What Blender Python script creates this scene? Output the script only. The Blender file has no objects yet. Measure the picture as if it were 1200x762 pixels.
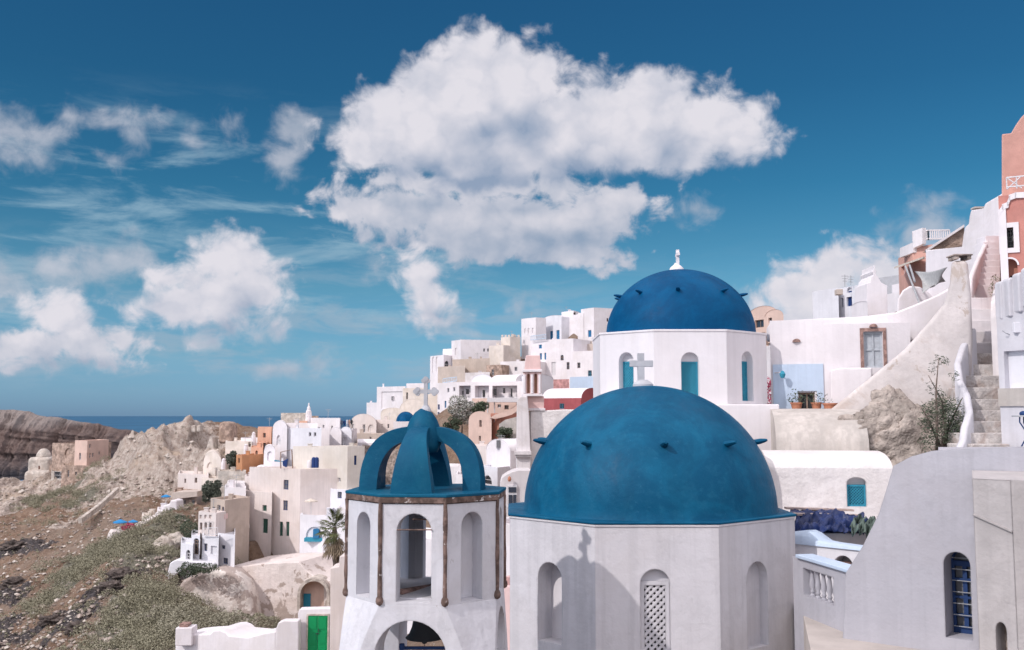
import bpy, bmesh, math, random
import numpy as np
from math import radians, sin, cos, pi, sqrt, atan2, tan
from mathutils import Vector, Matrix

scene = bpy.context.scene
COL = scene.collection
# ------------------------------------------------------------------ camera
ZC = 110.0                       # eye height above the sea
F = 1167.0                       # focal length in photo pixels (1200 wide) = 35 mm
PITCH = math.atan(106.0 / F)
cam = bpy.data.cameras.new('camera')
cam.lens = 36.0 * F / 1200.0; cam.sensor_width = 36.0
cam.clip_start = 0.5; cam.clip_end = 200000.0
cam.dof.use_dof = True; cam.dof.focus_distance = 20.0; cam.dof.aperture_fstop = 3.2
camo = bpy.data.objects.new('camera', cam); COL.objects.link(camo)
camo.location = (0, 0, ZC); camo.rotation_euler = (pi / 2 + PITCH, 0, 0)
scene.camera = camo

# ------------------------------------------------------------------ render look
scene.render.engine = 'CYCLES'
scene.cycles.use_denoising = True
scene.cycles.max_bounces = 6; scene.cycles.diffuse_bounces = 3; scene.cycles.glossy_bounces = 3
scene.cycles.transmission_bounces = 4; scene.cycles.transparent_max_bounces = 8
scene.cycles.caustics_reflective = False; scene.cycles.caustics_refractive = False
scene.view_settings.view_transform = 'Standard'; scene.view_settings.look = 'None'
scene.view_settings.gamma = 1.0; scene.view_settings.use_curve_mapping = False
scene.view_settings.exposure = 0.0

# ------------------------------------------------------------------ sun
SUN_AZ = radians(52); SUN_EL = radians(38)     # behind the camera, to its left
sdir = Vector((-sin(SUN_AZ) * cos(SUN_EL), -cos(SUN_AZ) * cos(SUN_EL), sin(SUN_EL)))
sl = bpy.data.lights.new('sun', 'SUN'); sl.energy = 2.4; sl.angle = radians(0.7); sl.color = (1.0, 0.935, 0.90)
so = bpy.data.objects.new('sun', sl); COL.objects.link(so)
so.rotation_euler = sdir.to_track_quat('Z', 'Y').to_euler()

# ------------------------------------------------------------------ world: Nishita sky + procedural clouds fixed by compass direction
def azel(px, py):
    a = (px - 600) / F; b = (381 - py) / F
    x, y, z = a, cos(PITCH) - b * sin(PITCH), sin(PITCH) + b * cos(PITCH)
    return atan2(x, y) * F, math.asin(z / sqrt(x*x + y*y + z*z)) * F
world = bpy.data.worlds.new('World'); scene.world = world; world.use_nodes = True
world.cycles.sampling_method = 'MANUAL'; world.cycles.sample_map_resolution = 256
nt = world.node_tree; nt.nodes.clear()
def N(t, tree=None, **kw):
    n = (tree or nt).nodes.new(t)
    for k, v in kw.items(): setattr(n, k, v)
    return n
def LK(a, b, tree=None): (tree or nt).links.new(a, b)
def M(op, a, b=None, c=None, tree=None, clamp=False):
    n = N('ShaderNodeMath', tree, operation=op, use_clamp=clamp)
    for i, v in enumerate((a, b, c)):
        if v is None: continue
        if isinstance(v, (int, float)): n.inputs[i].default_value = v
        else: LK(v, n.inputs[i], tree)
    return n.outputs[0]
def VM(op, a, b=None, c=None, tree=None):
    n = N('ShaderNodeVectorMath', tree, operation=op)
    for i, v in enumerate((a, b, c)):
        if v is None: continue
        if isinstance(v, (tuple, list)): n.inputs[i].default_value = v
        elif isinstance(v, (int, float)): n.inputs['Scale'].default_value = v
        else: LK(v, n.inputs[i], tree)
    return n.outputs['Value'] if op in ('LENGTH', 'DOT_PRODUCT') else n.outputs[0]
def MR(v, a, b, c=0.0, d=1.0, tree=None, smooth=True):
    n = N('ShaderNodeMapRange', tree, interpolation_type='SMOOTHSTEP' if smooth else 'LINEAR')
    for i, x in enumerate((v, a, b, c, d)):
        if isinstance(x, (int, float)): n.inputs[i].default_value = x
        else: LK(x, n.inputs[i], tree)
    return n.outputs[0]
def MIX(fac, a, b, tree=None, blend='MIX'):
    n = N('ShaderNodeMix', tree, data_type='RGBA', blend_type=blend)
    for sock, v in ((n.inputs[0], fac), (n.inputs[6], a), (n.inputs[7], b)):
        if isinstance(v, (int, float)): sock.default_value = v
        elif isinstance(v, tuple): sock.default_value = (*v, 1) if len(v) == 3 else v
        else: LK(v, sock, tree)
    return n.outputs[2]

BIG = [(560,72,40,34),(528,88,38,32),(600,105,66,58),(545,125,85,62),(480,150,72,50),(430,163,42,32),(560,175,120,46),
       (655,150,80,50),(700,135,62,44),(762,128,62,42),(822,142,55,36),(866,158,44,30),(740,172,110,32),
       (272,304,38,30),(286,342,46,36),(235,345,52,34),(200,362,40,18),
       (935,352,38,34),(980,330,42,36),(1022,326,42,32),(955,382,70,30),(1020,372,60,30),(66,374,32,22),(508,352,25,28),(494,318,24,22)]
LOW = [(500,214,70,17),(600,220,90,18),(425,246,46,28),(480,252,60,34),(540,262,80,40),(610,264,90,44),(685,258,70,40),(735,240,40,22),(655,298,85,18),(560,295,60,18),
       (88,404,70,22),(30,408,40,16)]
MID = [(150,306,44,26),(85,318,75,26),(18,326,50,20),
       (22,402,38,22),(88,424,60,14),(235,396,22,13),(294,391,26,9),(370,424,16,18),(320,433,55,9),
       (528,376,30,18),(616,355,15,15),(815,246,28,18),(440,318,8,10),
       (25,162,56,30),(80,136,22,13),(150,145,42,16),(226,166,13,13),(272,150,15,15),(344,152,28,26),(338,188,26,26),(135,187,12,9),
       (1085,268,52,32),(1060,300,45,28),(990,290,10,10),(885,350,22,14)]
def field_group(name, blobs):
    g = bpy.data.node_groups.new(name, 'ShaderNodeTree')
    g.interface.new_socket('P', in_out='INPUT', socket_type='NodeSocketVector')
    g.interface.new_socket('F', in_out='OUTPUT', socket_type='NodeSocketFloat')
    gi = N('NodeGroupInput', g); go = N('NodeGroupOutput', g)
    acc = None
    for (px, py, rx, ry) in blobs:
        u, v = azel(px, py)
        q = VM('MULTIPLY_ADD', gi.outputs[0], (1.0/rx, 1.0/ry, 0), (-u/rx, -v/ry, 0), g)
        l = VM('LENGTH', q, tree=g)
        r = min(rx, ry) * 0.6 + 0.2 * max(rx, ry)
        d = M('MULTIPLY_ADD', l, -r, r, g)
        acc = d if acc is None else M('SMOOTH_MAX', acc, d, 7.0, g)
    LK(acc, go.inputs[0], g)
    return g
G1 = field_group('cloud_bank', BIG); G3 = field_group('low_cloud_bank', LOW); G2 = field_group('small_clouds', MID)
tc = N('ShaderNodeTexCoord')
sep = N('ShaderNodeSeparateXYZ'); LK(tc.outputs['Generated'], sep.inputs[0])
az = M('MULTIPLY', M('ARCTAN2', sep.outputs[0], sep.outputs[1]), F)
el = M('MULTIPLY', M('ARCSINE', sep.outputs[2]), F)
cb = N('ShaderNodeCombineXYZ'); LK(az, cb.inputs[0]); LK(el, cb.inputs[1])
Pv = cb.outputs[0]
def grp(g, v):
    n = N('ShaderNodeGroup'); n.node_tree = g; LK(v, n.inputs[0]); return n.outputs[0]
def NZ(v, scale, detail=6.0, rough=0.55, dist=0.0, seed=0.0, stretch=(1, 1, 1), tree=None, dims='3D'):
    vv = VM('MULTIPLY_ADD', v, (scale*stretch[0], scale*stretch[1], scale*stretch[2]), (seed, seed*1.7, seed*0.3), tree)
    n = N('ShaderNodeTexNoise', tree, noise_dimensions=dims)
    LK(vv, n.inputs['Vector'], tree); n.inputs['Scale'].default_value = 1.0
    n.inputs['Detail'].default_value = detail; n.inputs['Roughness'].default_value = rough; n.inputs['Distortion'].default_value = dist
    return n.outputs[0]
def billow(v, seed=0.0, det=7.0):
    a = NZ(v, 1/46.0, det, 0.61, 0.25, 3.1 + seed, (1, 1.15, 1), dims='2D')
    b = N('ShaderNodeTexVoronoi', voronoi_dimensions='2D', feature='SMOOTH_F1')
    w = VM('ADD', v, VM('SCALE', N_color(v), 26.0))
    LK(VM('MULTIPLY', w, (1/27.0, 1/24.0, 1)), b.inputs['Vector']); b.inputs['Scale'].default_value = 1.0; b.inputs['Smoothness'].default_value = 0.6
    return M('ADD', M('MULTIPLY', a, 1.0), M('MULTIPLY', M('SUBTRACT', 0.55, b.outputs[0]), 0.34))
def N_color(v):
    n = N('ShaderNodeTexNoise', noise_dimensions='2D'); LK(v, n.inputs['Vector']); n.inputs['Scale'].default_value = 1/30.0; n.inputs['Detail'].default_value = 4
    return VM('SUBTRACT', n.outputs[1], (0.5, 0.5, 0.5))
s1 = VM('ADD', Pv, (-10.0, 13.0, 0)); s2 = VM('ADD', Pv, (-20.0, 50.0, 0))
n0 = billow(Pv); n1 = billow(s1)
f1 = grp(G1, Pv); f1b = grp(G1, s2)
f3 = grp(G3, Pv); f3b = grp(G3, VM('ADD', Pv, (-8.0, 26.0, 0)))
f2 = grp(G2, Pv)
D1 = M('ADD', f1, M('MULTIPLY', M('SUBTRACT', n0, 0.525), 50.0))
A1 = MR(D1, -12.0, 12.0)
D3 = M('ADD', f3, M('MULTIPLY', M('SUBTRACT', n0, 0.56), 64.0))
A3 = M('MULTIPLY', MR(D3, -9.0, 10.0), 0.96)
D2 = M('ADD', f2, M('MULTIPLY', M('SUBTRACT', n0, 0.565), 50.0))
A2 = M('MULTIPLY', MR(D2, -8.0, 24.0), 0.70)
# light on the cloud: bumps facing the sun are brighter, creases and thick undersides are greyer
def vor(sc, sd):
    q = N('ShaderNodeTexVoronoi', voronoi_dimensions='2D', feature='SMOOTH_F1'); w = VM('ADD', VM('ADD', Pv, VM('SCALE', N_color(Pv), 30.0)), (sd, sd, 0))
    LK(VM('MULTIPLY', w, (1/sc, 1.15/sc, 1)), q.inputs['Vector']); q.inputs['Scale'].default_value = 1.0; q.inputs['Smoothness'].default_value = 0.4
    return q.outputs[0]
crease = M('ADD', M('MULTIPLY', MR(vor(44.0, 0.0), 0.30, 0.75), 0.20), M('MULTIPLY', MR(vor(19.0, 50.0), 0.30, 0.75), 0.10))
r0 = NZ(Pv, 1/64.0, 5, .5, .3, 14.0, (.9, 1.15, 1), dims='2D'); r1 = NZ(VM('ADD', Pv, (-16.0, 20.0, 0)), 1/64.0, 5, .5, .3, 14.0, (.9, 1.15, 1), dims='2D')
rel = M('ADD', M('MULTIPLY', M('SUBTRACT', r0, r1), 0.55), M('MULTIPLY', M('SUBTRACT', n0, n1), 0.22))
under = MR(M('SUBTRACT', f1b, M('MULTIPLY', f1, 0.55)), -6.0, 34.0)
L1 = M('ADD', M('SUBTRACT', M('SUBTRACT', 0.98, crease), M('MULTIPLY', under, 0.78)), rel, clamp=True)
under3 = MR(M('SUBTRACT', f3b, M('MULTIPLY', f3, 0.45)), -6.0, 22.0)
L3 = M('ADD', M('SUBTRACT', M('SUBTRACT', 0.80, crease), M('MULTIPLY', under3, 0.45)), M('MULTIPLY', rel, 1.3), clamp=True)
L2 = M('ADD', M('SUBTRACT', 0.62, M('MULTIPLY', crease, .5)), M('MULTIPLY', rel, 1.6), clamp=True)
# Nishita sky, hue pulled to the photograph's teal
sky = N('ShaderNodeTexSky', sky_type='NISHITA'); sky.sun_disc = False
sky.sun_elevation = SUN_EL; sky.sun_rotation = atan2(sdir.x, sdir.y)
sky.altitude = 100; sky.air_density = 1.0; sky.dust_density = 0.6; sky.ozone_density = 1.6
t = MR(el, -20.0, 520.0, smooth=False)
cr = N('ShaderNodeValToRGB'); LK(t, cr.inputs[0])
SKYT = [(0.0, (0.48, 0.84, 1.75)), (0.06, (0.47, 0.85, 1.62)), (0.17, (0.46, 0.84, 1.22)), (0.31, (0.40, 0.81, 0.98)), (0.41, (0.27, 0.70, 0.86)), (0.52, (0.18, 0.62, 0.79)), (0.72, (0.14, 0.54, 0.73)), (1.0, (0.14, 0.54, 0.76))]
els = cr.color_ramp.elements
els[0].position = 0; els[0].color = (*SKYT[0][1], 1); els[1].position = 1.0; els[1].color = (*SKYT[-1][1], 1)
for p_, c_ in SKYT[1:-1]:
    e = els.new(p_); e.color = (*c_, 1)
skyc = MIX(1.0, sky.outputs[0], cr.outputs[0], blend='MULTIPLY')
# thin cirrus streaks
ci = NZ(Pv, 1/70.0, 7.0, 0.62, 0.25, 9.0, (0.42, 1.9, 1), dims='2D')
cim = M('MULTIPLY', MR(ci, 0.47, 0.74), MR(el, 40.0, 120.0))
cim = M('MULTIPLY', cim, MR(el, 250.0, 380.0, 1.0, 0.0))
cim = M('MULTIPLY', cim, MR(az, -150.0, 60.0, 0.62, 0.0))
hz = M('MULTIPLY', MR(NZ(Pv, 1/60.0, 6, 0.6, 0.3, 5.0, (0.6, 2.2, 1), dims='2D'), 0.42, 0.7), M('MULTIPLY', MR(el, 15.0, 60.0), MR(el, 100.0, 230.0, 0.60, 0.0)))
hz = M('MULTIPLY', hz, MR(az, -60.0, 200.0, 1.0, 0.25))
WS = 0.085
CW = 1.0 / WS
def cc(r, g, b): return (r * CW, g * CW, b * CW)
c1 = MIX(L1, cc(0.28, 0.36, 0.50), cc(0.76, 0.74, 0.80))
c2 = MIX(L2, cc(0.27, 0.36, 0.47), cc(0.72, 0.70, 0.76))
o = MIX(cim, skyc, cc(0.36, 0.52, 0.63))
o = MIX(hz, o, cc(0.34, 0.45, 0.56))
o = MIX(A2, o, c2)
o = MIX(A3, o, MIX(L3, cc(0.30, 0.38, 0.51), cc(0.74, 0.72, 0.78)))
o = MIX(A1, o, c1)
# unseen broken bright cloud added over the rest of the sky (behind and above the camera): neutral fill light
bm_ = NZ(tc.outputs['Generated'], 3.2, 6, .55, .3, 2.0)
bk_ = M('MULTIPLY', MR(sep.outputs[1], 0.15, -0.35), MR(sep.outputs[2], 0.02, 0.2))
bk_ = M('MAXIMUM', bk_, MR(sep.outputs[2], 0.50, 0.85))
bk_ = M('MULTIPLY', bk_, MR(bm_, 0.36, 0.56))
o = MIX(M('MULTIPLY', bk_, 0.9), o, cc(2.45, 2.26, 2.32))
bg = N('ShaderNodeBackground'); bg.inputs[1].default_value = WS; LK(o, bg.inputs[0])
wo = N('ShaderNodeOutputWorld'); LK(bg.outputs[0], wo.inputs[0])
# ================================================================== helpers
def ray(px, py):
    a = (px - 600) / F; b = (381 - py) / F
    return Vector((a, cos(PITCH) - b * sin(PITCH), sin(PITCH) + b * cos(PITCH)))
def P(px, py, Y):
    r = ray(px, py); t = Y / r.y
    return Vector((r.x * t, Y, ZC + r.z * t))
def Hz(py, Y): return P(600, py, Y).z
def Xp(px, Y, py=560): return P(px, py, Y).x
rnd = random.Random(7)

# ------------------------------------------------------------------ materials
def newmat(name):
    m = bpy.data.materials.new(name); m.use_nodes = True
    t = m.node_tree; t.nodes.clear()
    b = N('ShaderNodeBsdfPrincipled', t); o = N('ShaderNodeOutputMaterial', t)
    LK(b.outputs[0], o.inputs[0], t)
    return m, t, b
def noise(t, scale, det=5, rough=0.6, dist=0.0, st=(1, 1, 1), coord=None, seed=0.0):
    if coord is None:
        g = N('ShaderNodeNewGeometry', t); coord = g.outputs['Position']
    return NZ(coord, scale, det, rough, dist, seed, st, t)
def bumpn(t, b, h, strength, dist=0.02, bevel=0.0):
    n = N('ShaderNodeBump', t); n.inputs['Strength'].default_value = strength; n.inputs['Distance'].default_value = dist
    LK(h, n.inputs['Height'], t)
    if bevel:
        v = N('ShaderNodeBevel', t, samples=3); v.inputs['Radius'].default_value = bevel; LK(v.outputs[0], n.inputs['Normal'], t)
    LK(n.outputs[0], b.inputs['Normal'], t)
def plaster(name, col, var=0.10, stain=None, amt=0.0, streak=0.0, scale=0.6, bump=0.25, bd=0.03, bevel=0.0, rough=0.9, peel=None, peel_at=0.6, fine=6.0, grime=0.0):
    m, t, b = newmat(name)
    n1 = noise(t, scale, 6, 0.62)
    dark = tuple(c * (1 - var * 1.5) for c in col); light = tuple(min(0.86, c * (1 + var * 0.4)) for c in col)
    c = MIX(MR(n1, 0.38, 0.62, tree=t), dark, light, t)
    if streak:
        s = noise(t, 1.0, 4, 0.6, 0, (5.0, 5.0, 0.22))
        c = MIX(M('MULTIPLY', MR(s, 0.44, 0.62, tree=t), streak, tree=t), c, tuple(x * 0.72 for x in col), t)
    if stain:
        s = noise(t, scale * 0.55, 8, 0.7, 0.6, seed=4.2)
        c = MIX(M('MULTIPLY', MR(s, 0.49, 0.61, tree=t), amt, tree=t), c, stain, t)
    if grime:
        s = noise(t, 2.2, 8, 0.75, 0.2, (1, 1, 0.6), seed=7.7)
        c = MIX(M('MULTIPLY', MR(s, 0.53, 0.63, tree=t), grime, tree=t), c, tuple(x * 0.6 for x in col), t)
    if peel:
        s = noise(t, scale * 0.8, 9, 0.68, 0.3, seed=2.4)
        c = MIX(MR(s, peel_at, peel_at + 0.02, tree=t), c, peel, t)
    LK(c, b.inputs['Base Color'], t); b.inputs['Roughness'].default_value = rough
    b.inputs['Specular IOR Level'].default_value = 0.25
    h = M('ADD', noise(t, fine, 5, 0.65), M('MULTIPLY', noise(t, 1.3, 4, 0.55), 4.0, tree=t), tree=t)
    bumpn(t, b, h, bump, bd, bevel)
    return m
WHITE = (0.765, 0.725, 0.75)
MT = {}
MT['white'] = plaster('whitewash', WHITE, 0.05, (0.62, 0.57, 0.55), 0.35, 0.15, 0.35)
MT['white2'] = plaster('aged whitewash', (0.70, 0.66, 0.67), 0.10, (0.52, 0.46, 0.43), 0.5, 0.3, 0.4)
MT['coolwhite'] = plaster('bluish whitewash', (0.72, 0.715, 0.76), 0.05, (0.60, 0.60, 0.64), 0.3, 0.15, 0.4)
MT['cream'] = plaster('cream plaster', (0.67, 0.62, 0.57), 0.07, (0.55, 0.49, 0.42), 0.4, 0.2, 0.3)
MT['pinkcream'] = plaster('pale pinkish plaster', (0.70, 0.625, 0.60), 0.06, (0.58, 0.49, 0.44), 0.35, 0.25, 0.3)
MT['paleyellow'] = plaster('pale yellow plaster', (0.71, 0.635, 0.58), 0.08, (0.55, 0.47, 0.38), 0.4, 0.2, 0.4)
MT['tan'] = plaster('tan plaster', (0.50, 0.415, 0.36), 0.08, (0.40, 0.33, 0.27), 0.4, 0.2, 0.4)
MT['beige'] = plaster('beige plaster', (0.55, 0.47, 0.42), 0.08, (0.43, 0.36, 0.31), 0.4, 0.2, 0.4)
MT['orange'] = plaster('orange plaster', (0.55, 0.27, 0.14), 0.08, (0.45, 0.22, 0.13), 0.4, 0.2, 0.4)
MT['salmon'] = plaster('salmon plaster', (0.66, 0.38, 0.27), 0.07, (0.55, 0.33, 0.26), 0.4, 0.2, 0.4)
MT['peach'] = plaster('peach plaster', (0.68, 0.50, 0.43), 0.07, (0.60, 0.45, 0.39), 0.4, 0.2, 0.4)
MT['terra'] = plaster('terracotta plaster', (0.48, 0.22, 0.16), 0.1, (0.40, 0.2, 0.16), 0.4, 0.2, 0.4)
MT['palepink'] = plaster('pale pink plaster', (0.74, 0.53, 0.51), 0.06, (0.66, 0.45, 0.42), 0.4, 0.2, 0.4)
MT['pinkred'] = plaster('weathered rose plaster', (0.56, 0.255, 0.215), 0.13, (0.47, 0.19, 0.16), 0.6, 0.2, 0.8, grime=0.25)
MT['pinkhi'] = plaster('light rose plaster', (0.64, 0.37, 0.31), 0.08, (0.56, 0.31, 0.26), 0.5, 0.2, 0.8)
MT['darkred'] = plaster('dark red plaster', (0.38, 0.10, 0.11), 0.1, (0.30, 0.09, 0.09), 0.4, 0.2, 0.4)
MT['rosestone'] = plaster('rose masonry', (0.55, 0.30, 0.29), 0.25, (0.40, 0.2, 0.19), 0.7, 0.1, 1.5)
MT['skyblue'] = plaster('sky blue wash', (0.50, 0.60, 0.74), 0.05, (0.46, 0.55, 0.68), 0.3, 0.2, 0.4)
MT['greyroof'] = plaster('weathered vault plaster', (0.54, 0.50, 0.47), 0.12, (0.42, 0.38, 0.35), 0.6, 0.5, 1.0, bump=0.5)
MT['stone'] = plaster('rubble stone', (0.40, 0.33, 0.29), 0.35, (0.24, 0.19, 0.16), 0.8, 0.0, 2.5, bump=0.9, bd=0.08)
MT['palestone'] = plaster('pale stone', (0.56, 0.50, 0.45), 0.2, (0.42, 0.35, 0.30), 0.7, 0.0, 1.2, bump=0.7, bd=0.06)
MT['ruinstone'] = plaster('ruin masonry', (0.46, 0.34, 0.28), 0.3, (0.33, 0.24, 0.19), 0.8, 0.0, 1.2, bump=0.8, bd=0.1)
MT['peeling'] = plaster('peeling plaster on tuff', (0.74, 0.68, 0.64), 0.10, (0.55, 0.46, 0.41), 0.6, 0.0, 0.45, bump=0.6, bd=0.08, peel=(0.42, 0.35, 0.32), peel_at=0.51)
MT['rockplaster'] = plaster('stained plaster wall', (0.62, 0.57, 0.56), 0.08, (0.50, 0.42, 0.38), 0.8, 0.15, 0.8, bump=0.55, bevel=0.06, peel=(0.47, 0.40, 0.36), peel_at=0.575)
MT['tuff'] = plaster('tuff rock', (0.46, 0.40, 0.36), 0.2, (0.33, 0.27, 0.24), 0.7, 0.15, 1.4, bump=1.0, bd=0.10, fine=4.0, grime=.5)
MT['lumpy'] = plaster('lumpy whitewash', (0.73, 0.70, 0.70), 0.06, (0.60, 0.56, 0.54), 0.3, 0.1, 0.8, bump=0.45, bd=0.06, fine=2.6, bevel=0.05)
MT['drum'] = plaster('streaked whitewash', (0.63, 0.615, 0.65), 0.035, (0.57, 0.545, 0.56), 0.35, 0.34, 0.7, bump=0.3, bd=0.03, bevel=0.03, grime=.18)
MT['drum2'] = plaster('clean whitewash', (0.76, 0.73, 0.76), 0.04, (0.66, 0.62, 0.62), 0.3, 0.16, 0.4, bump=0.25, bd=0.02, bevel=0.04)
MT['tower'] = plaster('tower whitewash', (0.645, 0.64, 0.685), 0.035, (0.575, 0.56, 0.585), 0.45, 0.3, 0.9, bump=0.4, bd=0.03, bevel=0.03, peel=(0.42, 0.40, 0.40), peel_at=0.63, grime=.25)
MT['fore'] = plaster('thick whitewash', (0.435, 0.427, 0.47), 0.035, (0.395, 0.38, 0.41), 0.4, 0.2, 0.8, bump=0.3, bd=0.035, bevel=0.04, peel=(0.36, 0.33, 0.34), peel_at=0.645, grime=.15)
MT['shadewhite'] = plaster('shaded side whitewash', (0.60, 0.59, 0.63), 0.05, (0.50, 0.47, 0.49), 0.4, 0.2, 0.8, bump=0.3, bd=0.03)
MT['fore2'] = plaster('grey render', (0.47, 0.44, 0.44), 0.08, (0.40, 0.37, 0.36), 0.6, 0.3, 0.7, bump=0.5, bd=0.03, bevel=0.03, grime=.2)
MT['floor'] = plaster('beige screed', (0.50, 0.45, 0.42), 0.08, (0.42, 0.37, 0.34), 0.6, 0.0, 0.8)
MT['stepstone'] = plaster('worn whitewashed stone steps', (0.60, 0.56, 0.54), 0.15, (0.40, 0.33, 0.30), 0.8, 0.0, 2.2, bump=0.9, bd=0.05, fine=7.0, bevel=.03, grime=.5)
MT['rust'] = plaster('rusty brown stone', (0.20, 0.135, 0.115), 0.35, (0.10, 0.07, 0.06), 0.7, 0.0, 6.0, bump=0.8, bd=0.02, peel=(0.5, 0.46, 0.45), peel_at=0.60)
MT['grey'] = plaster('grey cement', (0.48, 0.485, 0.52), 0.06, (0.42, 0.42, 0.44), 0.5, 0.1, 3.0)
MT['redstone'] = plaster('red brown stone', (0.36, 0.23, 0.20), 0.3, (0.24, 0.15, 0.13), 0.7, 0.0, 5.0, bump=0.8)
def peelbase():
    m = plaster('plaster wall flaking towards its foot', (0.70, 0.625, 0.60), 0.06, (0.58, 0.49, 0.44), 0.5, 0.25, 0.3, bump=.6, bd=.06)
    t = m.node_tree; b = [n for n in t.nodes if n.type == 'BSDF_PRINCIPLED'][0]; src = b.inputs['Base Color'].links[0].from_socket
    g = N('ShaderNodeNewGeometry', t); s = N('ShaderNodeSeparateXYZ', t); LK(g.outputs['Position'], s.inputs[0], t)
    k = M('ADD', noise(t, .42, 9, .66, .3, seed=2.4), M('MULTIPLY', M('SUBTRACT', 88.0, s.outputs[2], tree=t), 0.020, tree=t), tree=t)
    LK(MIX(MR(k, .52, .54, tree=t), src, MIX(noise(t, 2.0, 6, .7), (0.33, 0.27, 0.24), (0.47, 0.39, 0.35), t), t), b.inputs['Base Color'], t)
    return m
MT['peelbase'] = peelbase()
def domemat(name, c1, c2, c3, rough):
    m, t, b = newmat(name)
    n1 = noise(t, 0.8, 6, 0.65, 0.8); n2 = noise(t, 5.0, 7, 0.7, 0.4); n3 = noise(t, 1.3, 5, 0.6, 0.3, (1, 1, 0.35), seed=3)
    c = MIX(MR(n1, 0.38, 0.62, tree=t), c1, c2, t)
    c = MIX(M('MULTIPLY', MR(n2, 0.49, 0.64, tree=t), 0.16, tree=t), c, c3, t)
    c = MIX(M('MULTIPLY', MR(noise(t, 9.0, 6, .75, seed=8),   .62, .67, tree=t), .12, tree=t), c, tuple(min(.5, x*1.5 + .05) for x in c3), t)
    c = MIX(M('MULTIPLY', MR(n3, 0.48, 0.64, tree=t), 0.30, tree=t), c, tuple(x*0.72 for x in c1), t)
    LK(c, b.inputs['Base Color'], t)
    LK(MR(n2, 0.3, 0.7, rough - 0.08, rough + 0.12, tree=t), b.inputs['Roughness'], t)
    b.inputs['Specular IOR Level'].default_value = 0.09
    bumpn(t, b, M('ADD', noise(t, 14, 4, 0.6), M('MULTIPLY', noise(t, 2.2, 4, 0.6), 2.2, tree=t), tree=t), 0.30, 0.02)
    return m
MT['dome'] = domemat('teal blue dome paint', (0.003, 0.070, 0.148), (0.005, 0.100, 0.195), (0.03, 0.16, 0.26), 0.48)
MT['dome2'] = domemat('cobalt blue dome paint', (0.000, 0.056, 0.150), (0.000, 0.076, 0.190), (0.006, 0.115, 0.26), 0.55)
MT['rib'] = domemat('belfry blue paint', (0.004, 0.072, 0.145), (0.007, 0.098, 0.175), (0.035, 0.15, 0.22), 0.55)
def flat(name, col, rough=0.7, var=0.15, scale=8.0, metal=0.0, spec=0.4):
    m, t, b = newmat(name)
    n = noise(t, scale, 4, 0.6)
    LK(MIX(MR(n, 0.3, 0.7, tree=t), tuple(c * (1 - var) for c in col), tuple(c * (1 + var * 0.6) for c in col), t), b.inputs['Base Color'], t)
    b.inputs['Roughness'].default_value = rough; b.inputs['Metallic'].default_value = metal; b.inputs['Specular IOR Level'].default_value = spec
    return m
for k, c in dict(blue=(0.02, 0.16, 0.34), navy=(0.012, 0.04, 0.16), teal=(0.03, 0.26, 0.38), dark=(0.03, 0.03, 0.035), brown=(0.16, 0.08, 0.06),
                 green=(0.0, 0.22, 0.06), dkgreen=(0.03, 0.09, 0.07), wood=(0.28, 0.19, 0.15), offwhite=(0.66, 0.64, 0.66), greydoor=(0.46, 0.49, 0.53), bell=(0.035, 0.04, 0.045),
                 rail=(0.25, 0.40, 0.55), sail=(0.42, 0.42, 0.42), clay=(0.48, 0.20, 0.12), steel=(0.35, 0.36, 0.38), skyrail=(0.45, 0.56, 0.68), plank=(0.42, 0.33, 0.30),
                 red=(0.35, 0.03, 0.05), parasol=(0.02, 0.22, 0.50), canvas=(0.62, 0.55, 0.48), bluebar=(0.014, 0.045, 0.15), skin=(0.40, 0.25, 0.18), cloth=(0.12, 0.13, 0.18), tealpaint=(0.02, 0.22, 0.34)).items():
    MT[k] = flat(k + ' paint', c)
def glassy(name, col):
    m, t, b = newmat(name)
    b.inputs['Base Color'].default_value = (*col, 1); b.inputs['Roughness'].default_value = 0.12; b.inputs['Specular IOR Level'].default_value = 0.6
    return m
MT['glass'] = glassy('window glass', (0.03, 0.04, 0.06)); MT['greyglass'] = glassy('dusty window glass', (0.16, 0.16, 0.17))
def leafmat(name, a, b_, c_=None):
    m, t, b = newmat(name)
    g = N('ShaderNodeNewGeometry', t)
    cr_ = N('ShaderNodeValToRGB', t); LK(g.outputs['Random Per Island'], cr_.inputs[0], t)
    e = cr_.color_ramp.elements; e[0].color = (*a, 1); e[1].color = (*b_, 1)
    if c_: q = e.new(0.85); q.color = (*c_, 1)
    LK(cr_.outputs[0], b.inputs['Base Color'], t); b.inputs['Roughness'].default_value = 0.75; b.inputs['Specular IOR Level'].default_value = 0.2
    return m
MT['leaf'] = leafmat('dark olive foliage', (0.050, 0.062, 0.050), (0.12, 0.13, 0.10))
MT['leaf2'] = leafmat('green foliage', (0.04, 0.06, 0.04), (0.10, 0.12, 0.08))
MT['leafsage'] = leafmat('dry sage foliage', (0.22, 0.205, 0.155), (0.32, 0.30, 0.225))
MT['leafgrey'] = leafmat('grey green scrub', (0.19, 0.18, 0.125), (0.29, 0.27, 0.195))
MT['leafflower'] = leafmat('white flowering foliage', (0.09, 0.11, 0.07), (0.22, 0.24, 0.17), (0.62, 0.60, 0.58))
MT['palmleaf'] = leafmat('palm frond', (0.055, 0.075, 0.03), (0.15, 0.155, 0.07))
MT['drypalm'] = leafmat('dry palm frond', (0.22, 0.17, 0.12), (0.34, 0.27, 0.19))
MT['bougain'] = leafmat('magenta blossom', (0.30, 0.02, 0.08), (0.5, 0.08, 0.15))
MT['bark'] = flat('bark', (0.17, 0.13, 0.11), 0.9, 0.4, 6)

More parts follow.
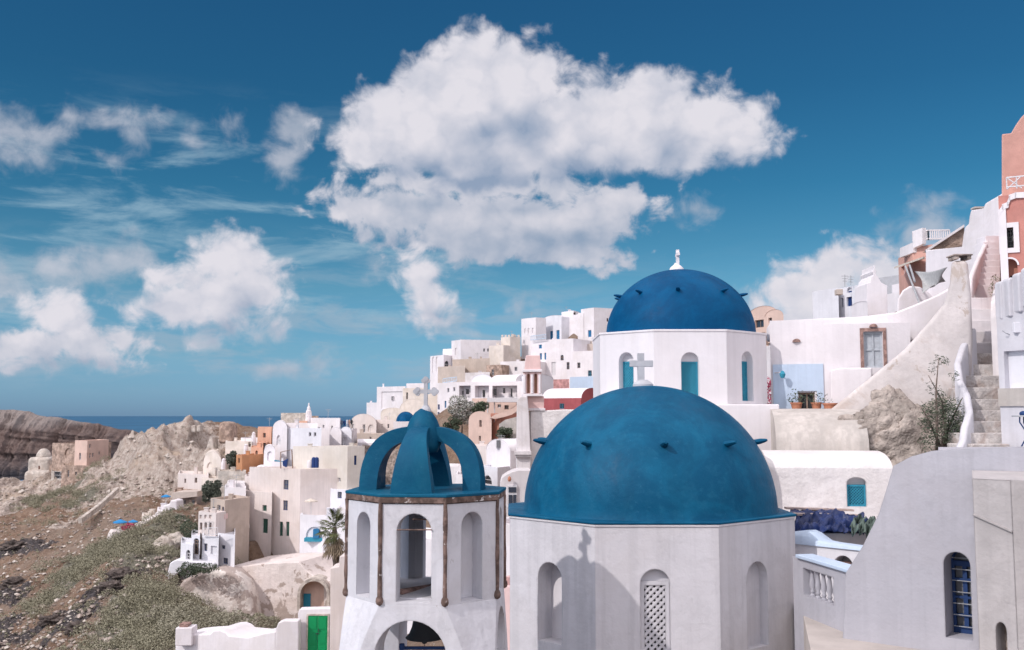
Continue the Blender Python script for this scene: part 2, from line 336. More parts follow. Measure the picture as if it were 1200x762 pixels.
# ------------------------------------------------------------------ objects
def thing(name, label, cat, loc=(0, 0, 0), group=None, kind=None):
    o = bpy.data.objects.new(name, None); COL.objects.link(o)
    o.empty_display_size = 0.3
    o.location = loc; o['label'] = label; o['category'] = cat
    if group: o['group'] = group
    if kind: o['kind'] = kind
    return o
def rootloc(o):
    v = Vector((0, 0, 0))
    while o is not None:
        v += Vector(o.location); o = o.parent
    return v
def link_mesh(name, me, parent=None, loc=None, smooth=False, auto=None):
    o = bpy.data.objects.new(name, me); COL.objects.link(o)
    off = rootloc(parent) if parent else Vector(loc or (0, 0, 0))
    me.transform(Matrix.Translation(-off))
    if parent: o.parent = parent
    else: o.location = off
    if smooth:
        for p in me.polygons: p.use_smooth = True
        if auto is not None:
            try: me.set_sharp_from_angle(angle=radians(auto))
            except Exception: pass
    return o
class MB:
    """collects faces in world coordinates, then becomes ONE mesh object"""
    def __init__(s): s.v = []; s.f = []; s.mi = []; s.cur = 0
    def add(s, vs, fs):
        n = len(s.v); s.v += [tuple(v) for v in vs]
        for f in fs: s.f.append([i + n for i in f]); s.mi.append(s.cur)
    def quad(s, a, b, c, d): s.add([a, b, c, d], [(0, 1, 2, 3)])
    def poly(s, pts): s.add(pts, [tuple(range(len(pts)))])
    def hexa(s, b4, t4):
        s.add(list(b4) + list(t4), [(3, 2, 1, 0), (4, 5, 6, 7), (0, 1, 5, 4), (1, 2, 6, 5), (2, 3, 7, 6), (3, 0, 4, 7)])
    def box(s, x0, y0, z0, x1, y1, z1):
        s.hexa([(x0, y0, z0), (x1, y0, z0), (x1, y1, z0), (x0, y1, z0)], [(x0, y0, z1), (x1, y0, z1), (x1, y1, z1), (x0, y1, z1)])
    def prism(s, poly, z0, z1):
        n = len(poly); b = [(p[0], p[1], z0) for p in poly]; t = [(p[0], p[1], z1) for p in poly]
        s.add(b + t, [tuple(range(n))[::-1], tuple(range(n, 2*n))] + [(i, (i+1) % n, n + (i+1) % n, n + i) for i in range(n)])
    def tube(s, pts, r, n=8, cap=True, r1=None):
        pts = [Vector(p) for p in pts]; m = len(pts); rings = []
        for i, p in enumerate(pts):
            d = (pts[min(i+1, m-1)] - pts[max(i-1, 0)]).normalized()
            a = d.orthogonal().normalized() if i == 0 else (pa - d * pa.dot(d)).normalized()
            pa = a; b = d.cross(a)
            rr = r[i] if isinstance(r, (list, tuple)) else (r if r1 is None else r + (r1 - r) * i / (m - 1))
            rings.append([p + (a * cos(2*pi*k/n) + b * sin(2*pi*k/n)) * rr for k in range(n)])
        vs = [v for q in rings for v in q]; fs = []
        for i in range(m - 1):
            for k in range(n): fs.append((i*n + k, i*n + (k+1) % n, (i+1)*n + (k+1) % n, (i+1)*n + k))
        if cap: fs += [tuple(range(n))[::-1], tuple(range((m-1)*n, m*n))]
        s.add(vs, fs)
    def lathe(s, prof, c, n=32, a0=0, a1=2*pi):
        full = abs(a1 - a0 - 2*pi) < 1e-6; k = n if full else n + 1
        vs = []; fs = []
        for (r, z) in prof:
            for i in range(k):
                a = a0 + (a1 - a0) * i / n
                vs.append((c[0] + r * cos(a), c[1] + r * sin(a), c[2] + z))
        for j in range(len(prof) - 1):
            for i in range(n if full else n):
                i2 = (i + 1) % k if full else i + 1
                fs.append((j*k + i, j*k + i2, (j+1)*k + i2, (j+1)*k + i))
        s.add(vs, fs)
    def build(s, name, mats, parent=None, loc=None, smooth=False, auto=None, merge=0.0006, bevel=0.0, subd=0):
        me = bpy.data.meshes.new(name); me.from_pydata(s.v, [], s.f)
        for m in (mats if isinstance(mats, (list, tuple)) else [mats]): me.materials.append(MT[m] if isinstance(m, str) else m)
        if any(s.mi): me.polygons.foreach_set('material_index', s.mi)
        bm = bmesh.new(); bm.from_mesh(me)
        if merge: bmesh.ops.remove_doubles(bm, verts=bm.verts, dist=merge)
        bmesh.ops.recalc_face_normals(bm, faces=bm.faces)
        bm.to_mesh(me); bm.free(); me.update()
        o = link_mesh(name, me, parent, loc, smooth, auto)
        if bevel:
            b = o.modifiers.new('bevel', 'BEVEL'); b.width = bevel; b.segments = 3; b.limit_method = 'ANGLE'; b.angle_limit = radians(40)
            for p in me.polygons: p.use_smooth = True
            w = o.modifiers.new('wn', 'WEIGHTED_NORMAL')
        return o
def tag(o, label, cat, group=None, kind=None):
    if label: o['label'] = label
    if cat: o['category'] = cat
    if group: o['group'] = group
    if kind: o['kind'] = kind
    return o
def struct(o): o['kind'] = 'structure'; return o
def boolean(o, cutters):
    for c in cutters:
        m = o.modifiers.new('b', 'BOOLEAN'); m.operation = 'DIFFERENCE'; m.object = c; m.solver = 'EXACT'
    dg = bpy.context.evaluated_depsgraph_get(); bpy.context.view_layer.update()
    me = bpy.data.meshes.new_from_object(o.evaluated_get(dg)); o.modifiers.clear(); old = o.data; o.data = me
    for c in cutters:
        d = c.data; bpy.data.objects.remove(c); bpy.data.meshes.remove(d)
    return o

CTRL = []          # ground control points gathered from the feet of the buildings

def arc_pts(u0, u1, v1, n=10, rise=None):
    """arch outline from (u0, spring) over the crown to (u1, spring); crown at v1"""
    r = (u1 - u0) / 2; rise = r if rise is None else rise
    return [(u0 + r - r * cos(pi * k / n), v1 - rise + rise * sin(pi * k / n)) for k in range(n + 1)]
def facade(mb, p0, p1, z0, z1, holes, rev=0.25, reveal=True):
    """wall sheet p0->p1 (left to right seen from outside) with recessed openings"""
    p0 = Vector((p0[0], p0[1], 0)); p1 = Vector((p1[0], p1[1], 0)); L = (p1 - p0).length; d = (p1 - p0) / L
    nrm = Vector((d.y, -d.x, 0))
    def W(u, v, k=0.0): q = p0 + d * u - nrm * k; return (q.x, q.y, v)
    us = sorted({0.0, L, *[h[0] for h in holes], *[h[2] for h in holes]}); vs = sorted({z0, z1, *[h[1] for h in holes], *[h[3] for h in holes]})
    us = [u for u in us if 0 <= u <= L]; vs = [v for v in vs if z0 <= v <= z1]
    for a, b in zip(us, us[1:]):
        for c, e in zip(vs, vs[1:]):
            um, vm = (a + b) / 2, (c + e) / 2
            if any(h[0] < um < h[2] and h[1] < vm < h[3] for h in holes): continue
            mb.quad(W(a, c), W(b, c), W(b, e), W(a, e))
    for h in holes:
        u0, v0, u1, v1 = h[:4]; arch = h[4] if len(h) > 4 else 0
        if arch:
            rise = min((u1 - u0) / 2 * arch, (v1 - v0) * 0.95)
            ap = arc_pts(u0, u1, v1, 10, rise)
            for k in range(5): mb.add([W(u0, v1), W(*ap[k]), W(*ap[k+1])], [(0, 1, 2)])
            for k in range(5, 10): mb.add([W(u1, v1), W(*ap[k]), W(*ap[k+1])], [(0, 1, 2)])
            out = [(u0, v0)] + ap + [(u1, v0)]
        else: out = [(u0, v0), (u0, v1), (u1, v1), (u1, v0)]
        if reveal:
            n = len(out)
            for k in range(n):
                a, b = out[k], out[(k+1) % n]
                mb.quad(W(*a), W(*b), W(*b, rev), W(*a, rev))
    return W
def pane(mbs, W, h, rev, off=0.02, kind='blue'):
    pass

FRAME = dict(blue='blue', navy='navy', teal='teal', dark='offwhite', glass='offwhite', green='dkgreen', brown='wood', white='offwhite', greyglass='navy', tealglass='teal', woodglass='wood', greydoor='greydoor')
PANE = dict(blue='blue', navy='navy', teal='teal', dark='dark', glass='glass', green='dkgreen', brown='dark', white='offwhite', greyglass='greyglass', tealglass='glass', woodglass='glass', greydoor='greydoor', niche=None)
def fill_opening(W, h, rev, kind, parent, wallmat, isdoor=False, detail=True):
    u0, v0, u1, v1 = h[:4]; arch = h[4] if len(h) > 4 else 0
    w, hh = u1 - u0, v1 - v0
    if arch:
        rise = min(w / 2 * arch, hh * 0.95); out = [(u0, v0)] + arc_pts(u0, u1, v1, 10, rise) + [(u1, v0)]
    else: out = [(u0, v0), (u0, v1), (u1, v1), (u1, v0)]
    mb = MB()
    if kind == 'niche':
        mb.poly([W(a, b, rev) for a, b in out]); return mb.build('niche', wallmat, parent)
    mb.cur = 0; mb.poly([W(a, b, rev) for a, b in out])
    mb.cur = 1
    t = min(0.07, w * 0.14)
    if detail:
        k0, k1 = rev - 0.045, rev - 0.002
        def bar(a, b, c, e):
            mb.hexa([W(a, b, k0), W(c, b, k0), W(c, b, k1), W(a, b, k1)], [W(a, e, k0), W(c, e, k0), W(c, e, k1), W(a, e, k1)])
        vt = v1 if not arch else v1 - rise
        bar(u0, v0, u0 + t, vt); bar(u1 - t, v0, u1, vt); bar(u0 + t, v0, u1 - t, v0 + t)
        if not arch: bar(u0 + t, v1 - t, u1 - t, v1)
        else: bar(u0 + t, vt - t, u1 - t, vt)
        um = (u0 + u1) / 2
        if w > 0.55: bar(um - t * 0.4, v0 + t, um + t * 0.4, vt - t)
        if hh > 1.0:
            for q in ((0.5,) if hh < 1.9 else (0.33, 0.66)): bar(u0 + t, v0 + hh * q - t * 0.35, u1 - t, v0 + hh * q + t * 0.35)
    return mb.build('door' if isdoor else 'window', [PANE[kind], FRAME[kind]], parent)

def footprint(pts, yref, d):
    q = [Vector((P(px, yref, Y).x, Y, 0)) for px, Y in pts]
    if len(q) == 2:
        dd = (q[1] - q[0]).normalized(); nin = Vector((-dd.y, dd.x, 0))
        s = q[1] if pts[0][0] < 560 else (q[0] if pts[0][0] > 640 else None)   # party walls run with the street
        if s is not None:
            v = s.normalized(); nin = v / max(.5, v.dot(nin))
        return [q[0], q[1], q[1] + nin * d, q[0] + nin * d], 1
    return [q[0], q[1], q[2], q[0] + q[2] - q[1]], 2
def pix_on(px, py, a, b):
    r = ray(px, py); d = (b - a); 
    # solve t*r.xy = a + s*d
    den = r.x * d.y - r.y * d.x
    t = (a.x * d.y - a.y * d.x) / den
    s = ((Vector((r.x * t, r.y * t, 0)) - a).dot(d)) / d.length
    return s, ZC + r.z * t
HOUSES = []
GRP = 'whitewashed village houses stepping up the slope'
def house(label, pts, yt, yb, mat='white', roof='flat', d=6.0, rise=0.0, wins=(), name='house', cat='house', group=GRP, extra=5.0, rmat=None, par=0.35, rev=0.22, ctrl=True, rooflab=None, cornice=False, refi=None):
    yref = (yt + yb) / 2
    fp, nvis = footprint(pts, yref, d)
    ri = refi if refi is not None else (1 if len(pts) == 3 else 0)
    Yr = pts[ri][1]
    zt = Hz(yt, Yr); zb = Hz(yb, Yr); z0 = zb - extra
    cen = sum(fp, Vector((0, 0, 0))) / 4
    root = thing(name, label, cat, (cen.x, cen.y, zb), group)
    if ctrl:
        for q in fp: CTRL.append((q.x, q.y, zb - 1.2))
    mb = MB(); todo = []
    for i in range(4):
        a, b = fp[i], fp[(i+1) % 4]
        hs = []
        for w in wins:
            if w[0] != i: continue
            _, x0, y0, x1, y1 = w[:5]; kind = w[5]; arch = w[6] if len(w) > 6 else 0; door = (w[7] if len(w) > 7 else False)
            xm, ym = (x0 + x1) / 2, (y0 + y1) / 2
            u0 = pix_on(x0, ym, a, b)[0]; u1 = pix_on(x1, ym, a, b)[0]; v1 = pix_on(xm, y0, a, b)[1]; v0 = pix_on(xm, y1, a, b)[1]
            L = (b - a).length
            u0 = max(0.05, u0); u1 = min(L - 0.05, u1); v1 = min(v1, zt - 0.05); v0 = max(v0, z0 + 0.1)
            if u1 - u0 < 0.1 or v1 - v0 < 0.1: continue
            hs.append((u0, v0, u1, v1, arch, kind, door))
        W = facade(mb, a, b, z0, zt, hs, rev)
        for h in hs: todo.append((W, h))
    if mat_is_vault := roof.startswith('v'):
        # barrel: 'vy' axis runs away from facade 0 (gable seen in front); 'vx' axis along facade 0
        k = 0 if roof == 'vy' else 1
        if len(pts) == 3 and roof == 'vr': k = 1
        a, b, c, e = [fp[(k + j) % 4] for j in range(4)]
        R = rise * Yr / F if rise else (b - a).length * 0.35
        n = 12
        arc = lambda p, q: [(p + (q - p) * (0.5 - 0.5 * cos(pi * j / n))) + Vector((0, 0, zt + R * sin(pi * j / n))) for j in range(n + 1)]
        A, B = arc(a, b), arc(e, c)
        mb.poly(A); mb.poly(B)
        W_ = mb.build('wall', mat, root)
        rb = MB()
        ov = (a - e).normalized() * 0.06
        A2 = [v + ov for v in A]; B2 = [v - ov for v in B]
        for j in range(n): rb.quad(A2[j], A2[j+1], B2[j+1], B2[j])
        rb.build('roof', rmat or mat, root, smooth=True)
        # gable windows
    else:
        wl = mb.build('wall', mat, root)
        rb = MB()
        th = 0.28
        def inset(p): 
            v = cen - p; return p + v * min(0.4, th * 1.3 / max(0.5, v.length))
        ins = [inset(p) for p in fp]
        for i in range(4):
            a, b, c, e = fp[i], fp[(i+1) % 4], ins[(i+1) % 4], ins[i]
            rb.quad((a.x, a.y, zt), (b.x, b.y, zt), (c.x, c.y, zt), (e.x, e.y, zt))
            rb.quad((e.x, e.y, zt), (c.x, c.y, zt), (c.x, c.y, zt - par), (e.x, e.y, zt - par))
        rb.poly([(p.x, p.y, zt - par) for p in ins])
        rr = random.Random(len(HOUSES) * 7 + 3)
        if group in ('houses on the lower left slope', 'houses on the hill between the belfry and the domes', 'houses on the far headland of the village') and (fp[1] - fp[0]).length > 2.5:
            for q in range(rr.choice((0, 1, 1, 2))):
                fu, fv = rr.uniform(.15, .85), rr.uniform(.25, .8); p = fp[0].lerp(fp[1], fu) + (fp[3] - fp[0]) * fv; w_, hh = rr.uniform(.2, .38), rr.uniform(.3, .8)
                cb = MB(); cb.box(p.x - w_, p.y - w_, zt - par, p.x + w_, p.y + w_, zt + hh); cb.box(p.x - w_ * 1.2, p.y - w_ * 1.2, zt + hh, p.x + w_ * 1.2, p.y + w_ * 1.2, zt + hh + .08); cb.build('chimney', mat, root)
            if rr.random() < .35:
                p = fp[0].lerp(fp[1], rr.uniform(.2, .8)) + (fp[3] - fp[0]) * .4; cb = MB(); cb.tube([(p.x, p.y, zt - par), (p.x, p.y, zt + 1.6)], .035, 4); cb.tube([(p.x - .5, p.y, zt + 1.45), (p.x + .5, p.y + .1, zt + 1.45)], .03, 4); cb.tube([(p.x - .3, p.y, zt + 1.2), (p.x + .35, p.y + .1, zt + 1.2)], .03, 4); cb.build('antenna', 'steel', root)
        if cornice:
            for i in range(4):
                a, b = fp[i], fp[(i+1) % 4]; dd = (b - a).normalized(); nn = Vector((dd.y, -dd.x, 0)) * 0.07
                rb.hexa([tuple(a - dd*0.0 + nn*0.03 + Vector((0,0,zt-0.22))), tuple(b + nn*0.03 + Vector((0,0,zt-0.22))), tuple(b + nn + Vector((0,0,zt-0.22))), tuple(a + nn + Vector((0,0,zt-0.22)))],
                        [tuple(a + nn*0.03 + Vector((0,0,zt+0.02))), tuple(b + nn*0.03 + Vector((0,0,zt+0.02))), tuple(b + nn + Vector((0,0,zt+0.02))), tuple(a + nn + Vector((0,0,zt+0.02)))])
        rb.build('roof', rmat or mat, root)
    for W, h in todo:
        fill_opening(W, h[:5], rev, h[5], root, mat, h[6])
    HOUSES.append((root, fp, zt, zb))
    return root, fp, zt

def slab(name, label, cat, outline, Y, thick, mat, Y2=None, px2=None, bevel=0.0, group=None, parent=None, skew=False):
    """wall traced in the photo, standing at its own distance (Y at px of first point ... Y2 at px2), with real thickness"""
    xs = [p[0] for p in outline]
    def yy(px):
        if Y2 is None: return Y
        f = (px - min(xs)) / (max(xs) - min(xs)); return 1.0 / ((1 - f) / Y + f / Y2)
    fr = [P(px, py, yy(px)) for px, py in outline]
    a, b = P(min(xs), 500, yy(min(xs))), P(max(xs), 500, yy(max(xs)))
    dd = Vector((b.x - a.x, b.y - a.y, 0)).normalized(); nin = Vector((-dd.y, dd.x, 0)) * thick
    if (skew or min(xs) > 1040) and thick > .6: nin = Vector((a.x, a.y, 0)).normalized() * thick
    bk = [v + nin for v in fr]
    n = len(fr); mb = MB()
    mb.add(fr + bk, [tuple(range(n)), tuple(range(n, 2*n))[::-1]] + [(i, (i+1) % n, n + (i+1) % n, n + i) for i in range(n)])
    base = min(v.z for v in fr); c = sum(fr, Vector()) / n
    o = mb.build(name, mat, parent, loc=None if parent else (c.x, c.y + thick/2, base), bevel=bevel)
    if not parent: tag(o, label, cat, group)
    return o
# ================================================================== the churches
def Vat(px, Y, py=600): q = P(px, py, Y); return Vector((q.x, q.y, 0))
def lattice(W, u0, v0, u1, v1, k, pitch, bw, mat, parent, name='lattice', th=0.03):
    mb = MB()
    def seg(c, sgn):
        # line v = sgn*u + c clipped to the rectangle
        pts = []
        for u in (u0, u1):
            v = sgn * u + c
            if v0 <= v <= v1: pts.append((u, v))
        for v in (v0, v1):
            u = (v - c) / sgn
            if u0 < u < u1: pts.append((u, v))
        return pts[:2] if len(pts) >= 2 else None
    for si, sgn in enumerate((1, -1)):
        c = (v0 - u1 if sgn == 1 else v0 + u0) + pitch * 0.4
        cmax = (v1 - u0 if sgn == 1 else v1 + u1)
        while c < cmax:
            s = seg(c, sgn); c += pitch
            if not s: continue
            (a, b), (e, f) = s; n = (bw / 2 * 0.7071, -bw / 2 * 0.7071 * sgn)
            ks = k + si * 0.012
            q = [(a + n[0], b + n[1]), (e + n[0], f + n[1]), (e - n[0], f - n[1]), (a - n[0], b - n[1])]
            mb.hexa([W(x, y, ks + th) for x, y in q], [W(x, y, ks) for x, y in q])
    return mb.build(name, mat, parent)
def plate(W, out, k, th=0.0):
    pass
def rim(mb, W, u0, v0, u1, v1, k0, k1, t):
    for (a, b, c, e) in ((u0, v0, u0+t, v1), (u1-t, v0, u1, v1), (u0+t, v0, u1-t, v0+t), (u0+t, v1-t, u1-t, v1)):
        mb.hexa([W(a, b, k0), W(c, b, k0), W(c, b, k1), W(a, b, k1)], [W(a, e, k0), W(c, e, k0), W(c, e, k1), W(a, e, k1)])
def peg(parent, c, r_at, ang, z, L=0.27, mat='dome', name='peg', tilt=0.25, w=0.075):
    d = Vector((cos(ang), sin(ang), tilt)).normalized(); s = Vector((-sin(ang), cos(ang), 0)); u = d.cross(s)
    o = Vector((c[0] + cos(ang) * (r_at - 0.08), c[1] + sin(ang) * (r_at - 0.08), z))
    mb = MB(); rings = []
    for t, ww, hh in ((0, 1.15, 0.9), (0.55, 1.0, 0.8), (0.85, 0.8, 0.55), (1.0, 0.45, 0.3)):
        rings.append([o + d * (L + 0.08) * t + s * w * ww * cos(2*pi*k/8) + u * w * hh * sin(2*pi*k/8) - Vector((0, 0, 0.02 * t)) for k in range(8)])
    vs = [v for q in rings for v in q]; fs = [tuple(range(8))[::-1], tuple(range(24, 32))]
    for i in range(3):
        for k in range(8): fs.append((i*8+k, i*8+(k+1) % 8, (i+1)*8+(k+1) % 8, (i+1)*8+k))
    mb.add(vs, fs); return mb.build(name, mat, parent, smooth=True, auto=50)
def drum_poly(f4, Yc):
    A, B, C, D = f4
    return [A, B, C, D] + [Vector((v.x, 2*Yc - v.y, 0)) for v in (D, C, B, A)]
def scale_poly(poly, c, k): return [Vector((c[0] + (p.x - c[0]) * k, c[1] + (p.y - c[1]) * k, 0)) for p in poly]

# ---- front church
Yc = 23.0
poly = drum_poly([Vat(597.5, 21.8), Vat(697, 20.05), Vat(842, 20.05), Vat(931, 21.7)], Yc)
cx = (poly[0].x + poly[3].x) / 2
dc = (P(760, 560, Yc).x, Yc)
zl = P(765, 612, 20.0).z
fc = thing('domed_church', 'large blue domed church in the foreground with a streaky white octagonal drum', 'church', (cx, Yc, zl - 7.5))
zb = zl - 7.5
mb = MB(); fills = []
nich = {0: [(630.4, 659, 658.5, 753)], 1: [(750.5, 667, 786, 770)], 2: [(875.5, 658, 900, 759)]}
revs = {0: 0.42, 1: 0.16, 2: 0.20}
ztw = zl - 0.10
for i in range(8):
    a, b = poly[i], poly[(i+1) % 8]; hs = []
    for (x0, y0, x1, y1) in nich.get(i, []):
        ym = (y0 + y1) / 2; xm = (x0 + x1) / 2
        hs.append((pix_on(x0, ym, a, b)[0], pix_on(xm, y1, a, b)[1], pix_on(x1, ym, a, b)[0], pix_on(xm, y0, a, b)[1], 1.0))
    W = facade(mb, a, b, zb, ztw, hs, revs.get(i, 0.2))
    for h in hs: fills.append((i, W, h))
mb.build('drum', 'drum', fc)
for i, W, h in fills:
    u0, v0, u1, v1, _ = h
    out = [(u0, v0)] + arc_pts(u0, u1, v1) + [(u1, v0)]
    m2 = MB(); m2.poly([W(a, b, revs[i]) for a, b in out])
    if i == 1:
        m2 = MB(); w = u1 - u0
        # lattice screen standing in the niche below a plain lunette
        a0, a1 = u0 + w * 0.14, u1 - w * 0.10; b0, b1 = v0 + 0.12, pix_on(768, 688, poly[1], poly[2])[1]
        m2.poly([W(u0, b1 + 0.10, 0.16), W(u1, b1 + 0.10, 0.16)] + [W(a, b, 0.16) for a, b in arc_pts(u0, u1, v1)[::-1] if b >= b1 + 0.1])
        m2.build('niche_back', 'drum', fc)
        m2 = MB(); rim(m2, W, u0 + 0.005, v0, u1 - 0.005, b1 + 0.10, 0.09, 0.16, 0.085); scr = m2.build('screen', 'drum', fc)
        lattice(W, u0 + 0.085, v0 + 0.08, u1 - 0.085, b1 + 0.02, 0.105, 0.135, 0.052, 'drum', scr)
        m2 = MB(); m2.quad(W(u0, v0, 0.40), W(u1, v0, 0.40), W(u1, b1 + 0.1, 0.40), W(u0, b1 + 0.1, 0.40)); m2.build('dark_opening', 'dark', scr)
    elif i == 0:
        m2.build('niche_back', 'drum2', fc)
        m2 = MB(); uc = u1 - 0.13
        for k in range(4):
            zc_ = v0 + 0.28 + 0.45 * k; n = 20
            m2.poly([W(uc + 0.115 * cos(2*pi*j/n), zc_ + 0.15 * sin(2*pi*j/n), revs[i] - 0.004) for j in range(n)])
        m2.build('round_opening', 'glass', fc)
    else:
        m2.build('niche_back', 'drum', fc)
# cornice line and painted ledge
m2 = MB(); m2.prism(scale_poly(poly, dc, 1.006), ztw, ztw + 0.045); m2.build('moulding', 'drum2', fc)
m2 = MB(); m2.prism(scale_poly(poly, dc, 1.013), ztw + 0.045, zl); m2.build('ledge', 'dome', fc, bevel=0.02)
Rd = 2.845; H = P(757, 452, Yc).z - zl
prof = [(Rd * 1.012, -0.02), (Rd * 1.002, 0.05)] + [(Rd * cos(t), H * sin(t)) for t in [pi/2 * k / 40 for k in range(2, 40)]] + [(0.001, H)]
m2 = MB(); m2.lathe(prof, (dc[0], dc[1], zl), 96); dome = m2.build('dome', 'dome', fc, smooth=True, merge=0.002)
def dome_r(z, zl, H, R): return R * sqrt(max(0, 1 - ((z - zl) / H) ** 2))
zp = P(757, 522, 20.7).z; rp = dome_r(zp, zl, H, Rd)
for a in (-172, -129, -90, -55, -9, 25, 62, 95, 130, 160):
    peg(dome, dc, rp, radians(a), zp)
m2 = MB(); m2.lathe([(0.24, -0.05), (0.235, 0.03), (0.18, 0.08), (0.10, 0.13), (0.001, 0.14)], (dc[0] - 0.1, dc[1], zl + H), 24)
fin = m2.build('finial_base', 'grey', dome, smooth=True, auto=40)
m2 = MB(); X0 = P(751, 430, Yc).x; zt_ = P(750, 414, Yc).z; za, zb_ = P(750, 430, Yc).z, P(750, 422.5, Yc).z
m2.box(X0 - 0.075, Yc - 0.06, zl + H + 0.06, X0 + 0.075, Yc + 0.06, za); m2.box(P(738, 426, Yc).x, Yc - 0.06, za, P(765, 426, Yc).x, Yc + 0.06, zb_); m2.box(X0 - 0.075, Yc - 0.06, zb_, X0 + 0.075, Yc + 0.06, zt_)
m2.build('cross', 'grey', dome, bevel=0.008)
# ---- nave vault behind the front dome
nv = thing('nave_vault', 'plain white barrel vault wall showing just right of the large front dome', 'building', (P(810, 600, 26.6).x, 28, ZC - 8))
mb = MB(); c0 = P(810, 575, 26.6); R0 = 95 / F * 26.6; n = 20
arcf = [Vector((c0.x - R0 * cos(pi*k/n), 26.6, c0.z + R0 * sin(pi*k/n))) for k in range(n+1)]
fr = [Vector((c0.x - R0, 26.6, ZC - 9))] + arcf + [Vector((c0.x + R0, 26.6, ZC - 9))]
bk = [v + Vector((0, 7.6, 0)) for v in fr]
mb.poly(fr); nvw = MB(); nvw.poly(bk)
for k in range(len(fr) - 1): nvw.quad(fr[k], fr[k+1], bk[k+1], bk[k])
mb.build('gable_wall', 'white2', nv); nvw.build('vault', 'white2', nv, smooth=True, auto=50)

# ---- rear church
Yb = 37.0
poly2 = drum_poly([Vat(703, 35.5, 430), Vat(766.5, 34, 430), Vat(852, 34, 430), Vat(898.5, 35.6, 430)], Yb)
dc2 = (P(797, 380, Yb).x, Yb)
z2 = P(800, 386, 34).z; z2b = P(800, 474, 34).z
bc = thing('domed_church', 'smaller blue domed church on higher ground behind, with teal lattice windows', 'church', (dc2[0], Yb, z2b - 4))
mb = MB(); fills = []
nich = {0: [(725.5, 413, 742.5, 478)], 1: [(798.5, 413, 819.5, 470)], 2: [(869.5, 412, 882.5, 470)]}
for i in range(8):
    a, b = poly2[i], poly2[(i+1) % 8]; hs = []
    for (x0, y0, x1, y1) in nich.get(i, []):
        ym = (y0 + y1) / 2; xm = (x0 + x1) / 2
        hs.append((pix_on(x0, ym, a, b)[0], pix_on(xm, y1, a, b)[1], pix_on(x1, ym, a, b)[0], pix_on(xm, y0, a, b)[1], 1.0))
    W = facade(mb, a, b, z2b - 0.6, z2 - 0.08, hs, 0.38)
    for h in hs: fills.append((i, W, h))
mb.build('drum', 'drum2', bc)
for i, W, h in fills:
    u0, v0, u1, v1, _ = h; r = (u1 - u0) / 2; sp = v1 - r
    m2 = MB(); m2.poly([W(a, b, 0.26) for a, b in arc_pts(u0, u1, v1)]); m2.build('lunette', 'drum2', bc)
    m2 = MB(); rim(m2, W, u0 + 0.004, v0, u1 - 0.004, sp - 0.003, 0.24, 0.31, 0.05); wn = m2.build('window_frame', 'teal', bc)
    lattice(W, u0 + 0.05, v0 + 0.05, u1 - 0.05, sp - 0.05, 0.26, 0.10, 0.042, 'teal', wn)
    m2 = MB(); m2.quad(W(u0, v0, 0.378), W(u1, v0, 0.378), W(u1, sp, 0.378), W(u0, sp, 0.378)); m2.build('dark_opening', 'navy', wn)
m2 = MB(); m2.prism(scale_poly(poly2, dc2, 1.008), z2 - 0.08, z2); m2.build('moulding', 'drum2', bc, bevel=0.015)
R2 = 2.75; H2 = P(794, 316.5, Yb).z - z2
prof = [(R2 * cos(t), H2 * sin(t)) for t in [pi/2 * k / 36 for k in range(0, 36)]] + [(0.001, H2)]
m2 = MB(); m2.lathe(prof, (dc2[0], dc2[1], z2), 80); dome2 = m2.build('dome', 'dome2', bc, smooth=True, merge=0.002)
zp = P(797, 342, 35.3).z; rp = dome_r(zp, z2, H2, R2)
for a in (-176, -138, -101, -57, -14, 20, 60, 95, 130, 160): peg(dome2, dc2, rp, radians(a), zp, mat='dome2')
m2 = MB(); m2.lathe([(0.27, -0.05), (0.26, 0.05), (0.2, 0.12), (0.10, 0.2), (0.07, 0.26), (0.001, 0.27)], (dc2[0] - 0.1, Yb, z2 + H2), 20); m2.build('finial_base', 'white', dome2, smooth=True, auto=40)
m2 = MB(); xx = P(794, 300, Yb).x; t0 = P(794, 309, Yb).z - 0.1; t1 = P(794, 293, Yb).z
m2.box(xx - 0.055, Yb - 0.06, t0, xx + 0.055, Yb + 0.06, t1); m2.box(xx - 0.045, Yb - 0.26, t1 - 0.24, xx + 0.045, Yb - 0.06, t1 - 0.13); m2.box(xx - 0.045, Yb + 0.06, t1 - 0.24, xx + 0.045, Yb + 0.26, t1 - 0.13)
m2.build('cross', 'white', dome2)
m2 = MB(); xa = P(702, 500, 33.6).x; xb = P(914, 500, 33.6).x
m2.box(xa, 33.6, ZC - 7, xb, 41, z2b); m2.build('base_block', 'drum2', bc, bevel=0.04)
CTRL += [(xa, 34, ZC - 6), (xb, 40, ZC - 4)]

# ---- bell tower
cxT, cyT = -1.50, 17.9
aT = 1.305; Rv = aT / cos(radians(22.5)); ph0 = radians(-95.8)
def octv(R, k): a = ph0 + radians(-22.5 + 45 * k); return Vector((cxT + R * cos(a), cyT + R * sin(a), 0))
zL = P(500, 580, 16.5).z; z1T = zL - 0.16; z2T = P(500, 711, 16.5).z
bt = thing('bell_tower', 'white octagonal bell tower with open blue ribbed crown, brown corner colonettes and arched openings', 'bell tower', (cxT, cyT, ZC - 10))
OV = [octv(Rv, k) for k in range(8)]; IV = [octv(Rv - 0.30, k) for k in range(8)]
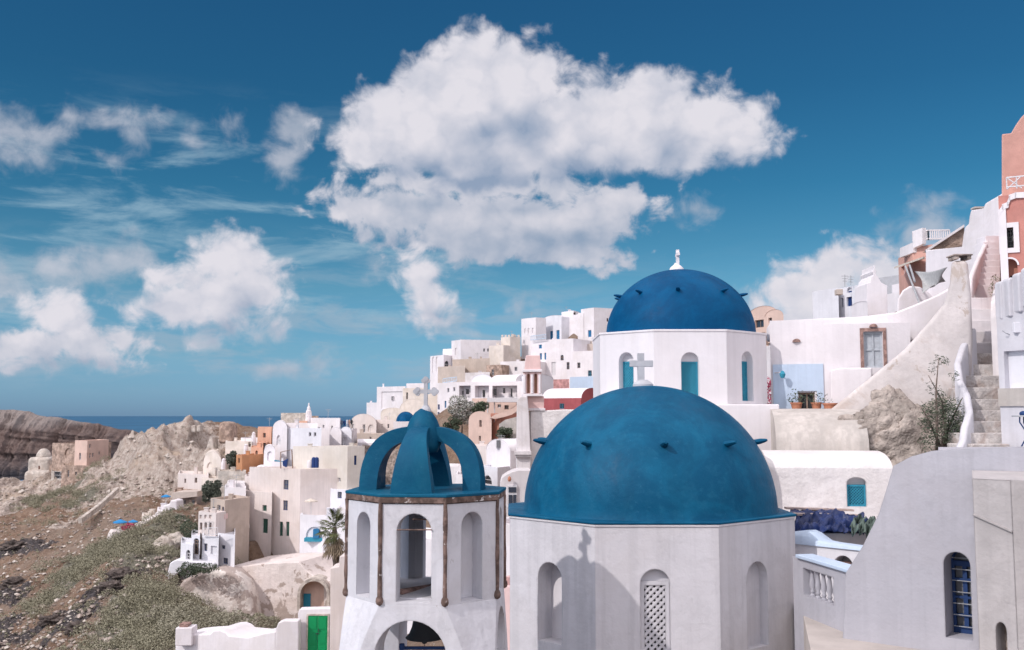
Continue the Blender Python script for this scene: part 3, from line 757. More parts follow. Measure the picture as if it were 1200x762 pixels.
# going clockwise seen from the front: index -1 is the left diagonal, 0 the front, 1 the right diagonal
specs = {0: (464.6, 602, 505.5, 706), 1: (540.7, 600, 565, 704), 7: (418, 600, 433.5, 699)}
mb = MB(); inner = MB(); nb = []
def uvs(a, b, s):
    x0, y0, x1, y1 = s; ym = (y0 + y1) / 2; xm = (x0 + x1) / 2
    return (pix_on(x0, ym, a, b)[0], pix_on(xm, y1, a, b)[1], pix_on(x1, ym, a, b)[0], pix_on(xm, y0, a, b)[1], 1.0)
for k in range(8):
    a, b = OV[k], OV[(k+1) % 8]; L = (b - a).length; hs = []
    if k in specs: hs = [uvs(a, b, specs[k])]
    elif k in (4, 5, 3): q = uvs(OV[0], OV[1], specs[0]); hs = [(L*0.25, q[1], L*0.75, q[3], 1.0)]
    else: q = uvs(OV[0], OV[1], specs[0]); hs = [(L*0.3, q[1], L*0.7, q[3], 1.0)]
    W = facade(mb, a, b, z2T, z1T, hs, 0.30)
    if k in (0, 4, 5): 
        c, e = IV[k], IV[(k+1) % 8]; dl = ((a - b).length - (c - e).length) / 2
        facade(inner, c, e, z2T, z1T, [(h[0] - dl, h[1], h[2] - dl, h[3], 1.0) for h in hs], 0, reveal=False)
    else:
        inner.quad(*[(p.x, p.y, z) for p, z in ((IV[k], z2T), (IV[(k+1) % 8], z2T), (IV[(k+1) % 8], z1T), (IV[k], z1T))])
        for h in hs: nb.append([W(x, y, 0.295) for x, y in [(h[0], h[1])] + arc_pts(h[0], h[2], h[3]) + [(h[2], h[1])]])
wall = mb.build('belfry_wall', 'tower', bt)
inner.build('belfry_inner_wall', 'tower', bt)
for q in nb: m2 = MB(); m2.poly(q); m2.build('niche_back', 'tower', bt)
m2 = MB(); m2.prism([octv(Rv - 0.295, k) for k in range(8)], z2T + 0.02, z2T + 0.07); m2.build('belfry_floor', 'tower', bt)
m2 = MB(); m2.prism([octv(Rv - 0.01, k) for k in range(8)], z1T, z1T + 0.02); m2.prism([octv(Rv + 0.035, k) for k in range(8)], z1T + 0.02, z1T + 0.11); m2.build('cornice', 'rust', bt)
m2 = MB(); m2.prism([octv(Rv + 0.045, k) for k in range(8)], z1T + 0.11, zL); m2.build('ledge', 'rib', bt, bevel=0.012)
for k in range(8):
    v = octv(Rv + 0.005, k); r_ = random.Random(k)
    m2 = MB(); pts = [(v.x + r_.uniform(-.004, .004), v.y + r_.uniform(-.004, .004), z1T + 0.02 - (z1T - z2T - 0.05) * t / 9) for t in range(10)]
    m2.tube(pts, [0.036 + r_.uniform(-.006, .006) for _ in pts], 8); m2.lathe([(0.02, -0.08), (0.05, -0.06), (0.064, -0.02), (0.058, 0.03), (0.036, 0.07)], (v.x, v.y, pts[-1][2]), 10)
    m2.build('colonette', 'rust', bt, smooth=True, auto=60)
# lower stage: octagon widening into a square, pierced by arches
mb = MB(); lv = []
ez = Vector((cos(ph0), sin(ph0), 0)); ex = Vector((-sin(ph0), cos(ph0), 0))
for d in (0, .15, .3, .45, .6, .8, 1.0, 1.25, 1.5, 1.9, 2.4, 7.0):
    A = aT + 0.02 * min(d, 2); w = min(aT * 0.4142 + 0.5 * min(d, 1.9) - 0.10 * min(d, 1.9) ** 2, A * 0.93)
    ring = []
    for sx, sy in ((-w, A), (w, A), (A, w), (A, -w), (w, -A), (-w, -A), (-A, -w), (-A, w)):
        p = Vector((cxT, cyT, z2T - d)) + ex * sx + ez * sy; ring.append(p)
    lv.append(ring)
n = 8; vs = [v for r_ in lv for v in r_]; fs = [tuple(range(8)), tuple(range((len(lv)-1)*8, len(lv)*8))[::-1]]
for i in range(len(lv) - 1):
    for k in range(8): fs.append((i*8+k, (i+1)*8+k, (i+1)*8+(k+1) % 8, i*8+(k+1) % 8))
mb.add(vs, fs); low = mb.build('arched_base', 'tower', bt)
zc_ = P(497, 729, 16.5).z; RA = 0.60; cut = []
for axis in (0, 1):
    m2 = MB(); e1, e2 = (ex, ez) if axis == 0 else (ez, ex)
    out = [(-RA, -6.0)] + [(-RA * cos(pi*k/18), -RA + RA * sin(pi*k/18)) for k in range(19)] + [(RA, -6.0)]
    sh = Vector((-0.02, 0, 0)) if axis == 0 else Vector((0, 0, 0.004))
    a_ = [Vector((cxT, cyT, zc_)) + sh + e1 * x + Vector((0, 0, y)) - e2 * 3 for x, y in out]; b_ = [v + e2 * 6 for v in a_]
    nn = len(a_); m2.add(a_ + b_, [tuple(range(nn)), tuple(range(nn, 2*nn))[::-1]] + [(i, (i+1) % nn, nn+(i+1) % nn, nn+i) for i in range(nn)])
    cut.append(m2.build('cutter', 'tower'))
for p in low.data.polygons: p.use_smooth = False
# cutters live in world space, the base in its parent's frame
boolean(low, cut)
# ribs of the crown
cxK = P(496, 540, cyT).x; crown = thing('crown', 'x', 'x'); crown.location = (0, 0, 0)
del crown['label']; del crown['category']; crown.parent = bt
crown.location = (0, 0, zL - (ZC - 10))
crown.location.x = cxK - cxT
def sup(r, z, t, n=2.7): return (r * abs(cos(t)) ** (2 / n), z * abs(sin(t)) ** (2 / n))
for q in range(4):
    a = ph0 + radians(90 * q); d = Vector((cos(a), sin(a), 0)); s = Vector((-sin(a), cos(a), 0)); C0 = Vector((cxK, cyT, zL - 0.004))
    rings = []; K = 22
    for i in range(K + 1):
        t = pi/2 * i / K * 0.985
        ro, zo = sup(1.075, 1.10, t); ri, zi = sup(0.76, 0.87, t)
        hw = 0.355 - 0.20 * (zo / 1.1) ** 1.3
        row = []
        for (rr, zz, f) in ((ro, zo, -1), (ro + 0.02, zo + 0.006, -0.5), (ro + 0.028, zo + 0.01, 0), (ro + 0.02, zo + 0.006, 0.5), (ro, zo, 1), (ri, zi, 1), (ri, zi, -1)):
            row.append(C0 + d * rr + s * hw * f + Vector((0, 0, zz)))
        rings.append(row)
    m2 = MB(); vs = [v for r_ in rings for v in r_]; fs = [tuple(range(7))[::-1], tuple(range(K*7, K*7+7))]
    for i in range(K):
        for k in range(7): fs.append((i*7+k, i*7+(k+1) % 7, (i+1)*7+(k+1) % 7, (i+1)*7+k))
    m2.add(vs, fs); m2.build('rib', 'rib', crown, smooth=True, auto=35)
pxm = cyT / F
m2 = MB(); zc0 = P(496, 530, cyT).z
m2.lathe([(0.001, 0), (17*pxm, 0), (21*pxm, 10*pxm), (21.2*pxm, 20*pxm), (19.2*pxm, 29*pxm), (15.7*pxm, 38*pxm), (10*pxm, 46*pxm), (4*pxm, 50.3*pxm), (0.001, 50.8*pxm)], (cxK, cyT, zc0), 40)
m2.build('crown_cap', 'rib', crown, smooth=True)
m2 = MB()
def P2(x, y): q = P(x, y, cyT); return q.x, q.z
def bx(x0, y0, x1, y1, th):
    a, b = P2(x0, y1); c, e = P2(x1, y0); m2.box(a, cyT - th, b, c, cyT + th, e)
def disc(x, y, r, th):
    a, b = P2(x, y); r *= pxm; n = 20
    f_ = [(a + r * cos(2*pi*k/n), cyT - th, b + r * sin(2*pi*k/n)) for k in range(n)]; g_ = [(v[0], cyT + th, v[2]) for v in f_]
    m2.add(f_ + g_, [tuple(range(n)), tuple(range(n, 2*n))[::-1]] + [(i, (i+1) % n, n+(i+1) % n, n+i) for i in range(n)])
bx(496.7, 447, 501.3, 481, 0.050); bx(490, 456.6, 508.5, 461.2, 0.047)
for (x, y, dx, dy) in ((499, 446.5, 0, -1), (489.5, 459, -1, 0), (508.8, 459, 1, 0)):
    disc(x + dx * 2.2, y + dy * 2.2, 3.0, 0.053); disc(x + dy * 2.4, y + dx * 2.4, 2.7, 0.056); disc(x - dy * 2.4, y - dx * 2.4, 2.7, 0.044)
q = P(499, 481, cyT); m2.lathe([(0.10, -0.03), (0.085, 0.03), (0.05, 0.09)], (q.x, cyT, q.z), 12)
m2.build('cross', 'grey', crown)
# iron ties and beam in the belfry
m2 = MB(); m2.tube([P(465, 621, 16.55), P(506, 621, 16.55)], 0.012, 6); m2.tube([P(484, 608.7, 16.6), P(500, 608.7, 16.9)], 0.014, 6); m2.build('tie_bar', 'rust', bt)
m2 = MB(); m2.tube([P(470, 694, 17.2), P(506, 688, 18.2)], 0.055, 6); m2.build('beam', 'redstone', bt)
# bell
bl = thing('bell', 'dark bronze bell hanging in the arched base of the white bell tower', 'bell', P(497.5, 748, 17.9))
b0 = P(497.5, 747, 17.9)
m2 = MB(); m2.lathe([(0.0, 0.46), (0.07, 0.455), (0.16, 0.40), (0.20, 0.30), (0.225, 0.18), (0.27, 0.07), (0.335, 0.0), (0.325, -0.012), (0.29, 0.0), (0.20, 0.10)], b0, 36); m2.build('bell_body', 'bell', bl, smooth=True, auto=50)
m2 = MB(); m2.tube([b0 + Vector((0, 0, 0.3)), b0 + Vector((0, 0, -0.03))], 0.018, 6); m2.lathe([(0.001, -0.12), (0.04, -0.10), (0.06, -0.06), (0.03, -0.01), (0.018, 0.02)], b0, 12); m2.build('clapper', 'bell', bl, smooth=True)
m2 = MB(); m2.tube([b0 + Vector((0, 0, -0.1)), b0 + Vector((0.01, 0, -0.5))], 0.007, 5); m2.build('bell_rope', 'wood', bl)
m2 = MB(); m2.tube([b0 + Vector((0, 0, 0.44)), b0 + Vector((0, 0, 0.62))], 0.02, 6); m2.build('hanger', 'bell', bl)
m2 = MB(); m2.tube([P(468, 759.5, 17.6), P(528, 759.5, 17.6)], 0.03, 8); m2.lathe([(0.045, -0.05), (0.05, 0), (0.045, 0.05)], P(471, 758, 17.55), 10)
o = m2.build('crossbar', 'bluebar', None, loc=P(498, 759.5, 17.6)); o.parent = None
tag(o, 'dark blue iron bar running across the arch just under the bell', 'bar')
CTRL += [(cxT, cyT, ZC - 7.5), (cxT - 2, cyT, ZC - 9), (cxT + 2, cyT + 2, ZC - 7.5)]
# ================================================================== right side: terrace, retaining wall, stairs, houses
def obox(mb, a, b, d, z0, z1):
    """box standing on the plan segment a->b, thickness d away from the camera"""
    dd = (b - a).normalized(); n = Vector((-dd.y, dd.x, 0)) * d
    q = [a, b, b + n, a + n]; mb.hexa([(p.x, p.y, z0) for p in q], [(p.x, p.y, z1) for p in q])
# --- terrace floor 
zf = P(970, 738, 19.0).z
mb = MB(); mb.prism([(6.3, 24), (5.86, 20.5), (5.14, 17.6), (4.0, 13.4), (16, 13.4), (16, 24)][::-1], zf - 3.5, zf)
struct(mb.build('terrace_floor', 'floor', loc=(8, 15, zf), bevel=0.02))
# --- big foreground wall with an arched window (plane at Y = 18.2)
Yw = 18.2
out = [(991, 672), (1011, 640), (1030, 602), (1040, 570), (1047, 546), (1068, 535), (1092, 528.5), (1120, 526.5), (1230, 523), (1450, 527), (1450, 860), (985, 800), (989, 720)]
PA_, PB_ = Vat(985, 18.3, 650), Vat(1230, 16.2, 650)
wl = thing('retaining_wall', 'big smooth whitewashed wall with a slanting left edge and one blue arched window', 'wall', (P(1090, 600, Yw).x, Yw + .3, zf))
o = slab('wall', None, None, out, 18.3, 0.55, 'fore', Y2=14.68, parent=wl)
a, b = Vat(990, Yw, 650), Vat(1230, Yw, 650)
W0 = Vector((P(1108, 700, Yw).x, Yw, 0))
dP = (PB_ - PA_).normalized(); nP = Vector((dP.y, -dP.x, 0))
x0, x1 = pix_on(1107.5, 700, PA_, PB_)[0], pix_on(1139, 700, PA_, PB_)[0]; v0, v1 = pix_on(1123, 748, PA_, PB_)[1], pix_on(1123, 647, PA_, PB_)[1]
def Wf(u, v, k=0.0): q = PA_ + dP * u - nP * k; return Vector((q.x, q.y, v))
m2 = MB(); outl = [(x0, v0)] + arc_pts(x0, x1, v1, 14) + [(x1, v0)]
A_ = [Wf(u, v, -0.3) for u, v in outl]; B_ = [Wf(u, v, 1.0) for u, v in outl]; n = len(A_)
m2.add(A_ + B_, [tuple(range(n)), tuple(range(n, 2*n))[::-1]] + [(i, (i+1) % n, n+(i+1) % n, n+i) for i in range(n)])
boolean(o, [m2.build('cutter', 'fore2')])
wn = MB(); wn.poly([Wf(u, v, 0.54) for u, v in outl]); 
win = wn.build('window', 'greyglass', wl)
m2 = MB(); t = 0.05; k0, k1 = 0.45, 0.52; sp = v1 - (x1 - x0) / 2
def bar(u0, b0, u1, b1, k0=k0, k1=k1): m2.hexa([Wf(u0, b0, k0), Wf(u1, b0, k0), Wf(u1, b0, k1), Wf(u0, b0, k1)], [Wf(u0, b1, k0), Wf(u1, b1, k0), Wf(u1, b1, k1), Wf(u0, b1, k1)])
bar(x0, v0, x0 + t, sp); bar(x1 - t, v0, x1, sp); bar(x0 + t, v0, x1 - t, v0 + t * 2.4); bar(x0 + t, sp - 0.08, x1 - t, sp + 0.01)
um = (x0 + x1) / 2; bar(um - 0.035, v0 + t * 2.4, um + 0.035, sp - 0.08)
for q in (0.25, 0.5, 0.75): z = v0 + (sp - v0) * q; bar(x0 + t, z - 0.02, um - 0.035, z + 0.02); bar(um + 0.035, z - 0.02, x1 - t, z + 0.02)
ap = arc_pts(x0, x1, v1, 14); ai = [(um + (u - um) * 0.84, sp + (v - sp) * 0.84) for u, v in ap]
for j in range(14):
    m2.hexa([Wf(*ap[j], k0), Wf(*ap[j+1], k0), Wf(*ap[j+1], k1), Wf(*ap[j], k1)], [Wf(*ai[j], k0), Wf(*ai[j+1], k0), Wf(*ai[j+1], k1), Wf(*ai[j], k1)])
m2.build('window_frame', 'bluebar', win)
m2 = MB()
for q in range(7): z = v0 + 0.12 + (sp - v0) * q / 6.3; m2.tube([Wf(x0 + .02, z, 0.40), Wf(x1 - .02, z, 0.40)], 0.009, 5)
m2.build('window_bar', 'steel', win)
# --- receding wall with balustrade (left of the big wall)
bal = thing('balustrade_wall', 'white wall with a slanting coping over a row of small turned balusters', 'wall', (P(965, 700, 19.3).x, 19.5, zf))
a, b = Vat(930, 20.7, 700), Vat(1007, 18.21, 700)
def onw(px, py): return pix_on(px, py, a, b)
zc0 = onw(965, 661)[1] - 0.02
h = (onw(941.5, 690)[0], onw(958, 703)[1], onw(977, 690)[0], onw(958, 671)[1])
mb = MB(); W = facade(mb, a, b, zf - 1, zc0, [h], 0.22); 
bk = MB(); L = (b - a).length; bk.quad(W(0, zf - 1, 0.22), W(0, zc0, 0.22), W(h[0], zc0, 0.22), W(h[0], zf - 1, 0.22)); bk.quad(W(h[2], zf - 1, 0.22), W(h[2], zc0, 0.22), W(L, zc0, 0.22), W(L, zf - 1, 0.22)); bk.quad(W(h[0], zf-1, .22), W(h[0], h[1], .22), W(h[2], h[1], .22), W(h[2], zf-1, .22)); bk.quad(W(h[0], h[3], .22), W(h[0], zc0, .22), W(h[2], zc0, .22), W(h[2], h[3], .22))
mb.v += []; off = len(mb.v); mb.v += bk.v; mb.f += [[i + off for i in f] for f in bk.f]; mb.mi += bk.mi
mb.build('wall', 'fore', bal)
m2 = MB(); m2.hexa([W(0.25, zc0, -0.07), W(L, zc0, -0.07), W(L, zc0, 0.32), W(0.25, zc0, 0.32)], [W(0.25, zc0 + .07, -0.07), W(L, zc0 + .07, -0.07), W(L, zc0 + .07, 0.32), W(0.25, zc0 + .07, 0.32)]); m2.build('coping', 'skyblue', bal, bevel=0.015)
hb = h[3] - h[1]
for k in range(5):
    u = h[0] + (h[2] - h[0]) * (k + 0.75) / 5.3; q = W(u, h[1], 0.11)
    m2 = MB(); m2.lathe([(0.001, 0), (0.055, 0), (0.055, 0.04*hb), (0.03, 0.10*hb), (0.05, 0.17*hb), (0.03, 0.24*hb), (0.062, 0.40*hb), (0.05, 0.6*hb), (0.033, 0.85*hb), (0.05, 0.93*hb), (0.055, hb), (0.001, hb)], q, 12)
    m2.build('baluster', 'fore', bal, smooth=True, auto=50)
# --- wall behind it with light blue humped coping and small arched niche
a2, b2 = Vat(925, 22.6, 680), Vat(1020, 21.2, 680)
pw = thing('parapet_wall', 'white wall with pale blue wavy top and a small arched niche holding bricks', 'wall', (P(965, 700, 22).x, 22, zf))
def on2(px, py): return pix_on(px, py, a2, b2)
mb = MB(); h = (on2(977, 660)[0], on2(988, 668)[1], on2(1000, 660)[0], on2(988, 651)[1], 1.0); zt2 = on2(965, 639)[1]
W = facade(mb, a2, b2, zf - 1, zt2, [h], 0.35); mb.build('wall', 'coolwhite', pw)
m2 = MB(); m2.poly([W(x, y, .345) for x, y in [(h[0], h[1])] + arc_pts(h[0], h[2], h[3]) + [(h[2], h[1])]]); m2.build('niche_back', 'fore2', pw)
m2 = MB(); L = (b2 - a2).length; K = 24; rows = []
for i in range(K + 1):
    u = L * i / K; px_ = 925 + 95 * i / K
    top = {0: 624, 20: 622, 30: 627, 36: 634, 50: 637, 80: 641, 95: 642}
    ks = sorted(top); xx_ = px_ - 925; j = max(q for q in range(len(ks) - 1) if ks[q] <= xx_); t_ = (xx_ - ks[j]) / (ks[j+1] - ks[j]); py_ = top[ks[j]] * (1 - t_) + top[ks[j+1]] * t_
    zt_ = on2(px_, py_)[1]
    rows.append([W(u, zt2 - 0.03, -0.05), W(u, zt2 + (zt_ - zt2) * 0.55, -0.03), W(u, zt_, 0.16), W(u, zt_ - 0.02, 0.5), W(u, zt2 - .03, 0.8)])
m2.add([v for r_ in rows for v in r_], [(i*5+k, (i+1)*5+k, (i+1)*5+k+1, i*5+k+1) for i in range(K) for k in range(4)])
m2.build('coping', 'skyblue', pw, smooth=True)
m2 = MB(); q = W(h[0] + 0.12, h[1], 0.12); 
for k in range(2): m2.box(q[0] - 0.09 + .005*k, q[1] - 0.02, h[1] + 0.003 + 0.075 * k, q[0] + 0.20 - .01*k, q[1] + 0.10, h[1] + 0.075 + 0.075 * k)
tag(m2.build('brick', 'redstone', loc=q), 'reddish bricks lying in the small arched niche', 'bricks')
# --- tarps and planks
def cloth(name, label, rows, mat, seed, amp=0.1, cat='tarpaulin'):
    """rows: front/back edges as (px0, px1, py, Y)"""
    r_ = random.Random(seed); NU, NV = 40, len(rows) * 7
    vs = []
    for j in range(NV + 1):
        t = j / NV * (len(rows) - 1); k = min(int(t), len(rows) - 2); f = t - k
        R = [rows[k][q] * (1 - f) + rows[k+1][q] * f for q in range(4)]
        for i in range(NU + 1):
            s = i / NU; px_ = R[0] + (R[1] - R[0]) * s
            from mathutils import noise as MN
            fold = amp * (2.0 * MN.noise(Vector((s * 7, j * .22, seed))) + 1.3 * (.5 - abs(MN.noise(Vector((s * 13 + j * .25, j * .3, seed + 5)))) * 1.6) + .15 * MN.noise(Vector((s * 40, j * 1.1, seed + 9))))
            q = P(px_, R[2], R[3]); vs.append((q.x, q.y - fold * .6, q.z + fold * (0.9 if 0 < j < NV else 0.5)))
    mb = MB(); w = NU + 1; mb.add(vs, [(j*w+i, j*w+i+1, (j+1)*w+i+1, (j+1)*w+i) for j in range(NV) for i in range(NU)])
    o = mb.build(name, mat, loc=vs[len(vs)//2], smooth=True); sd = o.modifiers.new('s', 'SOLIDIFY'); sd.thickness = 0.01
    return tag(o, label, cat)
MT['tarp'] = flat('blue tarpaulin', (0.012, 0.028, 0.115), 0.45, 0.3, 3.0)
cloth('tarpaulin', 'crumpled dark blue tarpaulin slumped behind the pale blue wavy coping', [(931, 1012, 624, 22.7), (931, 1020, 612, 23.4), (934, 1000, 604, 24.2)], 'tarp', 2, 0.13)
cloth('tarpaulin', 'thin strip of blue tarpaulin showing between two long planks', [(926, 984, 601.5, 24.6), (926, 982, 597.5, 25.4)], 'tarp', 5, 0.04)
MT['greentarp'] = flat('grey green tarpaulin', (0.10, 0.14, 0.12), 0.6, 0.4, 4.0)
cloth('tarpaulin', 'small grey green bundle of cloth at the right end of the dark tarpaulin', [(998, 1026, 626, 22.2), (996, 1030, 616, 22.8), (1004, 1022, 611, 23.2)], 'greentarp', 9, 0.12)
for i, (x0_, y0_, x1_, y1_, Y_) in enumerate(((924, 604, 1010, 606, 24.0), (922, 597, 1001, 599.5, 25.2))):
    m2 = MB(); p, q = P(x0_, y0_, Y_), P(x1_, y1_, Y_); m2.hexa([p, q, q + Vector((0, .25, 0)), p + Vector((0, .25, 0))], [v + Vector((0, 0, .045)) for v in (p, q, q + Vector((0, .25, 0)), p + Vector((0, .25, 0)))])
    tag(m2.build('plank', 'plank', loc=p), ('lower long plank lying just above the dark blue tarpaulin', 'upper long plank lying above the thin blue tarpaulin strip')[i], 'plank')
mb = MB(); mb.box(P(925, 625, 22.9).x, 22.95, zf - 1, P(1046, 625, 22.9).x + 2.5, 27, P(960, 622, 23.4).z)
tag(mb.build('flat_roof', 'white2', loc=(P(970, 625, 23).x, 25, zf), bevel=0.03), 'low flat whitewashed roof on which the blue tarpaulins lie', 'roof')
# --- white lumpy vault with blue lattice window (runs left-right), Y 27.5
def xvault(name, label, x0, x1, Yf, depth, py_spring, py_top, mat, wins=(), below=4.0, tilt=0.0, group=None, endmat=None, n=16, pw=1.0):
    a, b = Vat(x0, Yf, py_spring), Vat(x1, Yf + tilt, py_spring); zs = P(x0, py_spring, Yf).z
    dd = (b - a).normalized(); nin = Vector((-dd.y, dd.x, 0))
    # ridge height seen at depth/2 -> solve from py_top at the tangent; use ridge
    zt = P(x0, py_top, Yf + depth * 0.42).z; R = zt - zs
    root = thing(name, label, 'building', (a.x, a.y, zs - below), group)
    mb = MB(); hs = []
    for w in wins: hs.append((pix_on(w[0], (w[1]+w[3])/2, a, b)[0], pix_on((w[0]+w[2])/2, w[3], a, b)[1], pix_on(w[2], (w[1]+w[3])/2, a, b)[0], pix_on((w[0]+w[2])/2, w[1], a, b)[1], w[4]))
    zw = zs
    W = facade(mb, a, b, zs - below, zw, hs, 0.3)
    bb = b + nin * depth; aa = a + nin * depth
    mb.quad(*[(p.x, p.y, z) for p, z in ((bb, zs - below), (aa, zs - below), (aa, zs), (bb, zs))])
    arc = []
    for k in range(n + 1):
        t = pi * k / n; c_ = -cos(t); s_ = sin(t) ** pw; arc.append((depth * (0.5 + 0.5 * c_), zs + R * s_))
    A = [a + nin * u + Vector((0, 0, z)) for u, z in arc]; B = [b + nin * u + Vector((0, 0, z)) for u, z in arc]
    for p, S in ((a, A), (b, B)): mb.poly([(p.x, p.y, zs - below)] + S + [((p + nin*depth).x, (p + nin*depth).y, zs - below)])
    m = mb.build('wall', mat, root)
    rb = MB(); K = 12
    for k in range(n):
        for j in range(K):
            f, g = j / K, (j + 1) / K
            rb.quad(A[k].lerp(B[k], f), A[k].lerp(B[k], g), A[k+1].lerp(B[k+1], g), A[k+1].lerp(B[k+1], f))
    rf = rb.build('roof', endmat or mat, root, smooth=True)
    CTRL.extend([(a.x, a.y, zs - below + 1), (b.x, b.y, zs - below + 1), (aa.x, aa.y, zs - below + 1), (bb.x, bb.y, zs - below + 1)])
    return root, W, hs
root, W, hs = xvault('vaulted_house', 'lumpy whitewashed vaulted house with one small blue lattice window', 868, 1046, 27.0, 3.6, 548, 528, 'lumpy', [(992.5, 559.5, 1015.5, 594, 0.6)], below=4.2, tilt=-0.6)
u0, v0_, u1, v1_, _ = hs[0]; vt = v0_ + (v1_ - v0_) * 0.74
m2 = MB(); rim(m2, W, u0 + .003, v0_, u1 - .003, vt, 0.10, 0.17, 0.05); wn = m2.build('window', 'teal', root)
lattice(W, u0 + .05, v0_ + .05, u1 - .05, vt - .05, 0.12, 0.075, 0.022, 'teal', wn)
m2 = MB(); m2.quad(W(u0, v0_, .295), W(u1, v0_, .295), W(u1, vt, .295), W(u0, vt, .295)); m2.build('dark_opening', 'navy', wn)
m2 = MB(); m2.poly([W(u0, vt, .2)] + [W(a_, b_, .2) for a_, b_ in arc_pts(u0, u1, v1_, 10, (u1-u0)/2*.6)] + [W(u1, vt, .2)]); m2.build('lunette', 'white2', root)
xvault('roof_vault', 'low grey white vault end between the lumpy vault and the rock', 985, 1049, 28.5, 3.0, 556, 532, 'white2', below=3.0, endmat='greyroof')
xvault('roof_vault', 'broad weathered grey vault directly right of the rear church base', 910, 1019, 31.5, 4.6, 532, 479, 'greyroof', below=3.0, tilt=-0.5, pw=0.8)
# --- rock and stained diagonal stair wall (Y about 33)
sw = slab('stair_wall', 'tall stained plaster wall rising diagonally to a chimney-like pillar beside the stairs', 'wall',
          [(960, 490), (985, 470), (1020, 442), (1060, 409), (1084, 382), (1106, 356), (1113, 332), (1115, 305), (1134, 305), (1138, 345), (1140, 400), (1137, 470), (1135, 560), (1140, 620), (950, 620)], 33.5, 0.8, 'rockplaster', Y2=31.5, bevel=0.14)
mb = MB(); c = P(1124.5, 303, 31.9); mb.box(c.x - .26, c.y - .26, c.z - 0.06, c.x - .14, c.y + .26, c.z + .06); mb.box(c.x + .14, c.y - .26, c.z - .06, c.x + .26, c.y + .26, c.z + .06)
mb.box(c.x - .30, c.y - .30, c.z + .063, c.x + .30, c.y + .30, c.z + .10)
mb.build('chimney_cap', 'stone', sw)
def rock(name, label, c, r, mat, seed, sub=4, amp=0.35, group=None, fr=1.0, cat='rock'):
    bm = bmesh.new(); bmesh.ops.create_icosphere(bm, subdivisions=sub, radius=1.0)
    from mathutils import noise as MN
    for v in bm.verts:
        p = v.co.copy(); q = p * 1.3 * fr + Vector((seed * 3.1, seed * 1.7, 0))
        k = 1 + amp * MN.fractal(q, 0.9, 2.2, 6) + amp * 0.25 * abs(MN.noise(q * 2.3))
        v.co = Vector((p.x * r[0], p.y * r[1], p.z * r[2])) * k
    me = bpy.data.meshes.new(name); bm.to_mesh(me); bm.free(); me.materials.append(MT[mat])
    o = bpy.data.objects.new(name, me); COL.objects.link(o); o.location = c
    for p in me.polygons: p.use_smooth = True
    return tag(o, label, cat, group)
rock('rock_outcrop', 'big rounded tuff outcrop bulging from the foot of the stained stair wall', P(1070, 532, 31.9), (2.4, 0.75, 1.65), 'tuff', 3, 6, 0.34, None, 2.0)
rock('rock_outcrop', 'smaller pale boulder nose on the left of the tuff outcrop', P(1032, 512, 31.8), (0.7, 0.5, 1.0), 'tuff', 5, 5, 0.3, None, 1.3)
rock('rock_outcrop', 'upright knob of tuff near the top of the outcrop by the stained wall', P(1046, 482, 32.2), (0.55, 0.5, 0.75), 'tuff', 8, 5, 0.28, None, 1.3)
# curved parapet along the stairs
def ribbon(name, label, pts, w, mat, cat='wall', drop=1.2, parent=None):
    """low wall following points (px,py,Y) of its top"""
    q = [P(*p) for p in pts]; mb = MB(); n = len(q); L_ = []
    for i, p in enumerate(q):
        d = (q[min(i+1, n-1)] - q[max(i-1, 0)]); d.z = 0; d.normalize(); s = Vector((-d.y, d.x, 0)) * w / 2
        L_.append([p + s + Vector((0, 0, -drop)), p + s + Vector((0,0,-.05)), p + s * .5 , p - s * .5, p - s + Vector((0,0,-.05)), p - s + Vector((0, 0, -drop))])
    mb.add([v for r_ in L_ for v in r_], [(i*6+k, (i+1)*6+k, (i+1)*6+(k+1) % 6, i*6+(k+1) % 6) for i in range(n-1) for k in range(6)] + [tuple(range(6)), tuple(range((n-1)*6, n*6))[::-1]])
    o = mb.build(name, mat, parent, loc=None if parent else q[n//2], smooth=True, auto=60)
    return tag(o, label, cat)
# stairs, lower flight: 13 rough steps climbing away
st = thing('staircase', 'long outdoor flight of rough whitewashed steps climbing between the stained wall and white walls', 'stairs', P(1155, 528, 27.5))
r_ = random.Random(4)
K = 14
# step tops: py falls from 523 at Y 27.5 to 330 at Y 37
zs = [P(1155, 520 - 13.2 * i, 27.5 + 0.62 * i).z for i in range(K + 1)]
stone_steps = MB()
for i in range(K):
    Y0 = 27.5 + 0.62 * i; xl = P(1124, 450, Y0).x; xr = P(1180, 450, Y0).x
    stone_steps = MB(); zz = zs[i]; j = r_.uniform(-.02, .02)
    stone_steps.box(xl, Y0 + j, zs[0] - 2.5 if i == 0 else zs[i-1] - 0.3, xr, Y0 + 0.95, zz + j)
    stone_steps.build('step', 'white2' if i > 8 else 'stepstone', st, bevel=0.03)
CTRL += [(P(1155, 450, 27.5).x, 27.5, zs[0] - 1.5), (P(1155, 450, 36).x, 36, zs[-1] - 1.5)]
ribbon('stair_parapet', 'curving white parapet hugging the left side of the rough steps', [(1140, 385, 32.2), (1128, 405, 31.5), (1122, 425, 30.6), (1125, 445, 29.8), (1133, 462, 29.0), (1136, 482, 28.4), (1130, 500, 28.0), (1128, 515, 27.5), (1122, 527, 27.2)], 0.2, 'shadewhite', drop=2.2)
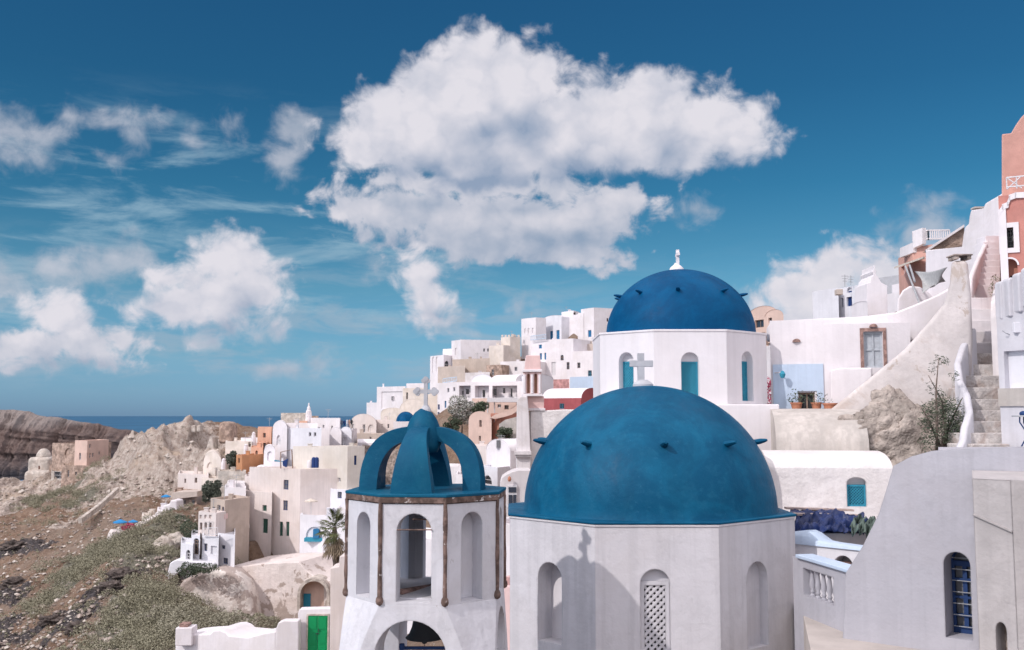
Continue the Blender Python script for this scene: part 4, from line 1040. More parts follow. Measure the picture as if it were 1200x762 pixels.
# right white wall beside the stairs
rw = thing('house', 'plain greyish house wall right of the steps with a recessed panel and stone band', 'house', P(1190, 520, 28))
a, b = Vat(1171, 28.0, 450), Vat(1480, 22.0, 450)
def onr(px, py): return pix_on(px, py, a, b)
h = (onr(1177, 430)[0], onr(1190, 455)[1], onr(1240, 430)[0], onr(1190, 411)[1])
mb = MB(); W = facade(mb, a, b, onr(1190, 540)[1] - 1, onr(1190, 330)[1], [h], 0.18)
q_ = [Vector((0,0,0))]; L = (b - a).length; zt_ = onr(1190, 330)[1]; z0_ = onr(1190, 540)[1] - 1
sk = Vector((a.x, a.y, 0)).normalized() * 9
def Wk(u, v): q = Vector(W(u, v)) + sk; return q
mb.quad(W(0, z0_), W(0, zt_), Wk(0, zt_), Wk(0, z0_)); mb.quad(W(0, zt_), W(L, zt_), Wk(L, zt_), Wk(0, zt_)); mb.quad(W(L, z0_), W(L, zt_), Wk(L, zt_), Wk(L, z0_))
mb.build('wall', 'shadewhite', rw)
m2 = MB(); m2.quad(W(h[0], h[1], .178), W(h[2], h[1], .178), W(h[2], h[3], .178), W(h[0], h[3], .178)); m2.build('recessed_panel', 'coolwhite', rw)
m2 = MB(); m2.hexa([W(-.01, onr(1190, 476)[1], -.06), W(L, onr(1190, 476)[1], -.06), W(L, onr(1190, 476)[1], .0), W(-.01, onr(1190, 476)[1], .0)], [W(-.01, onr(1190, 455)[1], -.06), W(L, onr(1190, 455)[1], -.06), W(L, onr(1190, 455)[1], .0), W(-.01, onr(1190, 455)[1], .0)]); m2.build('stone_band', 'greyroof', rw)
m2 = MB(); q = W(onr(1194, 384)[0], onr(1194, 384)[1], -.02); m2.box(q[0] - .12, q[1] - .03, q[2] - .14, q[0] + .12, q[1] + .1, q[2] + .14); m2.build('meter_box', 'coolwhite', rw, bevel=0.015)
m2 = MB(); q = W(onr(1183, 392)[0], onr(1183, 392)[1], -.01); m2.tube([q, Vector(q) + Vector((-.12, -.05, .03)), Vector(q) + Vector((-.2, -.02, .1))], .012, 6); m2.build('pipe', 'steel', rw)
# rounded merlons of the wall top in front of the pink house
for i, (x, y, w_) in enumerate(((1176, 329, 9), (1186, 325, 10), (1197, 319, 9), (1208, 312, 10))):
    c = P(x, y, 27.8 - i * .3); m2 = MB(); hh = 1.1; ww = w_ / F * 27.5 / 2
    pts = [(-ww, -hh)] + [(-ww * cos(pi * k / 10), -ww + ww * sin(pi * k / 10)) for k in range(11)] + [(ww, -hh)]
    f_ = [c + Vector((u, 0, v)) for u, v in pts]; g_ = [v + Vector((0, .35, 0)) for v in f_]; n = len(f_)
    m2.add(f_ + g_, [tuple(range(n)), tuple(range(n, 2*n))[::-1]] + [(j, (j+1) % n, n+(j+1) % n, n+j) for j in range(n)])
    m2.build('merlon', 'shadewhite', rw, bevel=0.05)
# round blue table (half seen)
tb = thing('table', 'small bistro table with a blue cushion at the right edge of the picture', 'table', P(1199, 525, 22.5))
c = P(1203, 488.5, 22.5); c2 = P(1203, 524, 22.5)
m2 = MB(); m2.lathe([(0.001, 0), (0.30, 0), (0.305, 0.015), (0.30, 0.03), (0.001, 0.03)], c, 32); m2.build('tabletop', 'steel', tb)
m2 = MB()
for an in (200, 320, 80): 
    e = Vector((cos(radians(an)), sin(radians(an)), 0)); m2 = MB(); hgt = c.z - c2.z
    m2.tube([c + e * .20 + Vector((0,0,-.005)), c + e * .21 + Vector((0,0,-.12)), c + e * .06 + Vector((0,0,-hgt*.45)), c + e * .07 + Vector((0,0,-hgt*.75)), c + e * .20 + Vector((0,0,-hgt))], .016, 8); m2.build('leg', 'bluebar', tb, smooth=True)
m2 = MB(); m2.lathe([(0.001, 0.105), (0.10, 0.10), (0.15, 0.075), (0.165, 0.035), (0.15, 0.0)], c + Vector((0.02, 0, .031)), 24)
tag(m2.build('cushion', 'bluebar', loc=c, smooth=True), 'rounded dark blue cushion sitting on the bistro table', 'cushion')
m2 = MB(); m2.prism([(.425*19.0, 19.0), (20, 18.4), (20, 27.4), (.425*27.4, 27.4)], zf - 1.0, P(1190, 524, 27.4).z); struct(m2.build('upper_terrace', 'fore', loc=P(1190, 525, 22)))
# --- dark grey rendered block, far right, with pointed opening; nearest thing
nb_ = thing('house', 'grey rendered block at the lower right corner with a narrow pointed opening', 'house', P(1170, 762, 14.5))
a, b = Vat(1143, 14.6, 650), Vat(1188, 14.2, 650); zt_ = pix_on(1143, 561, a, b)[1]; z0_ = zf - 1
h = (pix_on(1167, 745, a, b)[0], z0_ + .2, pix_on(1180, 745, a, b)[0], pix_on(1172, 729, a, b)[1], 1.6)
mb = MB(); W = facade(mb, a, b, z0_, zt_, [h], 0.3); cth = b + Vector((6.0, -2.4, 0)); ddd = a + Vector((a.x, a.y, 0)).normalized() * 2.4
cc2 = cth + (ddd - a)
for p, q in ((b, cth), (a, ddd), (cth, cc2), (ddd, cc2)): mb.quad((p.x, p.y, z0_), (q.x, q.y, z0_), (q.x, q.y, zt_), (p.x, p.y, zt_))
mb.poly([(p.x, p.y, zt_) for p in (a, b, cth, cc2, ddd)])
mb.build('wall', 'fore2', nb_)
m2 = MB(); m2.poly([W(x, y, .295) for x, y in [(h[0], h[1])] + arc_pts(h[0], h[2], h[3], 10, (h[2]-h[0])*.8) + [(h[2], h[1])]]); m2.build('opening', 'stone', nb_)
m2 = MB(); s0 = pix_on(1143, 602, a, b)[1]; zz1 = pix_on(1188, 622, a, b)[1]
m2.hexa([W(.0, s0 - .03, -.03), W((b-a).length, zz1 - .03, -.03), W((b-a).length, zz1 - .03, .0), W(0, s0 - .03, .0)], [W(.0, s0, -.03), W((b-a).length, zz1, -.03), W((b-a).length, zz1, .0), W(0, s0, .0)]); m2.build('drip_ledge', 'fore2', nb_)
# ---------------- mid-right houses
GR = 'white houses above the grey vault'
house('white house with a pale blue lower wall and dark brown window', [(903, 36.2), (966, 35.6)], 376, 482, 'white', d=6, wins=[(0, 936, 460, 955, 481, 'brown')], group=GR, extra=2)
h0 = HOUSES[-1][0]
a, b = Vat(905.5, 36.18, 450), Vat(964.5, 35.62, 450); mb = MB(); obox(mb, a + Vector((0, -.06, 0)), b + Vector((0, -.06, 0)), 0.05, P(930, 482, 35.9).z - 1, P(930, 427, 35.9).z)
# keep the painted field clear of the window by building it in two strips
for o in [c for c in h0.children if c.name.startswith('wall')]: pass
mb = MB(); zlo, zhi, zw0 = P(930, 482, 35.9).z - 1, P(930, 427, 35.9).z, P(945, 460, 35.8).z
f1_, f2_ = (936 - 905.5) / 59, (955 - 905.5) / 59
A1_, B1_ = a.lerp(b, f1_) + Vector((-.05, 0, 0)), a.lerp(b, f2_) + Vector((.05, 0, 0))
sh = Vector((0, -.06, 0))
for p, q, z0, z1 in ((a, A1_, zlo, zhi), (B1_, b, zlo, zhi), (A1_, B1_, zw0 + .05, zhi)): obox(mb, p + sh, q + sh, .05, z0, z1)
mb.build('painted_dado', 'skyblue', h0)
house('white house with a grey double door framed in red stone', [(966, 35.6), (1068, 35.0)], 380, 480, 'white', d=8, wins=[(0, 1012.5, 389, 1034.5, 431, 'greydoor', 0, True)], group=GR, extra=3, rev=0.15, par=0.1)
h1 = HOUSES[-1][0]; a, b = Vat(966, 35.6, 430), Vat(1068, 35.0, 430)
def on1(px, py): return pix_on(px, py, a, b)
dd = (b - a).normalized(); nn = Vector((dd.y, -dd.x, 0))
def W1(u, v, k=0.0): q = a + dd * u - nn * k; return Vector((q.x, q.y, v))
m2 = MB(); U0, U1, V0, V1 = on1(1012, 410)[0], on1(1035, 410)[0], on1(1023, 432)[1], on1(1023, 388.5)[1]
for (p, q, r0, s0) in ((U0 - .11, V0, U0, V1), (U1, V0, U1 + .11, V1), (U0 - .11, V1, U1 + .11, V1 + .12)): m2.hexa([W1(p, q, -.04), W1(r0, q, -.04), W1(r0, q, .1), W1(p, q, .1)], [W1(p, s0, -.04), W1(r0, s0, -.04), W1(r0, s0, .1), W1(p, s0, .1)])
m2.build('door_surround', 'redstone', h1)
# rising rear parapet of that house
slab('parapet_wall', 'long white parapet rising to the right above the grey double door', 'wall', [(900, 384), (905, 376), (966, 373), (1010, 371), (1050, 366), (1075, 356), (1100, 345), (1118, 335), (1118, 400), (900, 400)], 38.0, 0.5, 'white', Y2=37.2, bevel=0.08)
slab('parapet_wall', 'low white wall stepping in front of the house with the grey door', 'wall', [(973, 434), (985, 431), (1022, 431), (1022, 480), (973, 480)], 35.3, 0.3, 'white', Y2=34.8, bevel=0.06)
# vent stones, lamp, pots
for (x, y, Y_, s_) in ((933, 399.5, 35.9, 'h0'), (1023, 382, 35.25, 'h1')):
    m2 = MB(); c = P(x, y, Y_); n = 10; pts = [(-.13, -.05)] + [(-.13 * cos(pi * k / n), -.05 + .12 * sin(pi * k / n)) for k in range(n + 1)] + [(.13, -.05)]
    f_ = [c + Vector((u, -.10, v)) for u, v in pts]; g_ = [v + Vector((0, .16, 0)) for v in f_]; n = len(f_); m2.add(f_ + g_, [tuple(range(n)), tuple(range(n, 2*n))[::-1]] + [(j, (j+1) % n, n+(j+1) % n, n+j) for j in range(n)])
    m2.build('vent', 'redstone', h0 if s_ == 'h0' else h1)
lp = thing('wall_lamp', 'blue lantern on a bracket at the left edge of the pale blue painted wall', 'lamp', P(915, 437, 35.6))
c = P(908, 437, 36.1); m2 = MB(); m2.tube([c, P(917, 436.5, 35.7)], .02, 6); m2.build('bracket', 'offwhite', lp)
c = P(917, 439, 35.7); m2 = MB(); m2.lathe([(0.001, .14), (.05, .12), (.11, .02), (.10, -.02), (.07, -.12), (.001, -.13)], c, 10); m2.build('lantern', 'teal', lp)
def foliage(name, c, r, n, size, mat, parent=None, seed=0, label=None, cat=None, group=None, hollow=0.35, clumps=0, flatz=1.0, kind=None):
    r_ = random.Random(seed); mb = MB(); c = Vector(c)
    cl = []
    if clumps:
        for k in range(clumps):
            v = Vector((r_.gauss(0, 1), r_.gauss(0, 1), r_.gauss(0, 1))).normalized() * r_.uniform(0.25, 0.78)
            cl.append((Vector((v.x * r[0], v.y * r[1], v.z * r[2])), r_.uniform(0.24, 0.46)))
    for k in range(n):
        if cl:
            cc_, rr = r_.choice(cl); d = Vector((r_.gauss(0, 1), r_.gauss(0, 1), r_.gauss(0, 1))).normalized() * (r_.uniform(0.5, 1) ** .6)
            p = cc_ + Vector((d.x * r[0], d.y * r[1], d.z * r[2])) * rr
        else:
            d = Vector((r_.gauss(0, 1), r_.gauss(0, 1), r_.gauss(0, 1))).normalized() * (hollow + (1 - hollow) * r_.random() ** .5)
            p = Vector((d.x * r[0], d.y * r[1], d.z * r[2])); p *= (1 + .18 * sin(3.1 * d.x * 2 + seed) * cos(4 * d.z + seed))
        a = Vector((r_.gauss(0, 1), r_.gauss(0, 1), r_.gauss(0, 1))).normalized(); b = a.orthogonal().normalized(); s = size * r_.uniform(.6, 1.4)
        q = c + p; mb.add([q - a * s, q + b * s * .45, q + a * s, q - b * s * .45], [(0, 1, 2, 3)])
    o = mb.build(name, mat, parent, loc=None if parent else c, merge=0)
    if label: tag(o, label, cat, group, kind)
    return o
def pot(label, px, py, Y, r, leaf, lmat='leaf', mat='clay', n=120, w=1.0, h=0.28):
    c = P(px, py, Y); root = thing('plant_pot', label, 'potted plant', c)
    m2 = MB(); m2.lathe([(0.001, 0), (r * .75, 0), (r * .95, h * .8), (r * 1.08, h * .82), (r * 1.08, h), (r * .9, h), (r * .88, h * .85), (.001, h * .85)], c, 18); m2.build('pot', mat, root, smooth=True, auto=40)
    foliage('leaves', c + Vector((0, 0, h + leaf * .55)), (leaf * w, leaf * w, leaf), n, leaf * .16, lmat, root, seed=int(px))
    return root
pot('dark leafy plant in a clay pot at the left of the brown window', 933.5, 481, 35.4, .2, .3, 'leaf2')
pot('low spreading plant in a clay pot at the right of the brown window', 957, 481, 35.2, .18, .26, 'leaf2', w=1.7)
pot('terracotta pot of small cacti at the corner of the blue painted wall', 973, 482, 34.8, .24, .12, 'leaf2', n=30)
# --- pink arched buildings far behind
GP = 'pink houses behind the rear church'
house('peach pink vaulted house top with small window, right of the rear dome', [(877, 104), (912, 100)], 372, 440, 'peach', roof='vy', rise=11, d=9, wins=[(0, 884.5, 375, 895, 384, 'woodglass'), (0, 884, 377.5, 896, 384, 'woodglass')][:1] + [(0, 884, 390, 897, 402, 'brown')], group=GP)
house('peach house with rounded top right and small round window', [(897, 96), (919, 94)], 372, 440, 'peach', d=7, roof='vy', rise=8, wins=[(0, 900.5, 372.5, 904.5, 378, 'woodglass'), (0, 900, 402, 906, 436, 'dark', 0, True)], group=GP)
slab('balcony_wall', 'brown slatted balcony front between the rear church and the white house', 'balcony', [(884, 392), (900, 392), (900, 404), (884, 404)], 92, 0.3, 'wood')
house('small white flat house low beside the rear church', [(898, 60), (906, 59)], 406, 475, 'white', d=5, group=GR)
foliage('bougainvillea', P(901, 461, 46), (.28, .4, .75), 700, .05, 'bougain', seed=5, label='magenta bougainvillea in the gap right of the rear church base', cat='shrub')
# --- blue-shuttered building on the skyline
house('white skyline building with navy doors and shutters beside a small chapel belfry', [(953, 92), (1022, 84)], 331, 378, 'coolwhite', d=12, group=GR, refi=1,
      wins=[(0, 992.3, 332.5, 998.2, 343, 'navy', .9), (0, 965, 361, 968.6, 372, 'navy', 0, True), (0, 985.5, 349.5, 988, 360, 'navy'), (0, 992, 348, 998.5, 359, 'navy', 0, True), (0, 1002.5, 347, 1005.4, 353, 'navy'), (0, 1013.5, 346, 1015.5, 351, 'navy'), (0, 976.5, 358.5, 982.5, 361, 'navy')])
house('low stepped white roof block left of the shuttered building', [(952.5, 90), (983, 87)], 342, 378, 'coolwhite', d=10, group=GR)
hb_ = HOUSES[-2][0]
for x, y in ((984, 342), (1012.5, 336)):
    c = P(x, y, 84); m2 = MB(); m2.box(c.x - .25, c.y - .1, c.z - .25, c.x + .25, c.y + .6, c.z + .22); tag(m2.build('air_conditioner', 'beige', loc=c, bevel=.03), 'box air conditioner %s on the navy shuttered building' % ('left of the arched window' if x < 1000 else 'right of the arched window'), 'air conditioner')
for i, (x, y) in enumerate(((990, 335), (997, 333))):
    m2 = MB(); b_ = P(x, y + 1, 86); t_ = P(x, y - 13 + 3 * i, 86); m2.tube([b_, t_], .03, 5)
    for q in range(3): zz = t_.z - .12 - .22 * q; m2.tube([(t_.x - .32 + .06 * q, 86, zz), (t_.x + .32 - .06 * q, 86.1, zz)], .022, 4)
    tag(m2.build('antenna', 'steel', loc=b_), ('left aerial on the roof of the navy shuttered building', 'right aerial on the roof of the navy shuttered building')[i], 'antenna')
# chapel belfry
ch = thing('chapel', 'small white chapel gable with a pointed bell arch on the skyline', 'chapel', P(1028, 378, 70))
o = slab('gable_wall', None, None, [(1016, 380), (1016, 332), (1019.5, 331), (1020.5, 326), (1024, 322), (1023, 320.5), (1022.4, 318), (1024.2, 316), (1024.3, 311), (1025.5, 311), (1025.6, 316), (1027.2, 318), (1026.5, 320.5), (1027, 322), (1030.5, 327), (1032.5, 331), (1040, 335), (1040, 380)], 70, 2.5, 'white', parent=ch, bevel=0.04)
house('grey flat roof shed behind the chapel gable', [(1029, 82), (1056, 80)], 326, 378, 'grey', d=6, group=GR)
house('white rounded block in front of the shuttered building', [(998, 66), (1017, 64)], 359, 380, 'white', roof='vy', rise=3, d=4, group=GR)
house('white terrace block right of the chapel under the pink house', [(1040, 62), (1064, 60)], 345, 380, 'white', d=5, group=GR)
house('narrow white house corner right of the chapel gable', [(1046, 66), (1058, 65)], 334, 380, 'white', d=5, group=GR)
# big white half-vault at the left of the chimney pillar
slab('vault_wall', 'tall white half-arched wall under the grey shade sail', 'wall', [(1050, 382), (1052, 350), (1058, 340), (1066, 335), (1078, 336), (1088, 342), (1097, 352), (1103, 365), (1103, 382)], 45, 3, 'white', bevel=0.1)
# shade sail
m2 = MB(); A_, B_, C_, D_ = P(1072, 318, 44), P(1110, 313, 38), P(1108, 330, 40), P(1081, 344, 40); K = 14; vs = []
for i in range(K + 1):
    for j in range(K + 1):
        s, t = i / K, j / K; p = (A_ * (1-s) * (1-t) + B_ * s * (1-t) + C_ * s * t + D_ * (1-s) * t)
        pull = 1 - .28 * (sin(pi * t) * (1 - sin(pi * s)) + sin(pi * s) * (1 - sin(pi * t))); cc_ = (A_ + B_ + C_ + D_) / 4
        p = cc_ + (p - cc_) * pull; vs.append(p + Vector((0, 0, -.25 * sin(pi * s) * sin(pi * t))))
m2.add(vs, [(i*(K+1)+j, (i+1)*(K+1)+j, (i+1)*(K+1)+j+1, i*(K+1)+j+1) for i in range(K) for j in range(K)])
o = m2.build('shade_sail', 'sail', loc=vs[0], smooth=True); sd = o.modifiers.new('s', 'SOLIDIFY'); sd.thickness = .015; tag(o, 'grey triangular shade sail stretched left of the chimney pillar', 'shade sail')
for i, (x0_, y0_, x1_, y1_) in enumerate(((1061, 312, 1080, 362), (1066, 311, 1072, 330))):
    m2 = MB(); m2.tube([P(x0_, y0_, 47), P(x1_, y1_, 43)], .045, 8); tag(m2.build('pole', 'steel', loc=P(x1_, y1_, 43)), ('long slanting steel pole holding the shade sail', 'short slanting pole under the awning of the pink house')[i], 'pole')
# pink house with white fences and awning
ph = house('rose pink house with white railings and a thin awning, below the stone stairs wall', [(1053, 60), (1070, 56), (1094, 55)], 290, 340, 'pinkhi', group='rose pink houses', refi=1, wins=[(0, 1056, 312, 1060, 322, 'dark')])[0]
def railing(label, pts, h, mat, n, Ylist, name='railing', cat='railing', fat=0.05, base=None):
    root = thing(name, label, cat, P(pts[0][0], pts[0][1], Ylist[0])); m2 = MB(); q0 = [P(x, y, Y) for (x, y), Y in zip(pts, Ylist)]
    for a, b in zip(q0, q0[1:]):
        m2.tube([a + Vector((0, 0, h)), b + Vector((0, 0, h))], fat, 4); m2.tube([a + Vector((0, 0, .08)), b + Vector((0, 0, .08))], fat, 4)
    m2.build('rail', mat, root); m2 = MB()
    for a, b in zip(q0, q0[1:]):
        for k in range(n + 1):
            m2 = MB(); p = a.lerp(b, k / n); m2.tube([p, p + Vector((0, 0, h))], fat * .8, 4); m2.build('baluster', mat, root)
    return root
railing('white balustrade on the top terrace of the rose pink house', [(1070, 283), (1088, 281.5), (1113, 281)], .55, 'white', 10, [56, 55, 55])
slab('balcony_wall', 'solid white parapet on the left of the rose pink house', 'wall', [(1054.5, 291), (1070, 284), (1070, 296), (1054.5, 302)], 58, .25, 'white', Y2=55.8)
slab('balcony_wall', 'solid white parapet under the top balustrade', 'wall', [(1070, 271), (1081, 267), (1081, 286), (1070, 291)], 55.7, .25, 'white', Y2=55)
m2 = MB(); a_, b_, c_, d_ = P(1048, 315, 55), P(1082, 303, 52), P(1084, 303.5, 55), P(1053, 313, 58); m2.hexa([a_, b_, c_, d_], [v + Vector((0, 0, .1)) for v in (a_, b_, c_, d_)]); tag(m2.build('awning', 'canvas', loc=a_), 'thin flat awning on the front of the rose pink house', 'awning')
slab('stone_wall', 'triangular brown stone wall with white coping rising to the right', 'wall', [(1086, 294), (1130, 265.5), (1130, 288), (1086, 294.5)], 50, .5, 'ruinstone')
slab('coping', 'white sloping coping along the top of the triangular stone wall', 'coping', [(1084, 293), (1130, 263), (1130, 266), (1086, 295)], 49.8, .8, 'white')
slab('house_wall', 'tall white stepped wall climbing beside the upper stairs to the rose house', 'wall', [(1085, 345), (1085, 293), (1128, 289), (1131, 266), (1136, 262), (1138, 246), (1153, 244), (1155, 238), (1172, 228), (1180, 222), (1180, 330), (1140, 380), (1085, 380)], 47, 1.5, 'white', Y2=41, bevel=.08)
mb = MB(); p, q = P(1136, 245, 44.5), P(1153, 245, 44.5); mb.box(p.x + .15, 44.3, p.z, q.x, 44.7, p.z + .07); tag(mb.build('roof_slab', 'greyroof', loc=p), 'thin grey slab capping the stepped white wall', 'slab')
0 and slab('vault_wall', 'white rounded vault top just left of the rose house', 'wall', [(1148, 270), (1148, 243), (1151, 236), (1157, 232), (1166, 232), (1180, 226), (1180, 270)], 42.5, .6, 'white2', bevel=.1)
slab('niche_panel', 'shallow white blind panel on the stepped white wall', 'panel', [(1101, 300), (1112, 296), (1112, 318), (1101, 318)], 46.0, .3, 'coolwhite')
# upper stairs (white, lit) beside the rose house
su = thing('staircase', 'upper flight of smooth white steps climbing to the rose pink house', 'stairs', P(1155, 345, 37))
for i in range(9):
    Y0 = 37 + .35 * i; y_ = 334 - 7.2 * i; xl = P(1137 + i * 2.2, y_, Y0).x; xr = P(1172, y_, Y0).x; mb = MB(); z_ = P(1150, y_, Y0).z
    mb.box(xl, Y0, z_ - 1.5, xr, Y0 + .8, z_); mb.build('step', 'white', su, bevel=.02)
ribbon('stair_parapet', 'white sloping parapet on the left of the upper smooth steps', [(1135, 345, 35.8), (1137, 325, 36.2), (1146, 303, 38), (1157, 280, 40)], .18, 'white', drop=.7)
ribbon('stair_parapet', 'thick white wavy wall dropping between the steps and the merlons', [(1168, 372, 31.5), (1168, 352, 32), (1171, 338, 33)], .35, 'white2', drop=2.5)
# rose house at the right edge
rh = thing('house', 'tall rose pink house with white trim, grilled window and arched doorway', 'house', P(1190, 330, 34), 'rose pink houses')
a, b = Vat(1172, 34.5, 280), Vat(1420, 31.5, 280)
def on4(px, py): return pix_on(px, py, a, b)
def R4(x0, y0, x1, y1, *r): return (on4(x0, (y0+y1)/2)[0], on4((x0+x1)/2, y1)[1], on4(x1, (y0+y1)/2)[0], on4((x0+x1)/2, y0)[1], *r)
hw_ = R4(1177, 267, 1188, 291, 0); hd_ = R4(1175.5, 303.5, 1193, 345, 1.0)
mb = MB(); zt_ = on4(1190, 228)[1]; z0_ = on4(1190, 345)[1] - 1; W = facade(mb, a, b, z0_, zt_, [hw_, hd_], .3); L = (b - a).length
sk = Vector((a.x, a.y, 0)).normalized() * 8
mb.quad(W(0, z0_), W(0, zt_), Wk(0, zt_), Wk(0, z0_)); mb.quad(W(0, zt_), W(L, zt_), Wk(L, zt_), Wk(0, zt_)); mb.quad(W(L, z0_), W(L, zt_), Wk(L, zt_), Wk(L, z0_)); mb.build('wall', 'pinkred', rh)
fill_opening(W, hw_, .3, 'dark', rh, 'pinkred')
m2 = MB(); t = .17; u0, v0, u1, v1 = hw_[:4]
for (p, q, r0, s0) in ((u0-t, v0-t, u0, v1+t), (u1, v0-t, u1+t, v1+t), (u0, v1, u1, v1+t), (u0, v0-t, u1, v0)): m2.hexa([W(p, q, -.05), W(r0, q, -.05), W(r0, q, .08), W(p, q, .08)], [W(p, s0, -.05), W(r0, s0, -.05), W(r0, s0, .08), W(p, s0, .08)])
m2.build('window_surround', 'white', rh)
m2 = MB(); 
for k in range(4): u = u0 + (u1-u0)*(k+.5)/4; m2.tube([W(u, v0, .05), W(u+.03, (v0+v1)/2, .05), W(u, v1, .05)], .012, 5)
for k in range(5): z = v0 + (v1-v0)*(k+.5)/5; m2.tube([W(u0, z, .055), W(u1, z + .04, .055)], .012, 5)
m2.build('window_grille', 'bell', rh)
m2 = MB(); u0, v0, u1, v1, _ = hd_; um = (u0+u1)/2; ap = arc_pts(u0, u1, v1, 14); ao = [(um + (x-um)*1.24, v1-(u1-u0)/2 + (y - v1 + (u1-u0)/2)*1.24) for x, y in ap]
for j in range(14): m2.hexa([W(*ap[j], -.05), W(*ap[j+1], -.05), W(*ap[j+1], .05), W(*ap[j], .05)], [W(*ao[j], -.05), W(*ao[j+1], -.05), W(*ao[j+1], .05), W(*ao[j], .05)])
m2.hexa([W(ao[0][0], v0, -.05), W(u0, v0, -.05), W(u0, v0, .05), W(ao[0][0], v0, .05)], [W(ao[0][0], ap[0][1], -.05), W(u0, ap[0][1], -.05), W(u0, ap[0][1], .05), W(ao[0][0], ap[0][1], .05)])
m2.build('arch_surround', 'white', rh)
m2 = MB(); m2.poly([W(x, y, .298) for x, y in [(u0, v0)] + ap + [(u1, v0)]]); m2.build('arched_opening', 'terra', rh)
m2 = MB(); m2.quad(W(u0 + (u1-u0)*.45, v0, .29), W(u1 - .02, v0, .29), W(u1 - .02, v0 + (v1-v0)*.55, .29), W(u0 + (u1-u0)*.45, v0 + (v1-v0)*.55, .29)); m2.build('door', 'dark', rh)
m2 = MB(); e = .22  # white quoin and scrolled cornice
m2.hexa([W(-.02, z0_, -.07), W(e, z0_, -.07), W(e, z0_, 0), W(-.02, z0_, 0)], [W(-.02, on4(1172, 246)[1], -.07), W(e, on4(1172, 246)[1], -.07), W(e, on4(1172, 246)[1], 0), W(-.02, on4(1172, 246)[1], 0)])
pts = [(1172, 246), (1175, 240), (1181, 237), (1183, 229), (1190, 226), (1400, 216)]
for (x0_, y0_), (x1_, y1_) in zip(pts, pts[1:]):
    p, q = on4(x0_, y0_), on4(x1_, y1_); m2.hexa([W(p[0]-.02, p[1] - .2, -.08), W(q[0]+.02, q[1] - .2, -.08), W(q[0]+.02, q[1] - .2, .0), W(p[0]-.02, p[1] - .2, .0)], [W(p[0]-.02, p[1], -.08), W(q[0]+.02, q[1], -.08), W(q[0]+.02, q[1], .0), W(p[0]-.02, p[1], .0)])
m2.build('cornice', 'white', rh)
up = slab('upper_storey', None, None, [(1174, 240), (1174, 157), (1185, 156), (1190, 147), (1197, 137), (1206, 128), (1400, 128), (1400, 245)], 37.5, 5, 'pinkhi', parent=rh, bevel=.05, skew=True)
rr_ = railing('grey iron cross-braced railing on the upper balcony of the rose house', [(1180, 222), (1215, 219)], .42, 'offwhite', 3, [34.3, 33.8], fat=.028)
q0, q1 = P(1180, 222, 34.3), P(1197.5, 220.5, 34.05); m2 = MB(); m2.tube([q0, q1 + Vector((0, 0, .42))], .02, 5); m2.tube([q0 + Vector((0, 0, .42)), q1], .02, 5); m2.build('cross_brace', 'offwhite', rr_)
CTRL += [(P(1190, 300, 36).x, 36, P(1190, 345, 34).z), (P(1190, 300, 45).x, 45, P(1190, 300, 40).z), (P(1100, 340, 46).x, 46, P(1100, 350, 46).z), (P(1070, 350, 58).x, 58, P(1070, 345, 58).z)]
# ================================================================== the village on the left and in the middle
G1_ = 'houses on the lower left slope'; G2_ = 'houses on the hill between the belfry and the domes'; G3_ = 'houses on the far headland of the village'
# ---------- tall cream building
house('tall cream building with navy and green windows in two columns, rising from stained plaster', [(291, 139), (351, 133), (420, 135.4)], 550, 668, 'pinkcream', d=8, group=G1_, extra=6, wins=[
    (0, 332.3, 562.5, 338.1, 573.8, 'greyglass'), (0, 331.8, 586.6, 337.2, 598.2, 'greyglass'),    (0, 327.2, 611.5, 331.4, 628.3, 'green'), (0, 335, 611.5, 339, 628.3, 'green')])
house('cream roof block over the tall building with a navy slit window', [(343, 141), (379, 137.5), (408, 138.6)], 524, 560, 'cream', group=G1_, extra=3, wins=[])
house('cream stair tower with one navy window right of the tall building', [(378, 136.2), (407, 133.4), (427, 134.6)], 523, 585, 'cream', group=G1_, extra=8, wins=[(1, 415, 534, 418, 545, 'navy'), (0, 395, 560, 399, 565, 'dark')])
house('low cream extension at the left foot of the tall building', [(268, 135), (292, 132.5)], 616, 668, 'pinkcream', d=5, group=G1_, extra=6)
house('cream middle wing at the left of the tall building', [(286.5, 138), (318, 134.5)], 575, 668, 'pinkcream', d=5, group=G1_, extra=6, wins=[(0, 307.5, 592, 312.5, 599, 'green'), (0, 307.5, 608, 313.8, 625, 'green')])
# base of peeling plaster
bs = slab('stained_plaster_base', 'tall base of peeling stained plaster over rock under the cream building', 'wall',
     [(262, 770), (262, 666), (290, 663), (320, 660), (350, 659), (358, 668), (370, 677), (390, 681), (400, 740), (400, 770)], 122.8, 11, 'peelbase', Y2=118.6, bevel=.1)
slab('rock_wall', 'rough rocky base streaked with old plaster under the white balcony terraces', 'rock wall', [(188, 770), (190, 738), (197, 712), (204, 694), (214, 680), (232, 672), (252, 667), (272, 670), (286, 682), (294, 704), (300, 740), (302, 770)], 119.6, 4, 'peeling', Y2=118.6, bevel=.5)
